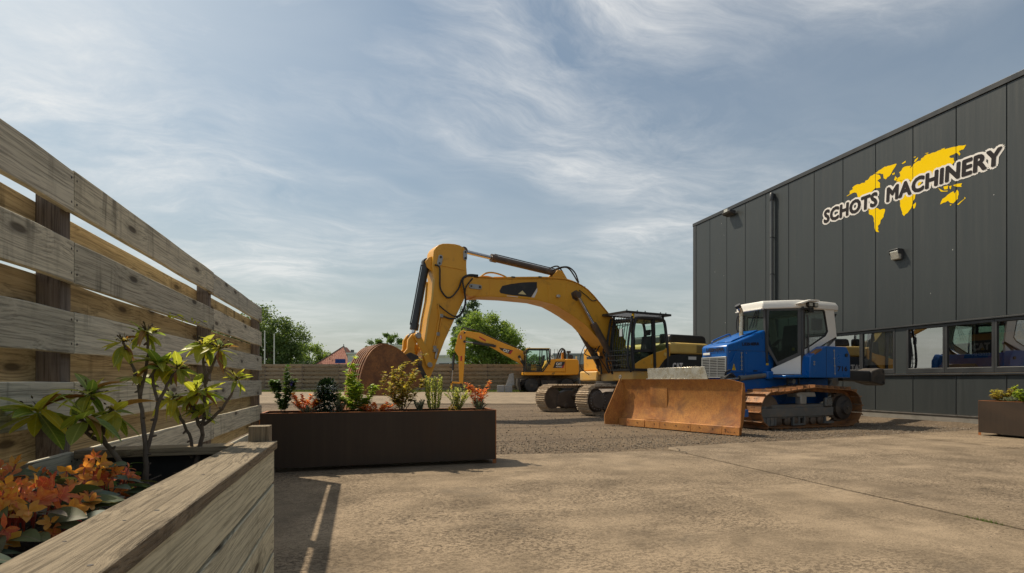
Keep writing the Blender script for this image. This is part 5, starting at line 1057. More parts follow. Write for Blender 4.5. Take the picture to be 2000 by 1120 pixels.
# steps, tank, rear end
for sg in (0.45, -1.08): b = MB(); b.prism([(-2.95, 1.18), (-2.95, 1.235), (-3.66, 1.25), (-3.66, 1.18)], sg, sg + 0.63); b.build('step_plate', 'dozer_blue', dz, bevel=0.012)
for sg in (1, -1):
    b = MB(); b.prism([(-3.64, 1.175), (-3.66, 1.70), (-4.16, 1.95), (-4.92, 1.95), (-5.05, 1.74), (-5.06, 1.175)], sg * 0.925, sg * 1.16); tk = b.build('tank', 'dozer_blue', dz, bevel=0.02)
    if sg > 0:
        b = MB(); b.tube([(-4.46, 1.168, 1.88), (-4.50, 1.168, 1.24)], 0.007, 5)
        for t in (0.05, 0.35, 0.65, 0.95): b.box(-4.485 - 0.04 * t, -4.435 - 0.04 * t, 1.16, 1.172, 1.86 - 0.62 * t, 1.885 - 0.62 * t)
        b.build('hinge', 'plate_grey', tk)
        b = MB(); b.cyl((-4.90, 1.155, 1.74), (-4.90, 1.18, 1.74), 0.045, n=16); b.build('lock', 'machine_black', tk)
        for z in (1.50, 1.56): b = MB(); b.cyl((-3.78, 1.155, z), (-3.78, 1.175, z), 0.024, n=12); b.build('test_port', 'plate_grey', tk)
        inst(text_mesh('716', 0.36, 0.13, 'lettering', 'sign_dark', 0.06), 'lettering', tk, mat4=rot_to((-1, 0, 0), (0, 0, 1), (0, 1, 0), (-4.77, 1.1615, 1.40)))
        b = MB(); b.prism([(-3.80, 1.775), (-4.02, 1.885), (-4.06, 1.855), (-3.80, 1.73)], 1.02, 1.1635); b.build('tread_patch', 'track_rust', tk)
b = MB(); b.box(-5.04, -4.875, -0.92, 0.92, 1.178, 1.90); b.build('rear_body', 'dozer_blue', dz, bevel=0.02)
b = MB(); b.prism([(-5.0, 0.62), (-5.0, 1.3), (-5.3, 1.62), (-5.42, 1.30), (-5.5, 0.95), (-5.3, 0.7)], -0.45, 0.45); b.build('rear_frame', 'dusty_black', dz, bevel=0.03)
b = MB(); b.prism([(-5.02, 0.98), (-5.12, 1.14), (-5.35, 1.18), (-5.38, 1.02), (-5.2, 0.82), (-5.0, 0.80)], 0.45, 0.62); b.build('ripper_lug', 'frame_grey', dz, bevel=0.02)
b = MB(); b.prism([(-5.40, 1.10), (-5.40, 1.38), (-6.85, 1.36), (-6.9, 1.30), (-6.9, 1.06), (-6.2, 1.08)], 0.30, 0.72); b.build('rear_arm', 'machine_black', dz, bevel=0.07, segs=4)
b = MB(); b.prism([(-6.45, 1.06), (-6.45, 1.36), (-6.78, 1.44), (-6.96, 1.42), (-7.0, 1.0), (-6.9, 0.97)], 0.27, 0.76); b.build('arm_end', 'dusty_black', dz, bevel=0.03)
b = MB(); b.cyl((-6.90, 0.765, 1.34), (-6.90, 0.775, 1.34), 0.03, n=10); b.cyl((-6.90, 0.765, 1.06), (-6.90, 0.775, 1.06), 0.03, n=10); b.build('arm_bolts', 'machine_black', dz)
b = MB(); b.cyl((-3.52, 0.7, 1.09), (-3.52, 0.82, 1.09), 0.06, n=14); b.build('tow_eye', 'plate_grey', dz)
b = MB(); b.beam((-4.20, 1.1605, 1.19), (-4.20, 1.1605, 1.92), 0.006, 0.008, up=(0, 1, 0)); b.build('panel_gap', 'machine_black', dz)
b = MB(); b.box(-3.55, -3.15, 0.9, 1.07, 0.98, 1.01); b.box(-3.55, -3.52, 0.92, 0.96, 1.0, 1.19); b.box(-3.18, -3.15, 0.92, 0.96, 1.0, 1.19); b.build('foot_step', 'machine_black', dz)
for i in range(3): b = MB(); b.tube(smoothpath([(-1.95, 0.50 + 0.03 * i, 1.15), (-1.75, 0.52 + 0.04 * i, 1.24 + 0.02 * i), (-1.5, 0.48 + 0.05 * i, 1.12), (-1.2, 0.44 + 0.05 * i, 0.95)], 4), 0.014, 6); b.build('hose', 'rubber', dz)
# blade, push frame and rams
for y in (0.46, -0.46):
    r = inst(None, 'lift_cylinder', dz); A = Vector((-2.86, y * 1.35, 1.24)); C = Vector((-0.75, y * 1.1 + 0.1, 1.05)); S_ = A.lerp(C, 0.42)
    b = MB(); b.cyl(A, S_, 0.058, n=16); b.cyl(S_.lerp(A, 0.12), S_, 0.068, n=16); b.build('barrel', 'frame_grey', r)
    b = MB(); b.cyl(S_, C, 0.03, n=12); b.build('rod', 'chrome', r)
    b = MB(); b.box(-2.98, -2.78, y * 1.35 - 0.09, y * 1.35 + 0.09, 1.14, 1.34); b.build('mount', 'dozer_blue', r, bevel=0.03)
b = MB(); b.beam((-3.0, 0.52, 0.66), (-0.9, 0.35, 0.42), 0.14, 0.22); b.beam((-3.0, -0.52, 0.66), (-0.9, -0.2, 0.42), 0.14, 0.22); b.box(-1.05, -0.62, -0.35, 0.55, 0.30, 0.70); b.box(-0.75, -0.50, -0.10, 0.4, 0.3, 1.08); b.build('push_frame', 'dozer_blue', dz, bevel=0.02)
b = MB(); b.box(-1.95, -1.62, 0.38, 0.56, 1.08, 1.22); b.tube([(-1.7, 0.45, 1.2), (-1.68, 0.5, 1.32), (-1.82, 0.5, 1.36)], 0.03, 7); b.build('hose_block', 'machine_black', dz, bevel=0.02)
bl = inst(None, 'blade', dz, loc=(0.002, 0.402, 0.012), rot=(0, 0, R(14.6)))
prof = smoothpath([(0.0, 0, 0.0), (-0.035, 0, 0.13), (-0.085, 0, 0.27), (-0.135, 0, 0.45), (-0.155, 0, 0.62), (-0.155, 0, 0.78), (-0.14, 0, 0.93), (-0.11, 0, 1.05), (-0.08, 0, 1.13)], 3)
def board(name, y0, y1, dx, cut=0.0):
    b = MB(); n = len(prof); t = 0.035; vs = []
    for i, p in enumerate(prof):
        for o in (0, -t):
            ya, yb = y0, y1
            if cut and p.z > 1.06: yb = y1 - cut * (p.z - 1.06) / 0.07
            vs += [(p.x + dx + o, ya, p.z), (p.x + dx + o, yb, p.z)]
    fs = []
    for i in range(n - 1): a, c = 4 * i, 4 * i + 4; fs += [(a, a + 1, c + 1, c), (a + 2, c + 2, c + 3, a + 3), (a, c, c + 2, a + 2), (a + 1, a + 3, c + 3, c + 1)]
    fs += [(0, 2, 3, 1), (4 * n - 4, 4 * n - 3, 4 * n - 1, 4 * n - 2)]
    b.add(vs, fs); return b.build(name, 'blade_rust', bl, smooth=40)
board('mouldboard', -0.57, 1.80, 0.0, 0.32)
board('folding_wing', -1.40, -0.575, -0.02)
for y0, y1 in ((-1.38, -1.14), (-1.135, -0.585), (-0.565, -0.14), (-0.135, 0.68), (0.685, 1.42), (1.425, 1.81)):
    b = MB(); b.prism([(0.035, -0.005), (0.014, 0.16), (-0.01, 0.17), (0.005, 0.0)], y0, y1); b.build('cutting_edge', 'blade_rust', bl, bevel=0.004)
b = MB()
for y in (0.0, 0.3, 0.62, 0.9, 1.2, 1.5, -0.3, -0.8, -1.1): b.cyl((0.02, y, 0.10), (0.034, y, 0.10), 0.014, n=8)
for y in (1.5, 1.56, 1.62, 1.7): b.cyl((0.02, y, 0.06), (0.036, y, 0.06), 0.012, n=8)
b.build('edge_bolts', 'track_rust', bl)
ew = [Vector((-0.19, -1.385, 0.95)), Vector((-0.05, -1.40, 1.15)), Vector((0.34, -1.56, 0.24)), Vector((0.34, -1.545, 0.02)), Vector((0.04, -1.385, 0.0)), Vector((-0.15, -1.385, 0.28)), Vector((-0.20, -1.385, 0.6))]
b = MB(); nrm = Vector((0.35, 0.93, 0)).normalized() * 0.025; b.add(ew + [p - nrm for p in ew], [tuple(range(7)), tuple(range(13, 6, -1))] + [(i, i + 7, (i + 1) % 7 + 7, (i + 1) % 7) for i in range(7)]); b.build('end_plate', 'blade_rust', bl)
b = MB(); b.tube([(-0.05, -1.40 + 0.035 * math.cos(a), 1.19 + 0.035 * math.sin(a)) for a in [i * PI / 6 for i in range(13)]], 0.013, 6); b.build('lifting_eye', 'steel', bl)
ep = [(p.x - 0.035, p.z) for p in prof if p.z < 1.07]; b = MB(); b.prism([(0.0, 0.0)] + ep + [(-0.085, 1.06)], 1.801, 1.818); b.build('end_rib', 'blade_rust', bl)
b = MB(); b.prism([(-0.60, 1.145), (-0.62, 1.385), (0.92, 1.40), (1.00, 1.145)], -0.15, -0.13, 'x'); b.build('spill_plate', 'stainless', bl, bevel=0.003)
b = MB(); b.box(-0.16, -0.09, -0.62, 1.02, 1.128, 1.146); b.build('spill_flange', 'stainless', bl)
b = MB(); b.box(0.012, 0.020, -0.545, 0.0, 0.18, 0.20); b.prism([(-0.54, 0.22), (-0.06, 0.22), (-0.06, 0.95), (-0.54, 0.95)], -0.165, -0.138, 'x'); b.build('hinge_cover', 'blade_rust', bl)
b = MB()
for y in (-0.9, -0.2, 0.5, 1.2): b.box(-0.40, -0.245, y - 0.03, y + 0.03, 0.2, 1.0)
b.box(-0.43, -0.25, -1.35, 1.75, 0.35, 0.5); b.box(-0.40, -0.25, -1.35, 1.45, 0.88, 0.98); b.build('back_rib', 'dozer_blue', bl, bevel=0.01)
# ------------------------------------------------------------------ the wheeled excavator
def wheeled(label, loc, rz, name='wheeled_excavator', cat='excavator'):
    w = thing(name, label, cat, loc, rz)
    for x in (1.25, -1.20):
        for s in (1, -1):
            wh = inst(None, 'wheel', w)
            for y0 in (0.72, 1.02):
                b = MB(); c = y0 * s; b.lathe([(0.27, -0.13 + 0), (0.40, -0.13), (0.45, -0.09), (0.46, 0.0), (0.45, 0.09), (0.40, 0.13), (0.27, 0.13)], (x, c, 0.46), 'y', 30)
                for k in range(18): a = 2 * PI * k / 18; b.beam((x + 0.455 * math.cos(a), c - 0.11, 0.46 + 0.455 * math.sin(a)), (x + 0.455 * math.cos(a + 0.10), c + 0.11, 0.46 + 0.455 * math.sin(a + 0.10)), 0.05, 0.03)
                b.build('tyre', 'rubber', wh)
            b = MB(); b.lathe([(0.27, s * -0.10), (0.26, s * 0.05), (0.17, s * 0.06), (0.15, s * 0.12), (0.10, s * 0.14), (0.0, s * 0.14)], (x, s * 1.02, 0.46), 'y', 24); b.build('rim', 'dusty_black', wh)
        b = MB(); b.box(x - 0.12, x + 0.12, -0.95, 0.95, 0.34, 0.58); b.build('axle', 'dusty_black', w, bevel=0.03)
    b = MB(); b.prism([(1.9, 0.55), (1.9, 0.86), (0.6, 0.98), (-0.6, 0.98), (-1.9, 0.86), (-1.9, 0.55), (-0.6, 0.42), (0.6, 0.42)], -0.48, 0.48); b.box(0.55, -0.55, -0.95, 0.95, 0.40, 0.80); b.build('chassis', 'dusty_black', w, bevel=0.03)
    b = MB(); b.prism([(2.05, 0.12), (2.18, 0.5), (2.12, 0.92), (2.02, 0.92), (2.06, 0.5), (1.97, 0.12)], -1.15, 1.15); b.build('support_blade', 'dusty_black', w)
    for s in (1, -1): b = MB(); b.beam((1.7, s * 0.4, 0.55), (2.05, s * 0.5, 0.5), 0.10, 0.16); b.build('blade_arm', 'dusty_black', w)
    for s in (1, -1):
        o = inst(None, 'outrigger', w); b = MB(); b.beam((-1.75, s * 0.45, 0.7), (-2.05, s * 1.1, 0.9), 0.16, 0.16); b.beam((-2.05, s * 1.1, 0.9), (-2.05, s * 1.12, 0.45), 0.12, 0.12); b.build('outrigger_arm', 'frame_grey', o); b = MB(); b.cyl((-2.05, s * 1.12, 0.38), (-2.05, s * 1.12, 0.45), 0.16, n=16); b.build('outrigger_foot', 'frame_grey', o)
    b = MB(); b.lathe([(0.55, 0.95), (0.58, 1.0), (0.58, 1.08), (0.5, 1.12), (0.5, 1.16)], (0, 0, 0), 'z', 28); b.build('swing_ring', 'dusty_black', w)
    b = MB(); b.box(-1.6, 1.72, -1.22, 1.22, 1.15, 1.36); b.build('platform', 'cat_yellow_new', w, bevel=0.03)
    b = MB(); b.prism([(0.50, 1.37), (0.30, 1.62), (0.02, 2.14), (-0.10, 2.24), (-1.05, 2.24), (-1.05, 1.37)], -1.24, 1.24); b.build('body', 'cat_yellow_new', w, bevel=0.03)
    b = MB(); b.prism([(-1.06, 1.17), (-1.06, 2.24), (-1.85, 2.24), (-1.98, 2.12), (-2.0, 1.4), (-1.9, 1.17)], -1.24, 1.24); b.build('counterweight', 'cat_yellow_new', w, bevel=0.05)
    b = MB(); b.prism([(-0.19, 1.63), (-0.36, 2.07), (-1.03, 2.07), (-0.90, 1.63)], 1.238, 1.246); b.build('decal', 'machine_black', w)
    b = MB(); b.prism([(-0.74, 1.63), (-0.90, 1.63), (-1.00, 1.90), (-1.0, 1.93)], 1.24, 1.250); b.build('decal_stripe', 'decal_red', w)
    inst(text_mesh('CAT', 0.40, 0.19, 'lettering', 'sign_white', 0.06), 'lettering', w, mat4=rot_to((-1, 0, 0), (0, 0, 1), (0, 1, 0), (-0.60, 1.252, 1.91)))
    inst(text_mesh('MH3022', 0.42, 0.085, 'lettering', 'sign_white', 0.05), 'lettering', w, mat4=rot_to((-1, 0, 0), (0, 0, 1), (0, 1, 0), (-0.60, 1.252, 1.72)))
    b = MB(); b.prism([(-0.59, 1.82), (-0.69, 1.82), (-0.64, 1.90)], 1.252, 1.256); b.build('decal_triangle', 'decal_yellow', w)
    b = MB(); b.tube([(0.14, 1.25, 2.05), (0.02, 1.27, 1.85)], 0.03, 6); b.build('door_handle', 'machine_black', w)
    for k in range(2): b = MB(); b.prism([(-0.10 - 0.09 * k, 1.18), (-0.15 - 0.09 * k, 1.18), (-0.24 - 0.09 * k, 1.34), (-0.19 - 0.09 * k, 1.34)], 1.221, 1.228); b.build('hazard_stripe', 'machine_black', w)
    # cab
    c = inst(None, 'cab', w); b = MB()
    for y in (0.30, 1.22):
        b.beam((1.70, y, 1.36), (1.62, y, 2.75), 0.09, 0.07); b.beam((1.62, y, 2.75), (1.48, y, 2.90), 0.08, 0.07); b.beam((1.5, y, 2.90), (0.08, y, 2.90), 0.08, 0.08); b.beam((0.08, y, 2.90), (0.02, y, 2.0), 0.10, 0.08); b.beam((0.62, y, 1.38), (0.55, y, 2.88), 0.07, 0.06); b.beam((1.68, y, 1.40), (0.5, y, 1.40), 0.08, 0.07)
        b.beam((0.5, y, 1.4), (0.04, y, 2.05), 0.08, 0.07)
    for x, z in ((1.70, 1.40), (1.60, 2.80), (0.08, 2.88), (0.03, 2.05)): b.beam((x, 0.30, z), (x, 1.22, z), 0.08, 0.08)
    b.build('frame', 'machine_black', c)
    b = MB(); b.box(0.02, 1.55, 0.26, 1.26, 2.92, 2.98); b.build('roof', 'yellow_pale', c, bevel=0.02)
    for y in (1.222, 0.298): pane('side_pane', [(1.66, 1.42), (1.60, 2.74), (1.48, 2.88), (0.10, 2.88), (0.05, 2.1), (0.50, 1.45)], y, 'cab_glass', c)
    pane('windscreen', [(0.33, 1.42), (1.19, 1.42), (1.19, 2.78), (0.33, 2.78)], 1.655, 'cab_glass', c, 'x')
    pane('back_pane', [(0.33, 2.1), (1.19, 2.1), (1.19, 2.84), (0.33, 2.84)], 0.05, 'cab_glass', c, 'x')
    b = MB(); b.box(0.45, 0.9, 0.5, 1.0, 1.72, 1.86); b.prism([(0.5, 1.84), (0.40, 1.84), (0.30, 2.5), (0.40, 2.52)], 0.5, 1.0); b.box(0.5, 0.85, 0.58, 0.92, 1.4, 1.74); b.box(1.25, 1.5, 0.6, 0.9, 1.4, 1.95); b.build('seat', 'seat_fabric', c, bevel=0.03)
    b = MB(); b.box(1.62, 1.80, 1.20, 1.27, 1.40, 1.65); b.box(1.78, 1.82, 1.1, 1.25, 2.55, 2.78); b.tube([(1.62, 1.22, 2.7), (1.8, 1.18, 2.72)], 0.012, 5); b.build('mirror', 'machine_black', c)
    # things on the deck behind the cab
    b = MB(); b.tube(smoothpath([(-0.62, 0.2, 2.24), (-0.80, 0.2, 2.75), (-0.98, 0.2, 3.0), (-1.15, 0.2, 2.9), (-1.2, 0.2, 2.26)], 4), 0.055, 7); b.tube(smoothpath([(-0.72, 0.4, 2.24), (-0.9, 0.4, 2.7), (-1.05, 0.4, 2.95), (-1.2, 0.4, 2.8), (-1.22, 0.4, 2.26)], 4), 0.05, 7); b.build('hose_arch', 'rubber', w)
    b = MB(); b.prism([(-0.98, 2.22), (-1.02, 2.72), (-1.14, 2.78), (-1.22, 2.6), (-1.2, 2.22)], 0.05, 0.15); b.build('swivel_arm', 'cat_yellow_new', w)
    b = MB(); b.cyl((-1.56, 0.4, 2.40), (-1.56, 0.6, 2.40), 0.17, n=18); b.build('air_intake', 'machine_black', w)
    b = MB(); b.cyl((-1.46, 0.3, 2.22), (-1.46, 0.3, 2.72), 0.06, n=10); b.box(-1.60, -1.33, 0.2, 0.4, 2.70, 2.84); b.build('exhaust', 'dusty_black', w)
    b = MB(); b.tube([(-0.35, 0.9, 2.24), (-0.35, 0.9, 2.92), (-0.58, 0.9, 2.92), (-0.58, 0.9, 2.24)], 0.014, 5); b.tube([(-0.12, 0.7, 2.24), (-0.12, 0.7, 2.95)], 0.03, 6); b.build('hand_rail', 'machine_black', w)
    for x in (0.0, -0.22): b = MB(); b.box(x - 0.09, x + 0.05, 1.0, 1.15, 2.28, 2.42); b.build('lamp', 'lamp_lens', w, bevel=0.02)
    b = MB(); b.cyl((-1.95, 0.6, 2.24), (-1.95, 0.6, 2.46), 0.05, n=10); b.build('beacon', 'decal_cream', w)
    # boom, stick, rams
    b = MB(); b.prism([(1.45, 1.95), (1.62, 2.78), (3.49, 3.52), (4.73, 4.05), (5.66, 4.18), (5.85, 4.08), (5.84, 3.84), (5.63, 3.80), (5.01, 3.62), (4.32, 3.30), (2.59, 2.34), (1.70, 1.85)], -0.26, 0.26); bm_ = b.build('boom', 'cat_yellow_new', w, bevel=0.02)
    b = MB(); b.prism([(3.39, 3.06), (2.42, 2.87), (2.60, 2.58), (3.0, 2.72), (3.28, 2.90)], 0.26, 0.266); b.build('decal', 'machine_black', bm_)
    inst(text_mesh('CAT', 0.42, 0.20, 'lettering', 'sign_white', 0.06), 'lettering', bm_, mat4=rot_to((-0.95, 0, -0.31), (-0.31, 0, 0.95), (0, 1, 0), (2.90, 0.269, 2.83)))
    b = MB(); b.prism([(2.60, 2.60), (2.42, 2.87), (2.56, 2.86), (2.72, 2.66)], 0.26, 0.268); b.build('decal_stripe', 'decal_red', bm_)
    b = MB(); b.prism([(4.77, 3.81), (4.74, 3.70), (4.30, 3.46), (4.32, 3.58)], 0.26, 0.266); b.build('decal', 'decal_red', bm_); b = MB(); b.prism([(4.30, 3.57), (4.28, 3.45), (4.10, 3.36), (4.12, 3.46)], 0.26, 0.266); b.build('decal', 'decal_yellow', bm_)
    b = MB(); b.tube(smoothpath([(5.7, 0.1, 4.25), (5.3, 0.1, 4.28), (4.9, 0.1, 4.20), (4.5, 0.1, 4.05), (3.5, 0.1, 3.6), (1.9, 0.1, 2.98)], 4), 0.03, 6); b.tube(smoothpath([(6.0, -0.05, 4.3), (5.85, -0.05, 4.42), (5.5, -0.05, 4.36), (5.0, -0.05, 4.24)], 4), 0.05, 6); b.build('hydraulic_pipe', 'dusty_black', bm_)
    b = MB(); b.prism([(5.66, 4.16), (5.80, 4.24), (6.0, 4.18), (6.20, 3.88), (6.28, 3.5), (6.44, 2.85), (6.17, 2.44), (6.12, 0.75), (6.0, 0.42), (5.86, 0.52), (5.72, 2.72), (5.66, 3.82)], -0.20, 0.20); sk = b.build('stick', 'cat_yellow_new', w, bevel=0.02)
    b = MB(); b.prism([(6.03, 2.46), (5.92, 2.46), (5.93, 2.12), (6.04, 2.12)], 0.20, 0.206); b.build('decal', 'decal_red', sk); b = MB(); b.prism([(6.01, 2.60), (5.94, 2.60), (5.95, 2.50), (6.02, 2.50)], 0.20, 0.206); b.build('decal', 'decal_yellow', sk)
    b = MB(); b.prism([(6.10, 3.88), (5.95, 3.88), (5.92, 3.62), (6.08, 3.62)], 0.20, 0.206); b.build('reflector', 'decal_red', sk); b = MB(); b.prism([(6.05, 3.86), (6.0, 3.86), (5.98, 3.64), (6.03, 3.64)], 0.205, 0.21); b.build('reflector_stripe', 'sign_white', sk)
    for p in ((5.76, 4.05), (5.76, 3.44)): b = MB(); b.cyl((p[0], 0.2, p[1]), (p[0], 0.29, p[1]), 0.07, n=14); b.build('pin', 'dusty_black', sk)
    ram('stick_cylinder', w, (3.69, 3.14), (5.76, 3.44), 0.72, 0.075, 0.045, 'machine_black', 'chrome', 0.33)
    ram('bucket_cylinder', w, (6.46, 2.55), (6.62, 0.66), 0.55, 0.07, 0.045, 'machine_black', 'steel', 0)
    ram('boom_cylinder', w, (1.5, 1.55), (2.0, 2.42), 0.7, 0.08, 0.05, 'machine_black', 'chrome', 0.36)
    b = MB(); b.beam((6.62, 0.0, 0.66), (5.98, 0.0, 0.60), 0.2, 0.12); b.beam((6.62, 0, 0.7), (6.66, 0, 0.12), 0.1, 0.12); b.build('bucket_link', 'cat_yellow_new', w, bevel=0.02)
    b = MB(); b.cyl((6.0, -0.25, 0.5), (6.0, 0.25, 0.5), 0.09, n=12); b.build('stick_pin', 'dusty_black', w)
    return w
we = wheeled('yellow wheeled excavator with its arm folded down, parked in front of the far plank fence', (12.62, 35.13, 0.28), R(170))
ind = copy_tree(we); ind.name = 'wheeled_excavator'; ind.location = (16.24, 10.2, 0.04); ind.rotation_euler = (0, 0, R(90))
ind['label'] = 'yellow machine parked inside the hall, seen through the window panes'
for c_ in children(ind):
    if c_.name.split('.')[0] in ('boom', 'stick', 'stick_cylinder', 'bucket_cylinder', 'boom_cylinder', 'bucket_link', 'stick_pin'):
        for g_ in children(c_): bpy.data.objects.remove(g_)
        bpy.data.objects.remove(c_)
# the rear of one more yellow machine behind the big excavator's rams
ox, oy = at(2.6 * 1.15, 31.0); ym = thing('compact_excavator', 'rear end of a small dusty yellow digger behind the big excavator', 'excavator', (16.05, 31.2, gz(16.05, 31.2)), R(172))
b = MB(); b.prism([(-1.25, 0.95), (-1.25, 1.30), (-1.1, 1.82), (-0.95, 1.90), (0.6, 1.92), (0.75, 1.3), (0.75, 0.95)], -0.95, 0.95); b.build('house', 'cat_yellow_new', ym, bevel=0.12, segs=4)
b = MB(); b.prism([(-1.28, 0.92), (-1.28, 1.22), (0.2, 1.22), (0.2, 0.92)], -0.97, 0.97); b.build('counterweight', 'cat_yellow_dusty', ym, bevel=0.06)
for z in (1.5, 1.6, 1.7): b = MB(); b.box(-0.95, -0.6, 0.951, 0.962, z, z + 0.05); b.build('vent', 'machine_black', ym)
b = MB(); b.box(-0.05, 1.0, -0.05, 0.9, 1.93, 2.6); b.build('cab', 'cab_glass_dark', ym, bevel=0.05)
for s in (0.75, -0.75): b = MB(); b.prism([(-1.2, 0.1), (-1.35, 0.32), (-1.2, 0.62), (1.2, 0.62), (1.35, 0.32), (1.2, 0.1), (1.1, 0.02), (-1.1, 0.02)], s - 0.2, s + 0.2); b.build('track', 'dusty_black', ym, bevel=0.05)
b = MB(); b.cyl((0, 0, 0.55), (0, 0, 0.95), 0.4, n=18); b.build('slew_ring', 'dusty_black', ym)
# concrete blocks beside the wheeled excavator
for i, (u, s) in enumerate(((-0.70, 0.5), (-0.17, 0.5))):
    x, y = at(u - 0.06, 36.1); o = MB(); o.box(-0.25, 0.25, -0.25, 0.25, 0, 0.46); k = o.build('concrete_block', 'concrete_block', bevel=0.02, loc=(x, y, gz(x, y)), rot=(0, 0, R(-16)))
    tag(k, ('grey concrete block, the outer one of the pair beside the wheeled excavator', 'grey concrete block, the one of the pair next to the wheeled excavator')[i], 'block', 'concrete blocks')
x, y = at(-0.12, 36.35); o = MB(); o.prism([(-0.3, 0), (-0.05, 0.78), (0.22, 0.82), (0.3, 0)], -0.08, 0.08); tag(o.build('concrete_wedge', 'concrete_block', bevel=0.02, loc=(x, y, gz(x, y) + 0.46), rot=(0, 0, R(-16))), 'upright pale concrete wedge standing on the grey blocks', 'block')
# ------------------------------------------------------------------ fences
def board_mesh(L_, t, h, name, mat, seed=0):
    b = MB(); r = random.Random(seed); n = 8
    vs = []
    for i in range(n + 1):
        x = -L_ / 2 + L_ * i / n; w = 0.003 * r.uniform(-1, 1); c = 0.0025
        vs += [(x, -t / 2, -h / 2 + c + w), (x, -t / 2 + c, -h / 2 + w), (x, t / 2 - c, -h / 2 + w), (x, t / 2, -h / 2 + c + w), (x, t / 2, h / 2 - c + w), (x, t / 2 - c, h / 2 + w), (x, -t / 2 + c, h / 2 + w), (x, -t / 2, h / 2 - c + w)]
    fs = [(8 * i + k, 8 * i + (k + 1) % 8, 8 * i + 8 + (k + 1) % 8, 8 * i + 8 + k) for i in range(n) for k in range(8)] + [tuple(range(8)), tuple(range(8 * n, 8 * n + 8))]
    b.add(vs, fs); return b.mesh(name, mat, 0)
rf_ = random.Random(21)
fence = thing('plank_fence', 'tall weathered plank fence with gaps running beside the raised wooden bed', 'fence', (-1.2, 2.63, 0))
near_m = [board_mesh(2.204, 0.028, 0.172, 'board', 'wood_grey', s) for s in range(4)]; far_m = [board_mesh(2.204, 0.026, 0.172, 'board', 'wood_brown', s) for s in range(4)]
PY = [-8.42, -6.21, -4.0, -1.79, 0.42, 2.63, 4.84, 7.05]
pm = MB(); pm.box(-0.0425, 0.0425, -0.04, 0.04, -0.05, 1.985); pmesh = pm.mesh('post', None, 0)
def vpost(): # post mesh with its grain upright
    me = board_mesh(2.03, 0.085, 0.08, 'post', 'wood_post', 9); return me
vp = vpost()
for y in PY: inst(vp, 'post', fence, mat4=rot_to((0, 0, 1), (1, 0, 0), (0, 1, 0), (-0.0125, y - 2.63, 0.965)))
for a, c in zip(PY[:-1], PY[1:]):
    ym_ = (a + c) / 2 - 2.63
    for k in range(7):
        inst(rf_.choice(near_m), 'board', fence, loc=(0.046, ym_, 1.903 - 0.2925 * k + rf_.uniform(-0.004, 0.004)), rot=(rf_.uniform(-0.01, 0.01), rf_.uniform(-0.0015, 0.0015), R(90)))
        inst(rf_.choice(far_m), 'board', fence, loc=(-0.068, ym_, 1.754 - 0.2925 * k + rf_.uniform(-0.004, 0.004)), rot=(0, rf_.uniform(-0.0015, 0.0015), R(90)))
nb = MB()
for y in PY:
    for k in range(7):
        for dy in (-0.022, 0.022):
            for dz_ in (-0.05, 0.05): nb.cyl((0.059, y + dy - 2.63, 1.903 - 0.2925 * k + dz_), (0.0612, y + dy - 2.63, 1.903 - 0.2925 * k + dz_), 0.005, n=6)
nb.build('screw_heads', 'dusty_black', fence)
# far fence
x0, y0 = at(0, 38); ff = thing('plank_fence', 'long brown plank fence across the far side of the yard behind the machines', 'fence', (x0, y0, 0.28), -YAW)
fa = [board_mesh(2.62, 0.03, 0.17, 'board', 'wood_far', s) for s in range(3)]; fp = board_mesh(2.0, 0.09, 0.09, 'post', 'wood_post', 4)
for i in range(15):
    u = -24.2 + i * 2.64
    inst(fp, 'post', ff, mat4=rot_to((0, 0, 1), (0, 1, 0), (-1, 0, 0), (u - 1.32, 0.0, 0.97)))
    for k in range(7): inst(rf_.choice(fa), 'board', ff, loc=(u, -0.062, 1.86 - 0.285 * k), rot=(0, rf_.uniform(-0.002, 0.002), 0))
    for k in range(7): inst(rf_.choice(fa), 'board', ff, loc=(u, 0.062, 1.73 - 0.285 * k), rot=(0, rf_.uniform(-0.002, 0.002), 0))
# ------------------------------------------------------------------ raised wooden bed in the foreground
bed = thing('raised_bed', 'raised planter bed of weathered planks with a broad cap board', 'planter', (-0.75, 1.0, 0))
pk = [board_mesh(4.2, 0.032, 0.147, 'plank', 'wood_side', s + 20) for s in range(5)]
for k in range(5): inst(pk[k], 'plank', bed, loc=(-0.401 + 0.75, -0.39 - 0.002 * k, 0.7165 - 0.159 * k), rot=(R(rf_.uniform(-0.3, 0.3)), 0, R(90)))
ek = board_mesh(0.715, 0.032, 0.152, 'plank', 'wood_side', 31)
for k in range(5): inst(ek, 'plank', bed, loc=(-0.777 + 0.75, 1.696, 0.7165 - 0.159 * k))
inst(board_mesh(4.24, 0.036, 0.168, 'cap_board', 'wood_cap', 40), 'cap_board', bed, mat4=rot_to((0, 1, 0), (0, 0, 1), (1, 0, 0), (-0.461 + 0.75, -0.385, 0.812)))
inst(board_mesh(0.57, 0.034, 0.13, 'cap_board', 'wood_cap', 41), 'cap_board', bed, mat4=rot_to((1, 0, 0), (0, 0, 1), (0, -1, 0), (-0.84 + 0.75, 1.655, 0.811)))
inst(board_mesh(0.95, 0.088, 0.092, 'post', 'wood_cap', 42), 'post', bed, mat4=rot_to((0, 0, 1), (1, 0, 0), (0, 1, 0), (-0.455 + 0.75, 1.775, 0.425)))
for i in range(4): inst(board_mesh(0.7, 0.07, 0.07, 'post', 'wood_post', 50 + i), 'post', bed, mat4=rot_to((0, 0, 1), (1, 0, 0), (0, 1, 0), (-0.46 + 0.75, 1.62 - 1.3 * i, 0.38)))
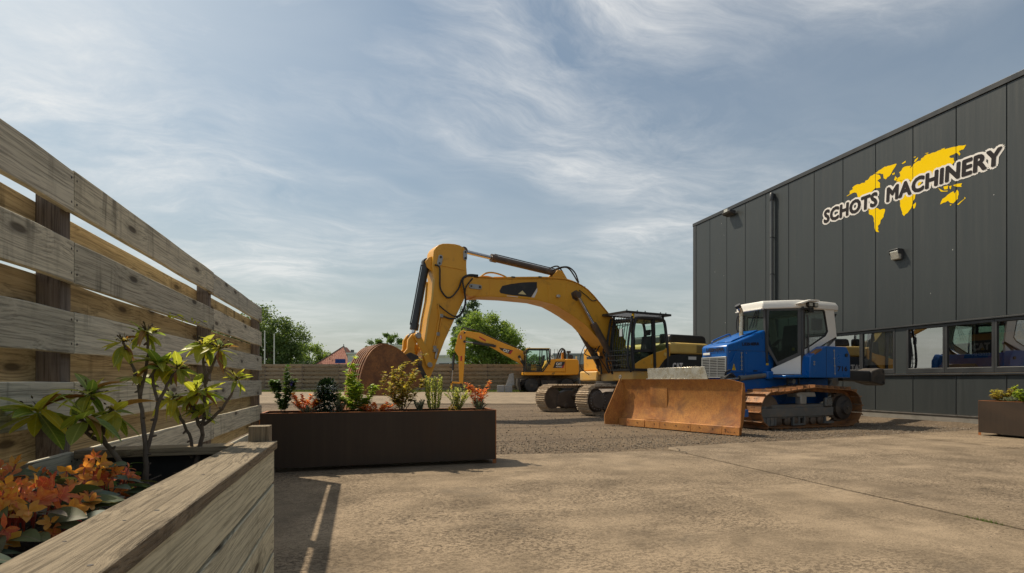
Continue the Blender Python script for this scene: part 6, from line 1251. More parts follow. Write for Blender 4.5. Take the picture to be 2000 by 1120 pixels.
b = MB(); b.box(0.318, 0.328, -2.5, 1.66, 0.02, 0.785); b.box(-0.36, 0.31, 1.665, 1.675, 0.02, 0.785); b.build('dark_backing', 'rubber', bed)  # black sheets added behind the planks so the gaps look dark
b = MB(); n_, m_ = 34, 12
for j in range(n_):
    for i in range(m_):
        x = -0.36 + 0.677 * i / (m_ - 1); y = -2.4 + 4.06 * j / (n_ - 1); b.v.append((x, y, 0.70 + 0.022 * mnoise.noise((x * 9, y * 9, 0)) + 0.012 * mnoise.noise((x * 30, y * 30, 0))))
b.f = [(j * m_ + i, j * m_ + i + 1, (j + 1) * m_ + i + 1, (j + 1) * m_ + i) for j in range(n_ - 1) for i in range(m_ - 1)]
b.build('soil', 'soil', bed, smooth=180, fix=False)
b = MB(); rr = random.Random(8)
for i in range(170):      # dead twigs and chips on the soil
    x = rr.uniform(-0.3, 0.3); y = rr.uniform(-0.6, 1.6); a = rr.uniform(0, 6.3); l = rr.uniform(0.02, 0.07); z = 0.715 + rr.uniform(0, 0.015)
    b.tube([(x, y, z), (x + math.cos(a) * l * 0.5, y + math.sin(a) * l * 0.5, z + rr.uniform(0, 0.02)), (x + math.cos(a + 0.4) * l, y + math.sin(a + 0.4) * l, z + rr.uniform(-0.005, 0.015))], rr.uniform(0.0015, 0.005), 5)
stuff(b.build('twig_litter', 'bark', bed))
b = MB(); rr = random.Random(9)
for i in range(7): x = rr.uniform(0.22, 0.36); y = rr.uniform(-0.1, 0.9); b.cyl((x, y, 0.829), (x, y, 0.8308), rr.uniform(0.003, 0.006), n=8)
b.build('screw_heads', 'dusty_black', bed)
# ------------------------------------------------------------------ corten steel planters
def corten_box(name, label, x0, x1, y0, y1, z1):
    t = thing(name, label, 'planter', ((x0 + x1) / 2, (y0 + y1) / 2, 0), 0, 'rusty steel planters')
    hx, hy = (x1 - x0) / 2, (y1 - y0) / 2
    for s in (-1, 1):
        b = MB(); b.box(-hx, hx, min(s * hy, s * (hy - 0.004)), max(s * hy, s * (hy - 0.004)), 0.055, z1 - 0.004); b.build('side_sheet', 'corten_steel', t)
        b = MB(); b.box(min(s * hx, s * (hx - 0.004)), max(s * hx, s * (hx - 0.004)), -hy + 0.0045, hy - 0.0045, 0.055, z1 - 0.004); b.build('end_sheet', 'corten_steel', t)
    b = MB(); b.ring([(-hx - .002, -hy - .002), (hx + .002, -hy - .002), (hx + .002, hy + .002), (-hx - .002, hy + .002)], [(-hx + 0.035, -hy + 0.035), (hx - 0.035, -hy + 0.035), (hx - 0.035, hy - 0.035), (-hx + 0.035, hy - 0.035)], z1 - 0.006, z1, 'z'); b.build('rim', 'corten_edge', t)
    for sx in (-1, 1):
        for sy in (-1, 1):
            b = MB(); ax, ay = sx * (hx + 0.0015), sy * (hy + 0.0015); b.box(min(ax, ax - sx * 0.05), max(ax, ax - sx * 0.05), min(ay, ay - sy * 0.003), max(ay, ay - sy * 0.003), 0.0, 0.0548); b.box(min(ax, ax - sx * 0.003), max(ax, ax - sx * 0.003), min(ay - sy * 0.0035, ay - sy * 0.05), max(ay - sy * 0.0035, ay - sy * 0.05), 0.0, 0.0548); b.build('foot', 'corten_edge', t)
            b = MB(); b.box(min(ax, ax - sx * 0.012), max(ax, ax - sx * 0.012), min(ay, ay - sy * 0.0012), max(ay, ay - sy * 0.0012), 0.056, z1 - 0.007); b.build('corner_edge', 'corten_edge', t)
    b = MB(); b.box(-hx + 0.005, hx - 0.005, -hy + 0.006, hy - 0.006, 0.10, z1 - 0.055); b.build('soil', 'soil', t)
    return t
corten_box('steel_planter', 'long dark rusty steel planter full of mixed shrubs in front of the excavator bucket', -1.15, 1.765, 6.93, 7.50, 0.717)
corten_box('steel_planter', 'rusty steel planter with orange foliage standing by the hall wall', 12.06, 12.62, 4.8, 7.77, 0.70)
# ------------------------------------------------------------------ plants
def leaf_mesh(name, mat, width=0.36, droop=0.25, fold=0.12, n=6):
    b = MB(); vs = []; fs = []
    for i in range(n + 1):
        t = i / n; w = width / 2 * (math.sin(PI * min(1, t ** 0.85 * 0.97 + 0.03)) ** 0.75) if 0 < i < n else 0.012; z = -droop * t * t
        vs += [(t, -w, z + fold * w * 2), (t, 0, z), (t, w, z + fold * w * 2)]
    for i in range(n):
        a = 3 * i; fs += [(a, a + 3, a + 4, a + 1), (a + 1, a + 4, a + 5, a + 2)]
    b.add(vs, fs); return b.mesh(name, mat, 180, fix=False)
def aim(d, roll=0.0, s=1.0, loc=(0, 0, 0)):     # matrix that points local X along d, local Z as near up as it can be
    d = Vector(d).normalized(); up = Vector((0, 0, 1)) if abs(d.z) < 0.95 else Vector((1, 0, 0)); y = up.cross(d).normalized(); z = d.cross(y)
    m = rot_to(d, y, z).to_3x3() @ Matrix.Rotation(roll, 3, 'X'); m = (m * s).to_4x4(); m.translation = Vector(loc); return m
RL = [leaf_mesh('leaf', 'leaf_rhodo', w, d, f) for w, d, f in ((0.38, 0.20, 0.10), (0.34, 0.35, 0.18), (0.42, 0.10, 0.08))]
RB = leaf_mesh('leaf', 'leaf_rhodo_brown', 0.24, 0.45, 0.5)
def rhodo(label, stems, whorls, seed):
    r = random.Random(seed); base = stems[0][0]
    t = thing('rhododendron', label, 'shrub', base, 0, 'rhododendrons in the raised bed')
    B_ = Vector(base)
    for k, s in enumerate(stems):
        pts = [Vector(p) - B_ for p in s]
        if k == 0: pts = [Vector((pts[0].x + 0.01, pts[0].y, -0.06))] + pts
        q = smoothpath(pts, 5)
        for i in range(1, len(q) - 1): q[i] = q[i] + Vector([r.uniform(-0.004, 0.004) for _ in range(3)])
        r0 = (0.013 if k == 0 else 0.0075); b = MB(); b.tube(q, r0, 8, taper=0.0042)
        for i in range(2, len(q) - 1, 2):      # stubs and nodes
            d = Vector([r.uniform(-1, 1) for _ in range(3)]).normalized(); b.tube([q[i], q[i] + d * 0.012, q[i] + d * 0.02], [0.006, 0.005, 0.003], 5)
        b.build('stem', 'bark', t, smooth=60)
    for (cx, cy, cz_), n, size, dead in whorls:
        n = int(n * 2.1) + 2; size *= 1.06
        c = Vector((cx, cy, cz_)) - B_; a0 = r.uniform(0, 6.3)
        for i in range(n):
            a = a0 + i * 2.399; el = r.choice((-0.9, -0.5, -0.25, 0.1, 0.35, 0.75)) + r.uniform(-0.2, 0.2)
            d = Vector((math.cos(a) * math.cos(el), math.sin(a) * math.cos(el), math.sin(el)))
            br = r.random() < 0.07
            inst(RB if br else r.choice(RL), 'leaf', t, mat4=aim(d, r.uniform(-0.5, 0.5), size * r.uniform(0.7, 1.15), c + d * 0.008 + Vector((0, 0, r.uniform(-0.02, 0.01)))))
        b = MB()       # spent flower heads: thin curled strands and dark buds
        for i in range(dead):
            a = r.uniform(0, 6.3); el = r.uniform(0.0, 1.2); d = Vector((math.cos(a) * math.cos(el), math.sin(a) * math.cos(el), math.sin(el))); l = r.uniform(0.02, 0.045)
            b.tube([c, c + d * l * 0.6, c + d * l + Vector((0, 0, r.uniform(-0.012, 0.008)))], [0.002, 0.0016, 0.0008], 5)
            if r.random() < 0.5: e = c + d * l; b.tube([e, e + d * 0.006, e + d * 0.012], [0.001, 0.0035, 0.001], 5)
        b.build('flower_head', 'bud_dark', t)
        b = MB()
        for i in range(dead // 3):
            a = r.uniform(0, 6.3); el = r.uniform(-0.2, 0.7); d = Vector((math.cos(a) * math.cos(el), math.sin(a) * math.cos(el), math.sin(el))); l = r.uniform(0.03, 0.065); s_ = d.cross(Vector((0, 0, 1))).normalized() * 0.0035
            m = c + d * l * 0.55 + Vector((0, 0, 0.008)); e = c + d * l + Vector((0, 0, r.uniform(-0.01, 0.004)))
            b.add([c - s_ * 0.6, c + s_ * 0.6, m + s_, m - s_, e + s_ * 0.2, e - s_ * 0.2], [(0, 1, 2, 3), (3, 2, 4, 5)])
        b.build('bract', 'bract_yellow', t, smooth=0, fix=False)
    return t
rhodo('gangly rhododendron leaning towards the fence, behind the orange begonias',
 [[(-0.727, 2.185, 0.72), (-0.82, 2.211, 0.822), (-0.899, 2.234, 0.932), (-0.943, 2.247, 1.005), (-0.926, 2.242, 1.065)], [(-0.89, 2.232, 0.904), (-0.987, 2.259, 0.959), (-1.045, 2.17, 1.023)], [(-0.882, 2.229, 0.923), (-0.873, 2.227, 0.978), (-0.843, 2.218, 1.014)], [(-0.899, 2.234, 0.932), (-0.90, 2.15, 0.97), (-0.885, 2.10, 1.0)]],
 [((-0.926, 2.242, 1.07), 8, 0.105, 22), ((-1.045, 2.17, 1.02), 9, 0.135, 6), ((-0.843, 2.218, 1.014), 6, 0.10, 8), ((-0.885, 2.10, 1.0), 5, 0.11, 4)], 5)
rhodo('tall rhododendron with bare stems in the middle of the raised bed',
 [[(-0.813, 2.42, 0.72), (-0.817, 2.44, 0.828), (-0.854, 2.50, 0.997), (-0.878, 2.53, 1.124), (-0.939, 2.558, 1.277)], [(-0.862, 2.51, 1.05), (-0.838, 2.52, 1.209), (-0.842, 2.53, 1.31)], [(-0.817, 2.44, 0.828), (-0.793, 2.48, 0.997), (-0.817, 2.51, 1.145), (-0.787, 2.514, 1.183)], [(-0.793, 2.48, 1.0), (-0.756, 2.49, 1.103), (-0.72, 2.495, 1.162)]],
 [((-0.939, 2.558, 1.277), 5, 0.085, 26), ((-0.842, 2.53, 1.315), 7, 0.085, 30), ((-0.79, 2.514, 1.185), 10, 0.105, 14), ((-0.72, 2.495, 1.165), 6, 0.075, 20), ((-0.875, 2.53, 1.13), 3, 0.08, 2)], 6)
K = lambda p: (p[0] * 0.95, p[1] * 0.95, 1.12 + (p[2] - 1.12) * 0.95)
rhodo('bushy rhododendron with yellowing leaves at the far end of the raised bed',
 [[K(p) for p in s] for s in ([(-0.729, 2.758, 0.70), (-0.695, 2.748, 0.866), (-0.734, 2.759, 0.983), (-0.718, 2.754, 1.059)], [(-0.74, 2.76, 0.76), (-0.752, 2.764, 0.866), (-0.808, 2.78, 0.983), (-0.824, 2.785, 1.03)], [(-0.695, 2.748, 0.866), (-0.684, 2.745, 1.078), (-0.695, 2.748, 1.278)], [(-0.684, 2.745, 1.101), (-0.657, 2.737, 1.172), (-0.621, 2.726, 1.261)], [(-0.688, 2.746, 0.913), (-0.593, 2.719, 1.007), (-0.544, 2.704, 1.12)])],
 [(K((-0.718, 2.754, 1.065)), 11, 0.10, 26), (K((-0.824, 2.785, 1.035)), 6, 0.09, 10), (K((-0.695, 2.748, 1.28)), 7, 0.085, 26), (K((-0.621, 2.726, 1.262)), 7, 0.08, 22), (K((-0.544, 2.704, 1.12)), 5, 0.065, 14), (K((-0.70, 2.75, 0.97)), 6, 0.08, 4)], 7)
# begonias
def petal_flower(seed):
    b = MB(); r = random.Random(seed)
    for k in range(r.choice((4, 5, 6))):
        a = 2 * PI * k / 5 + r.uniform(-0.3, 0.3); up = r.uniform(0.3, 1.3); d = Vector((math.cos(a), math.sin(a), up)).normalized(); s_ = Vector((-math.sin(a), math.cos(a), 0)); L_ = r.uniform(0.8, 1.35); w = r.uniform(0.16, 0.26)
        c1 = d * L_ * 0.35 + Vector((0, 0, 0.05)); m2 = d * L_ * 0.7 + Vector((0, 0, -0.02)); tip = d * L_ + Vector((0, 0, -0.22))
        b.add([(0, 0, 0), c1 + s_ * w, c1 + Vector((0, 0, -0.05)), c1 - s_ * w, m2 + s_ * w * 0.8, m2 + Vector((0, 0, -0.05)), m2 - s_ * w * 0.8, tip], [(0, 2, 1), (0, 3, 2), (1, 2, 5, 4), (2, 3, 6, 5), (4, 5, 7), (5, 6, 7)])
    return b.mesh('flower', 'petal_orange', 180, fix=False)
FM = [petal_flower(i) for i in range(7)]; BL = [leaf_mesh('leaf', 'leaf_begonia', w, d, 0.1) for w, d in ((0.55, 0.2), (0.45, 0.35))]
def begonia(label, cx, cy, rad, nf, nl, seed):
    r = random.Random(seed); t = thing('begonia', label, 'flowers', (cx, cy, 0.755), 0, 'begonias in the raised bed')
    st = MB()
    for i in range(nf):
        a = r.uniform(0, 6.3); q = rad * math.sqrt(r.random()); p = Vector((math.cos(a) * q * 0.7, math.sin(a) * q, 0.03 + 0.085 * (1 - (q / rad) ** 2) + r.uniform(-0.02, 0.035)))
        d = Vector((p.x * 3 + r.uniform(-0.5, 0.9), p.y * 2 - 0.5 + r.uniform(-0.5, 0.5), 0.3 + r.uniform(-0.4, 0.5)))
        m = aim(d, 0, 0.026 * r.uniform(0.7, 1.3), p) @ Matrix.Rotation(R(90), 4, 'Y') @ Matrix.Rotation(r.uniform(0, 6.3), 4, 'Z')
        inst(r.choice(FM), 'flower', t, mat4=m)
        st.tube(smoothpath([(p.x * 0.8, p.y * 0.8, p.z * 0.4), (p.x * 0.95, p.y * 0.95 - 0.01, p.z * 0.8), tuple(p)], 3), 0.0017, 5)
    for i in range(nl):
        a = r.uniform(0, 6.3); q = rad * math.sqrt(r.random()) * 0.95; p = Vector((math.cos(a) * q * 0.7, math.sin(a) * q, 0.03 + 0.07 * (1 - (q / rad) ** 2) + r.uniform(-0.02, 0.02)))
        inst(r.choice(BL), 'leaf', t, mat4=aim((math.cos(a), math.sin(a), r.uniform(-0.2, 0.5)), r.uniform(-0.6, 0.6), 0.085 * r.uniform(0.7, 1.2), p))
    stuff(st.build('stem', 'twig_red', t))
begonia('orange begonia clump at the front edge of the raised bed', -0.74, 1.42, 0.22, 120, 80, 1)
begonia('pink and orange begonia clump against the plank fence', -0.93, 1.70, 0.24, 105, 90, 2)
begonia('yellow and orange begonia clump nearest the camera', -0.76, 1.06, 0.20, 100, 70, 3)
begonia('small coral begonia clump at the foot of the gangly rhododendron', -0.72, 1.78, 0.14, 50, 30, 4)
# small green seedlings between the stems
def sprout(label, x, y, n, rad, seed, size=0.07, z=0.70):
    r = random.Random(seed); t = thing('seedling', label, 'plant', (x, y, z)); b = MB()
    me = [leaf_mesh('leaf', 'leaf_green', 0.5, 0.2, 0.1)]
    for i in range(n):
        a = r.uniform(0, 6.3); q = rad * math.sqrt(r.random()); p = Vector((math.cos(a) * q, math.sin(a) * q, r.uniform(0.03, 0.11)))
        b.tube([(p.x * 0.4, p.y * 0.4, 0), tuple(p)], 0.0016, 4); inst(me[0], 'leaf', t, mat4=aim((math.cos(a * 2.3), math.sin(a * 2.3), r.uniform(-0.3, 0.4)), r.uniform(-0.6, 0.6), size * r.uniform(0.6, 1.2), p))
    stuff(b.build('stem', 'twig', t))
sprout('small green leafy plant between the rhododendron stems', -0.93, 2.25, 26, 0.14, 1)
sprout('low green leaves at the fence behind the begonias', -1.02, 1.98, 18, 0.12, 2, 0.08)
def shoot(label, x, y, z, n, seed):
    r = random.Random(seed); t = thing('creeper_sprig', label, 'plant', (x, y, z)); b = MB(); b.tube(smoothpath([(-0.06, 0, 0.04), (0.0, 0.02, 0.03), (0.06, 0.04, -0.01)], 3), 0.0016, 5); b.build('stem', 'twig', t)
    b = MB(); m = leaf_mesh('leaf', 'leaf_lime', 0.45, 0.2, 0.1)
    for i in range(n):
        f = i / n; inst(m, 'leaf', t, mat4=aim((r.uniform(-1, 1), r.uniform(-1, 1), r.uniform(-0.7, 0.3)), r.uniform(-1, 1), 0.034 * r.uniform(0.6, 1.2), (-0.05 + 0.11 * f, 0.04 * f, 0.035 - 0.03 * f + r.uniform(-0.01, 0.01))))
shoot('lime green creeper sprig poking over a board high on the fence', -1.11, 3.78, 1.50, 12, 1); shoot('smaller lime creeper sprig on the fence beside the second post', -1.11, 4.24, 1.52, 8, 2)
# shrubs in the steel planters: foliage joined per plant, too fine to take apart
def add_leaf(b, p, d, L_, w, r, fold=0.2):
    d = d.normalized(); s = d.cross(Vector((r.uniform(-0.3, 0.3), r.uniform(-0.3, 0.3), 1))).normalized() * w; u = s.cross(d).normalized() * (fold * w)
    m = p + d * L_ * 0.5; e = p + d * L_ - Vector((0, 0, L_ * 0.12))
    b.add([p, m + s + u, m, m - s + u, e], [(0, 2, 1), (0, 3, 2), (1, 2, 4), (2, 3, 4)])
def shrub(name, label, x, y, z, w, h, mat, n, leaf, style='bush', seed=1, lw=0.30, cat='shrub', group='shrubs in the steel planters', extra=None):
    w *= 1.5; h *= 1.06; r = random.Random(seed * 13 + 5); t = thing(name, label, cat, (x, y, z), 0, group); st = MB(); fo = MB(); tips = []
    ns = {'bush': 9, 'spiky': 26, 'column': 16, 'ball': 6, 'tall': 5, 'low': 14}[style]
    for k in range(ns):
        a = 2 * PI * k / ns + r.uniform(-0.3, 0.3)
        if style == 'column': q = w * 0.42 * math.sqrt(r.random()); pts = [Vector((math.cos(a) * q * 0.5, math.sin(a) * q * 0.5, 0)), Vector((math.cos(a) * q, math.sin(a) * q, h * 0.5)), Vector((math.cos(a) * q * 1.05, math.sin(a) * q * 1.05, h * r.uniform(0.8, 1.0)))]
        elif style == 'spiky': q = w * 0.5 * r.random(); pts = [Vector((0, 0, 0)), Vector((math.cos(a) * q * 0.6, math.sin(a) * q * 0.6, h * 0.5)), Vector((math.cos(a) * q, math.sin(a) * q, h * r.uniform(0.6, 1.0)))]
        elif style == 'tall': q = w * 0.4 * r.random(); pts = [Vector((0, 0, 0)), Vector((math.cos(a) * q * 0.7, math.sin(a) * q * 0.4, h * 0.45)), Vector((math.cos(a) * q, math.sin(a) * q * 0.5, h * r.uniform(0.55, 1.0)))]
        else: q = w * 0.5 * r.uniform(0.5, 1.0); hh = h * r.uniform(0.55, 1.0); pts = [Vector((0, 0, 0)), Vector((math.cos(a) * q * 0.45, math.sin(a) * q * 0.45, hh * 0.5)), Vector((math.cos(a) * q, math.sin(a) * q * 0.6, hh))]
        path = smoothpath(pts, 4); st.tube(path, 0.004 if style != 'bush' else 0.006, 5, taper=0.0015); tips.append(path)
        if style == 'bush':
            for m in range(4):
                i = r.randrange(2, len(path)); d = Vector((r.uniform(-1, 1), r.uniform(-0.7, 0.7), r.uniform(0.2, 1))).normalized() * h * r.uniform(0.12, 0.28); p2 = [path[i], path[i] + d * 0.5, path[i] + d]; st.tube(p2, 0.002, 4); tips.append([path[i]] + p2)
    n = int(n * 3.2); leaf *= 1.06
    for i in range(n):
        p_ = r.choice(tips)
        if style == 'ball':
            k = r.randrange(3); c = Vector(((0.02, 0, h * 0.78), (0.0, 0, h * 0.45), (0.03, 0, h * 0.2))[k]); rad = w * (0.34, 0.40, 0.46)[k]
            v = Vector((r.gauss(0, 1), r.gauss(0, 1), r.gauss(0, 1))).normalized(); p = c + v * rad * r.uniform(0.7, 1.0); d = v + Vector((0, 0, 0.2))
        else:
            f = r.random() ** (0.6 if style in ('bush', 'low') else 0.9); k = min(len(p_) - 1, max(1, int(f * (len(p_) - 1) + 0.5))); p = Vector(p_[k]).lerp(Vector(p_[k - 1]), r.random())
            ax = (Vector(p_[k]) - Vector(p_[k - 1])).normalized(); a = r.uniform(0, 6.3)
            o = Vector((math.cos(a), math.sin(a), 0)); d = o + ax * (1.4 if style in ('spiky', 'column') else 0.5) + Vector((0, 0, r.uniform(-0.3, 0.4)))
            if p.z < h * 0.12 and style != 'low' and style != 'spiky': continue
        add_leaf(fo, p, d, leaf * r.uniform(0.6, 1.25), leaf * lw * r.uniform(0.8, 1.2), r)
    stuff(st.build('stem', 'twig', t)); stuff(fo.build('foliage', mat, t, smooth=0, fix=False))
    if extra: extra(t, r)
    return t
def blossoms(mat, pts, size, name='flower'):
    def f(t, r):
        for p in pts:
            b = MB()
            for k in range(16): v = Vector((r.gauss(0, 1), r.gauss(0, 1), r.gauss(0, 1) + 0.3)).normalized(); add_leaf(b, Vector(p) + v * size * 0.2, v, size, size * 0.35, r)
            b.build(name, mat, t, smooth=0, fix=False)
    return f
Z0 = 0.66
shrub('flowering_shrub', 'tall loose hibiscus with one violet flower at the fence end of the planter', -0.92, 7.2, Z0, 0.34, 0.62, 'leaf_green', 300, 0.062, 'tall', 1, 0.36, extra=blossoms('petal_violet', [(0.10, -0.05, 0.43)], 0.042))
shrub('heuchera', 'orange-leaved plant beside the dark clipped bush', -0.65, 7.18, Z0, 0.34, 0.29, 'leaf_flame', 330, 0.05, 'low', 2, 0.26)
shrub('clipped_bush', 'dense dark green clipped bush in the planter', -0.42, 7.22, Z0, 0.25, 0.40, 'leaf_dark', 520, 0.042, 'ball', 3, 0.42)
shrub('lavender', 'small silver-grey tuft beside the dark clipped bush', -0.25, 7.15, Z0, 0.15, 0.22, 'leaf_silver', 240, 0.035, 'spiky', 4, 0.12)
shrub('lime_shrub', 'lime green leafy shrub with one tall shoot in front of the bucket', 0.0, 7.2, Z0, 0.46, 0.42, 'leaf_lime', 380, 0.068, 'bush', 5, 0.30)
shrub('lime_shoot', 'single tall lime shoot rising left of the rusty bucket', -0.10, 7.24, Z0, 0.14, 0.74, 'leaf_lime', 64, 0.095, 'tall', 25, 0.30)
shrub('heuchera', 'low orange-brown leaved plant between lime shrub and golden shrub', 0.23, 7.12, Z0, 0.36, 0.16, 'leaf_flame', 260, 0.045, 'low', 6, 0.26)
shrub('golden_shrub', 'golden-leaved spreading shrub in front of the excavator stick', 0.55, 7.2, Z0, 0.50, 0.64, 'leaf_gold', 560, 0.055, 'bush', 7, 0.30)
shrub('lavender', 'small silver-grey tuft between the golden shrub and the columnar bush', 0.77, 7.15, Z0, 0.16, 0.19, 'leaf_silver', 220, 0.035, 'spiky', 8, 0.12)
shrub('columnar_bush', 'upright columnar bush with yellow-green tips', 0.97, 7.2, Z0, 0.19, 0.51, 'leaf_variegated', 620, 0.032, 'column', 9, 0.30)
shrub('variegated_shrub', 'pale variegated shrub with small yellow flowers at its foot', 1.29, 7.2, Z0, 0.30, 0.36, 'leaf_variegated', 420, 0.042, 'spiky', 10, 0.16, extra=blossoms('leaf_yellowflower', [(-0.10, -0.12, 0.10), (-0.13, -0.1, 0.07), (-0.06, -0.12, 0.08)], 0.03))
shrub('nandina', 'flame orange shrub at the free end of the planter', 1.57, 7.2, Z0, 0.27, 0.41, 'leaf_flame', 420, 0.045, 'bush', 11, 0.22)
shrub('lavender', 'silver-grey tuft in front of the flame orange shrub', 1.57, 7.08, Z0, 0.16, 0.18, 'leaf_silver', 240, 0.035, 'spiky', 12, 0.12)
shrub('nandina', 'golden orange shrub at the near corner of the planter by the hall', 12.32, 7.5, 0.645, 0.42, 0.28, 'leaf_gold', 380, 0.06, 'low', 13, 0.24)
shrub('variegated_shrub', 'yellow-green shrub in the planter by the hall', 12.30, 7.1, 0.645, 0.44, 0.30, 'leaf_lime', 420, 0.055, 'bush', 14, 0.26)
shrub('nandina', 'red-orange shrub at the picture edge in the planter by the hall', 12.32, 6.7, 0.645, 0.40, 0.26, 'leaf_flame', 380, 0.055, 'low', 15, 0.24)
shrub('lavender', 'silver-grey tuft at the corner of the planter by the hall', 12.18, 7.3, 0.645, 0.20, 0.13, 'leaf_silver', 220, 0.04, 'spiky', 16, 0.12)
shrub('lavender', 'pale silver tuft beneath the fence-side orange plant', -0.62, 7.05, Z0, 0.16, 0.14, 'leaf_silver', 200, 0.03, 'spiky', 17, 0.12)
# ------------------------------------------------------------------ what lies beyond the fence
def tree(name, label, u, d, trunk_h, blobs, mat, n, leaf, droop=0.0, seed=1, clumps=60, tr=0.25, cat='tree', group='trees beyond the far fence', limbs=10, spread=1.0):
    r = random.Random(seed); x, y = at(u, d); t = thing(name, label, cat, (x, y, 0.2), -YAW, group)
    tot = sum(b_[3] * b_[4] * b_[5] for b_ in blobs); C_ = []
    for b_ in blobs:
        k = max(3, int(clumps * b_[3] * b_[4] * b_[5] / tot))
        for i in range(k):
            v = Vector((r.gauss(0, 1), r.gauss(0, 1), r.gauss(0, 1))).normalized(); q = r.uniform(0.45, 1.0) ** 0.6
            C_.append((Vector((b_[0] + v.x * b_[3] * q, b_[1] + v.y * b_[4] * q, b_[2] + v.z * b_[5] * q)), r.uniform(0.55, 1.25) * spread * min(b_[3], b_[5]) * 0.30))
    fo = MB()
    per = max(8, n // len(C_))
    for c, rad in C_:
        m = int(per * r.uniform(0.6, 1.4))
        for i in range(m):
            o = Vector((r.gauss(0, 0.55), r.gauss(0, 0.55), r.gauss(0, 0.42))) * rad
            if droop: o.z -= abs(r.gauss(0, droop))
            p = c + o
            if p.z < 0.3: continue
            d_ = Vector((r.gauss(0, 1), r.gauss(0, 1), r.gauss(0, 0.5) - droop)).normalized(); s = d_.cross(Vector((r.gauss(0, 1), r.gauss(0, 1), r.gauss(0, 1)))).normalized(); l = leaf * r.uniform(0.6, 1.3)
            fo.add([p, p + d_ * l * 0.5 + s * l * 0.3, p + d_ * l, p + d_ * l * 0.5 - s * l * 0.3], [(0, 1, 2, 3)])
    tk = MB(); top = max(b_[2] for b_ in blobs); tk.tube(smoothpath([(0, 0, -0.3), (0.1 * tr, 0, trunk_h * 0.5), (0.3 * tr, 0.1, trunk_h), (0, 0, top)], 4), tr, 9, taper=tr * 0.25)
    for i in range(limbs):
        c, _ = r.choice(C_); z0 = trunk_h * r.uniform(0.6, 1.1); tk.tube(smoothpath([(0, 0, z0), (c.x * 0.45, c.y * 0.45, z0 + (c.z - z0) * 0.5 + 0.2), tuple(c)], 4), tr * 0.4, 6, taper=tr * 0.08)
    tk.build('trunk', 'bark', t); stuff(fo.build('crown', mat, t, smooth=0, fix=False)); return t
def U(px, d): return (px - 1000) / 1040.0 * d
tree('willow_tree', 'big drooping willow behind the two flagpoles', U(530, 60), 60, 2.6, [(-1.2, 0, 6.6, 3.4, 3.2, 2.6), (1.3, 0.3, 5.3, 2.6, 2.4, 3.0), (-0.2, 0, 3.6, 3.5, 3, 2.6), (-4.2, 0, 5.0, 3.2, 3, 3.4)], 'tree_willow', 26000, 0.26, 0.55, 1, 130, 0.35)
tree('broadleaf_tree', 'pale green tree between the willow and the red-roofed house', U(604, 78), 78, 1.6, [(0, 0, 4.2, 3.2, 2.4, 2.2), (-2.2, 0, 5.0, 2.0, 2, 2.0), (2.6, 0, 3.4, 2.0, 1.6, 1.6)], 'tree_light', 12000, 0.28, 0.1, 2, 60, 0.25)
tree('broadleaf_tree', 'low dark bushy tree in front of the red-roofed house', U(612, 58), 58, 0.5, [(0, 0, 1.6, 2.6, 1.5, 1.4), (2.6, 0, 1.3, 1.8, 1.3, 1.2), (-2.8, 0, 1.6, 1.8, 1.3, 1.5)], 'tree_dark', 9000, 0.18, 0.0, 3, 60, 0.15)
tree('broadleaf_tree', 'round tree top showing over the white buildings above the bucket', U(757, 85), 85, 3, [(0.2, 0, 6.8, 2.4, 2, 1.5), (-1.8, 0, 6.0, 1.6, 1.6, 1.2), (2.2, 0, 6.2, 1.5, 1.5, 1.3)], 'tree_mid', 9000, 0.27, 0.0, 4, 50, 0.25)
tree('poplar_tree', 'dark upright poplar behind the excavator stick', U(917, 68), 68, 2.5, [(0, 0, 8.6, 1.25, 1.2, 3.4), (-0.9, 0, 6.2, 1.2, 1.2, 3.4), (0.6, 0, 5.2, 1.3, 1.2, 3.2)], 'tree_dark', 15000, 0.24, -0.1, 5, 110, 0.25)
tree('broadleaf_tree', 'large light green tree filling the gap under the excavator boom', U(950, 52), 52, 1.4, [(-0.6, 0, 5.6, 2.2, 2.0, 1.9), (0.9, 0, 4.9, 2.3, 2.0, 1.9), (-2.3, 0, 4.4, 1.3, 1.5, 1.9), (2.6, 0, 3.6, 1.5, 1.6, 1.5), (0, 0, 2.6, 3.0, 1.8, 1.5)], 'tree_light', 34000, 0.21, 0.05, 6, 170, 0.20, limbs=26, spread=1.05)
tree('broadleaf_tree', 'small rounded tree low behind the far fence beside the blue-banded building', U(1046, 60), 60, 1, [(0, 0, 2.3, 1.6, 1.4, 1.5)], 'tree_mid', 5000, 0.2, 0.0, 7, 30, 0.15)
for px, d, h, lb in ((517, 46, 5.05, 'white flagpole, the one nearer the plank fence end'), (535.5, 48, 4.95, 'white flagpole, the farther of the two before the willow')):
    x, y = at(U(px, d), d); t = thing('flagpole', lb, 'flagpole', (x, y, 0.2), 0, 'flagpoles'); b = MB(); b.cyl((0, 0, 0), (0, 0, h), 0.055, 0.04, 10); b.build('mast', 'white_paint', t); b = MB(); b.lathe([(0.0, h), (0.06, h + 0.02), (0.06, h + 0.08), (0.0, h + 0.1)], (0, 0, 0), 'z', 10); b.build('finial', 'white_paint', t)
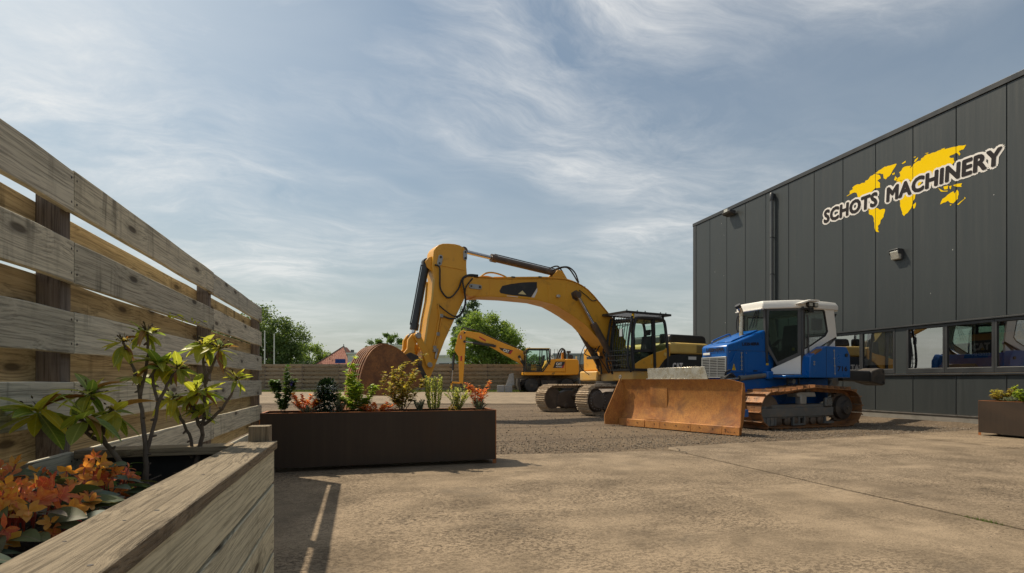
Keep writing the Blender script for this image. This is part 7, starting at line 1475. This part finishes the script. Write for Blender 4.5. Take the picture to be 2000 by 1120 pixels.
# house with a red tiled roof
x, y = at(U(656, 76), 76); hs = thing('house', 'small house with a steep red tiled roof and a blue panel', 'house', (x, y, 0.2), -YAW)
b = MB(); b.box(-2.3, 2.0, 0, 6, 0, 3.2); b.build('wall', 'wall_brick', hs)
b = MB(); b.add([(-2.7, -0.3, 3.1), (2.1, -0.3, 3.1), (2.1, 6.3, 3.1), (-2.7, 6.3, 3.1), (0.42, 2.2, 5.75), (0.42, 3.8, 5.75)], [(0, 1, 4), (1, 2, 5, 4), (2, 3, 5), (3, 0, 4, 5), (3, 2, 1, 0)]); rf2 = b.build('roof', 'roof_tile', hs, smooth=0)
tmesh = MB(); tmesh.box(-0.115, 0.115, -0.03, 0.03, -0.145, 0.145); tm = tmesh.mesh('roof_tile', 'roof_tile', 0)
sl = Vector((0, 2.5, 2.65)).normalized(); nr = Vector((0, -2.65, 2.5)).normalized()
for i in range(16):
    f = (i + 0.5) / 16; zz_ = 3.1 + 2.65 * f; yy = -0.3 + 2.5 * f; xa, xb = -2.7 + 3.12 * f, 2.1 - 1.68 * f
    n = int((xb - xa) / 0.25)
    for k in range(n): inst(tm, 'roof_tile', rf2, mat4=rot_to((1, 0, 0), -nr, sl, Vector((xa + (k + 0.5) * (xb - xa) / n, yy, zz_)) + nr * 0.05))
b = MB(); b.beam((-2.75, -0.34, 3.16), (0.42, 2.2, 5.86), 0.16, 0.10); b.beam((2.15, -0.34, 3.16), (0.42, 2.2, 5.86), 0.16, 0.10); b.build('roof_edge', 'dusty_black', rf2)
b = MB(); b.cyl((0.42, 2.2, 5.8), (0.42, 2.2, 6.15), 0.05, n=8); b.build('finial', 'dusty_black', rf2)
b = MB(); b.box(0.1, 1.55, -0.62, -0.55, 3.25, 3.85); b.build('blue_panel', 'blue_band', hs)
b = MB(); b.box(1.5, 1.9, 2.0, 2.4, 4.0, 5.3); b.build('chimney', 'wall_grey', hs)
def block(name, label, pxa, pxb, d, z1, bands, wins, deep=8.0, extras=()):
    xa, xb = U(pxa, d), U(pxb, d); x, y = at((xa + xb) / 2, d); h = (xb - xa) / 2; t = thing(name, label, 'building', (x, y, 0.2), -YAW)
    for za, zb, mat, nm in bands: b = MB(); b.box(-h, h, 0, deep, za, zb); b.build(nm, mat, t)
    b = MB(); b.box(-h - 0.15, h + 0.15, -0.15, deep + 0.1, z1, z1 + 0.18); b.build('roof', 'wall_white' if bands[-1][2] != 'metal_sheet' else 'metal_sheet', t)
    for wa, wb, za, zb, n in wins:
        ww = (wb - wa) / n
        for k in range(n):
            w = inst(None, 'window', t, loc=(-h + wa + (k + 0.5) * ww, -0.02, 0)); b = MB(); hw = ww / 2 - 0.02
            b.ring([(-hw, za), (hw, za), (hw, zb), (-hw, zb)], [(-hw + 0.07, za + 0.07), (hw - 0.07, za + 0.07), (hw - 0.07, zb - 0.07), (-hw + 0.07, zb - 0.07)], -0.06, 0.01); b.build('frame', 'white_paint', w)
            b = MB(); b.box(-hw + 0.06, hw - 0.06, -0.03, 0.0, za + 0.06, zb - 0.06); b.build('pane', 'far_window', w)
    for e in extras: b = MB(); b.box(*e[0]); b.build(e[2], e[1], t)
    return t
block('low_building', 'low pale flat-roofed building beside the red-roofed house', 679, 772, 64, 4.0, [(0, 1.6, 'wall_grey', 'base_wall'), (1.61, 4.0, 'wall_white', 'wall')], [(0.5, 5.2, 2.35, 3.0, 3)], 8, [((-0.6, 1.0, 1, 3, 4.18, 4.55), 'dusty_black', 'rooftop_unit')])
block('office_building', 'white flat-roofed office block behind the excavator stick', 766, 836, 60, 4.65, [(0, 2.0, 'wall_grey', 'base_wall'), (2.01, 3.9, 'wall_grey', 'wall'), (3.91, 4.65, 'wall_white', 'fascia')], [(0.6, 3.6, 2.4, 3.5, 3)])
block('office_building', 'long white low block behind the wheeled excavator arm', 842, 1030, 60.5, 3.55, [(0, 1.9, 'wall_grey', 'base_wall'), (1.91, 3.55, 'wall_white', 'wall')], [(0.8, 10.2, 2.05, 2.85, 7)])
block('warehouse', 'long metal warehouse with a blue band behind the far machines', 1082, 1330, 70, 4.2, [(0, 2.3, 'wall_white', 'lower_wall'), (2.31, 2.95, 'blue_band', 'blue_band'), (2.96, 4.2, 'metal_sheet', 'upper_wall')], [(3.5, 15.5, 0.9, 2.1, 10)], 12)
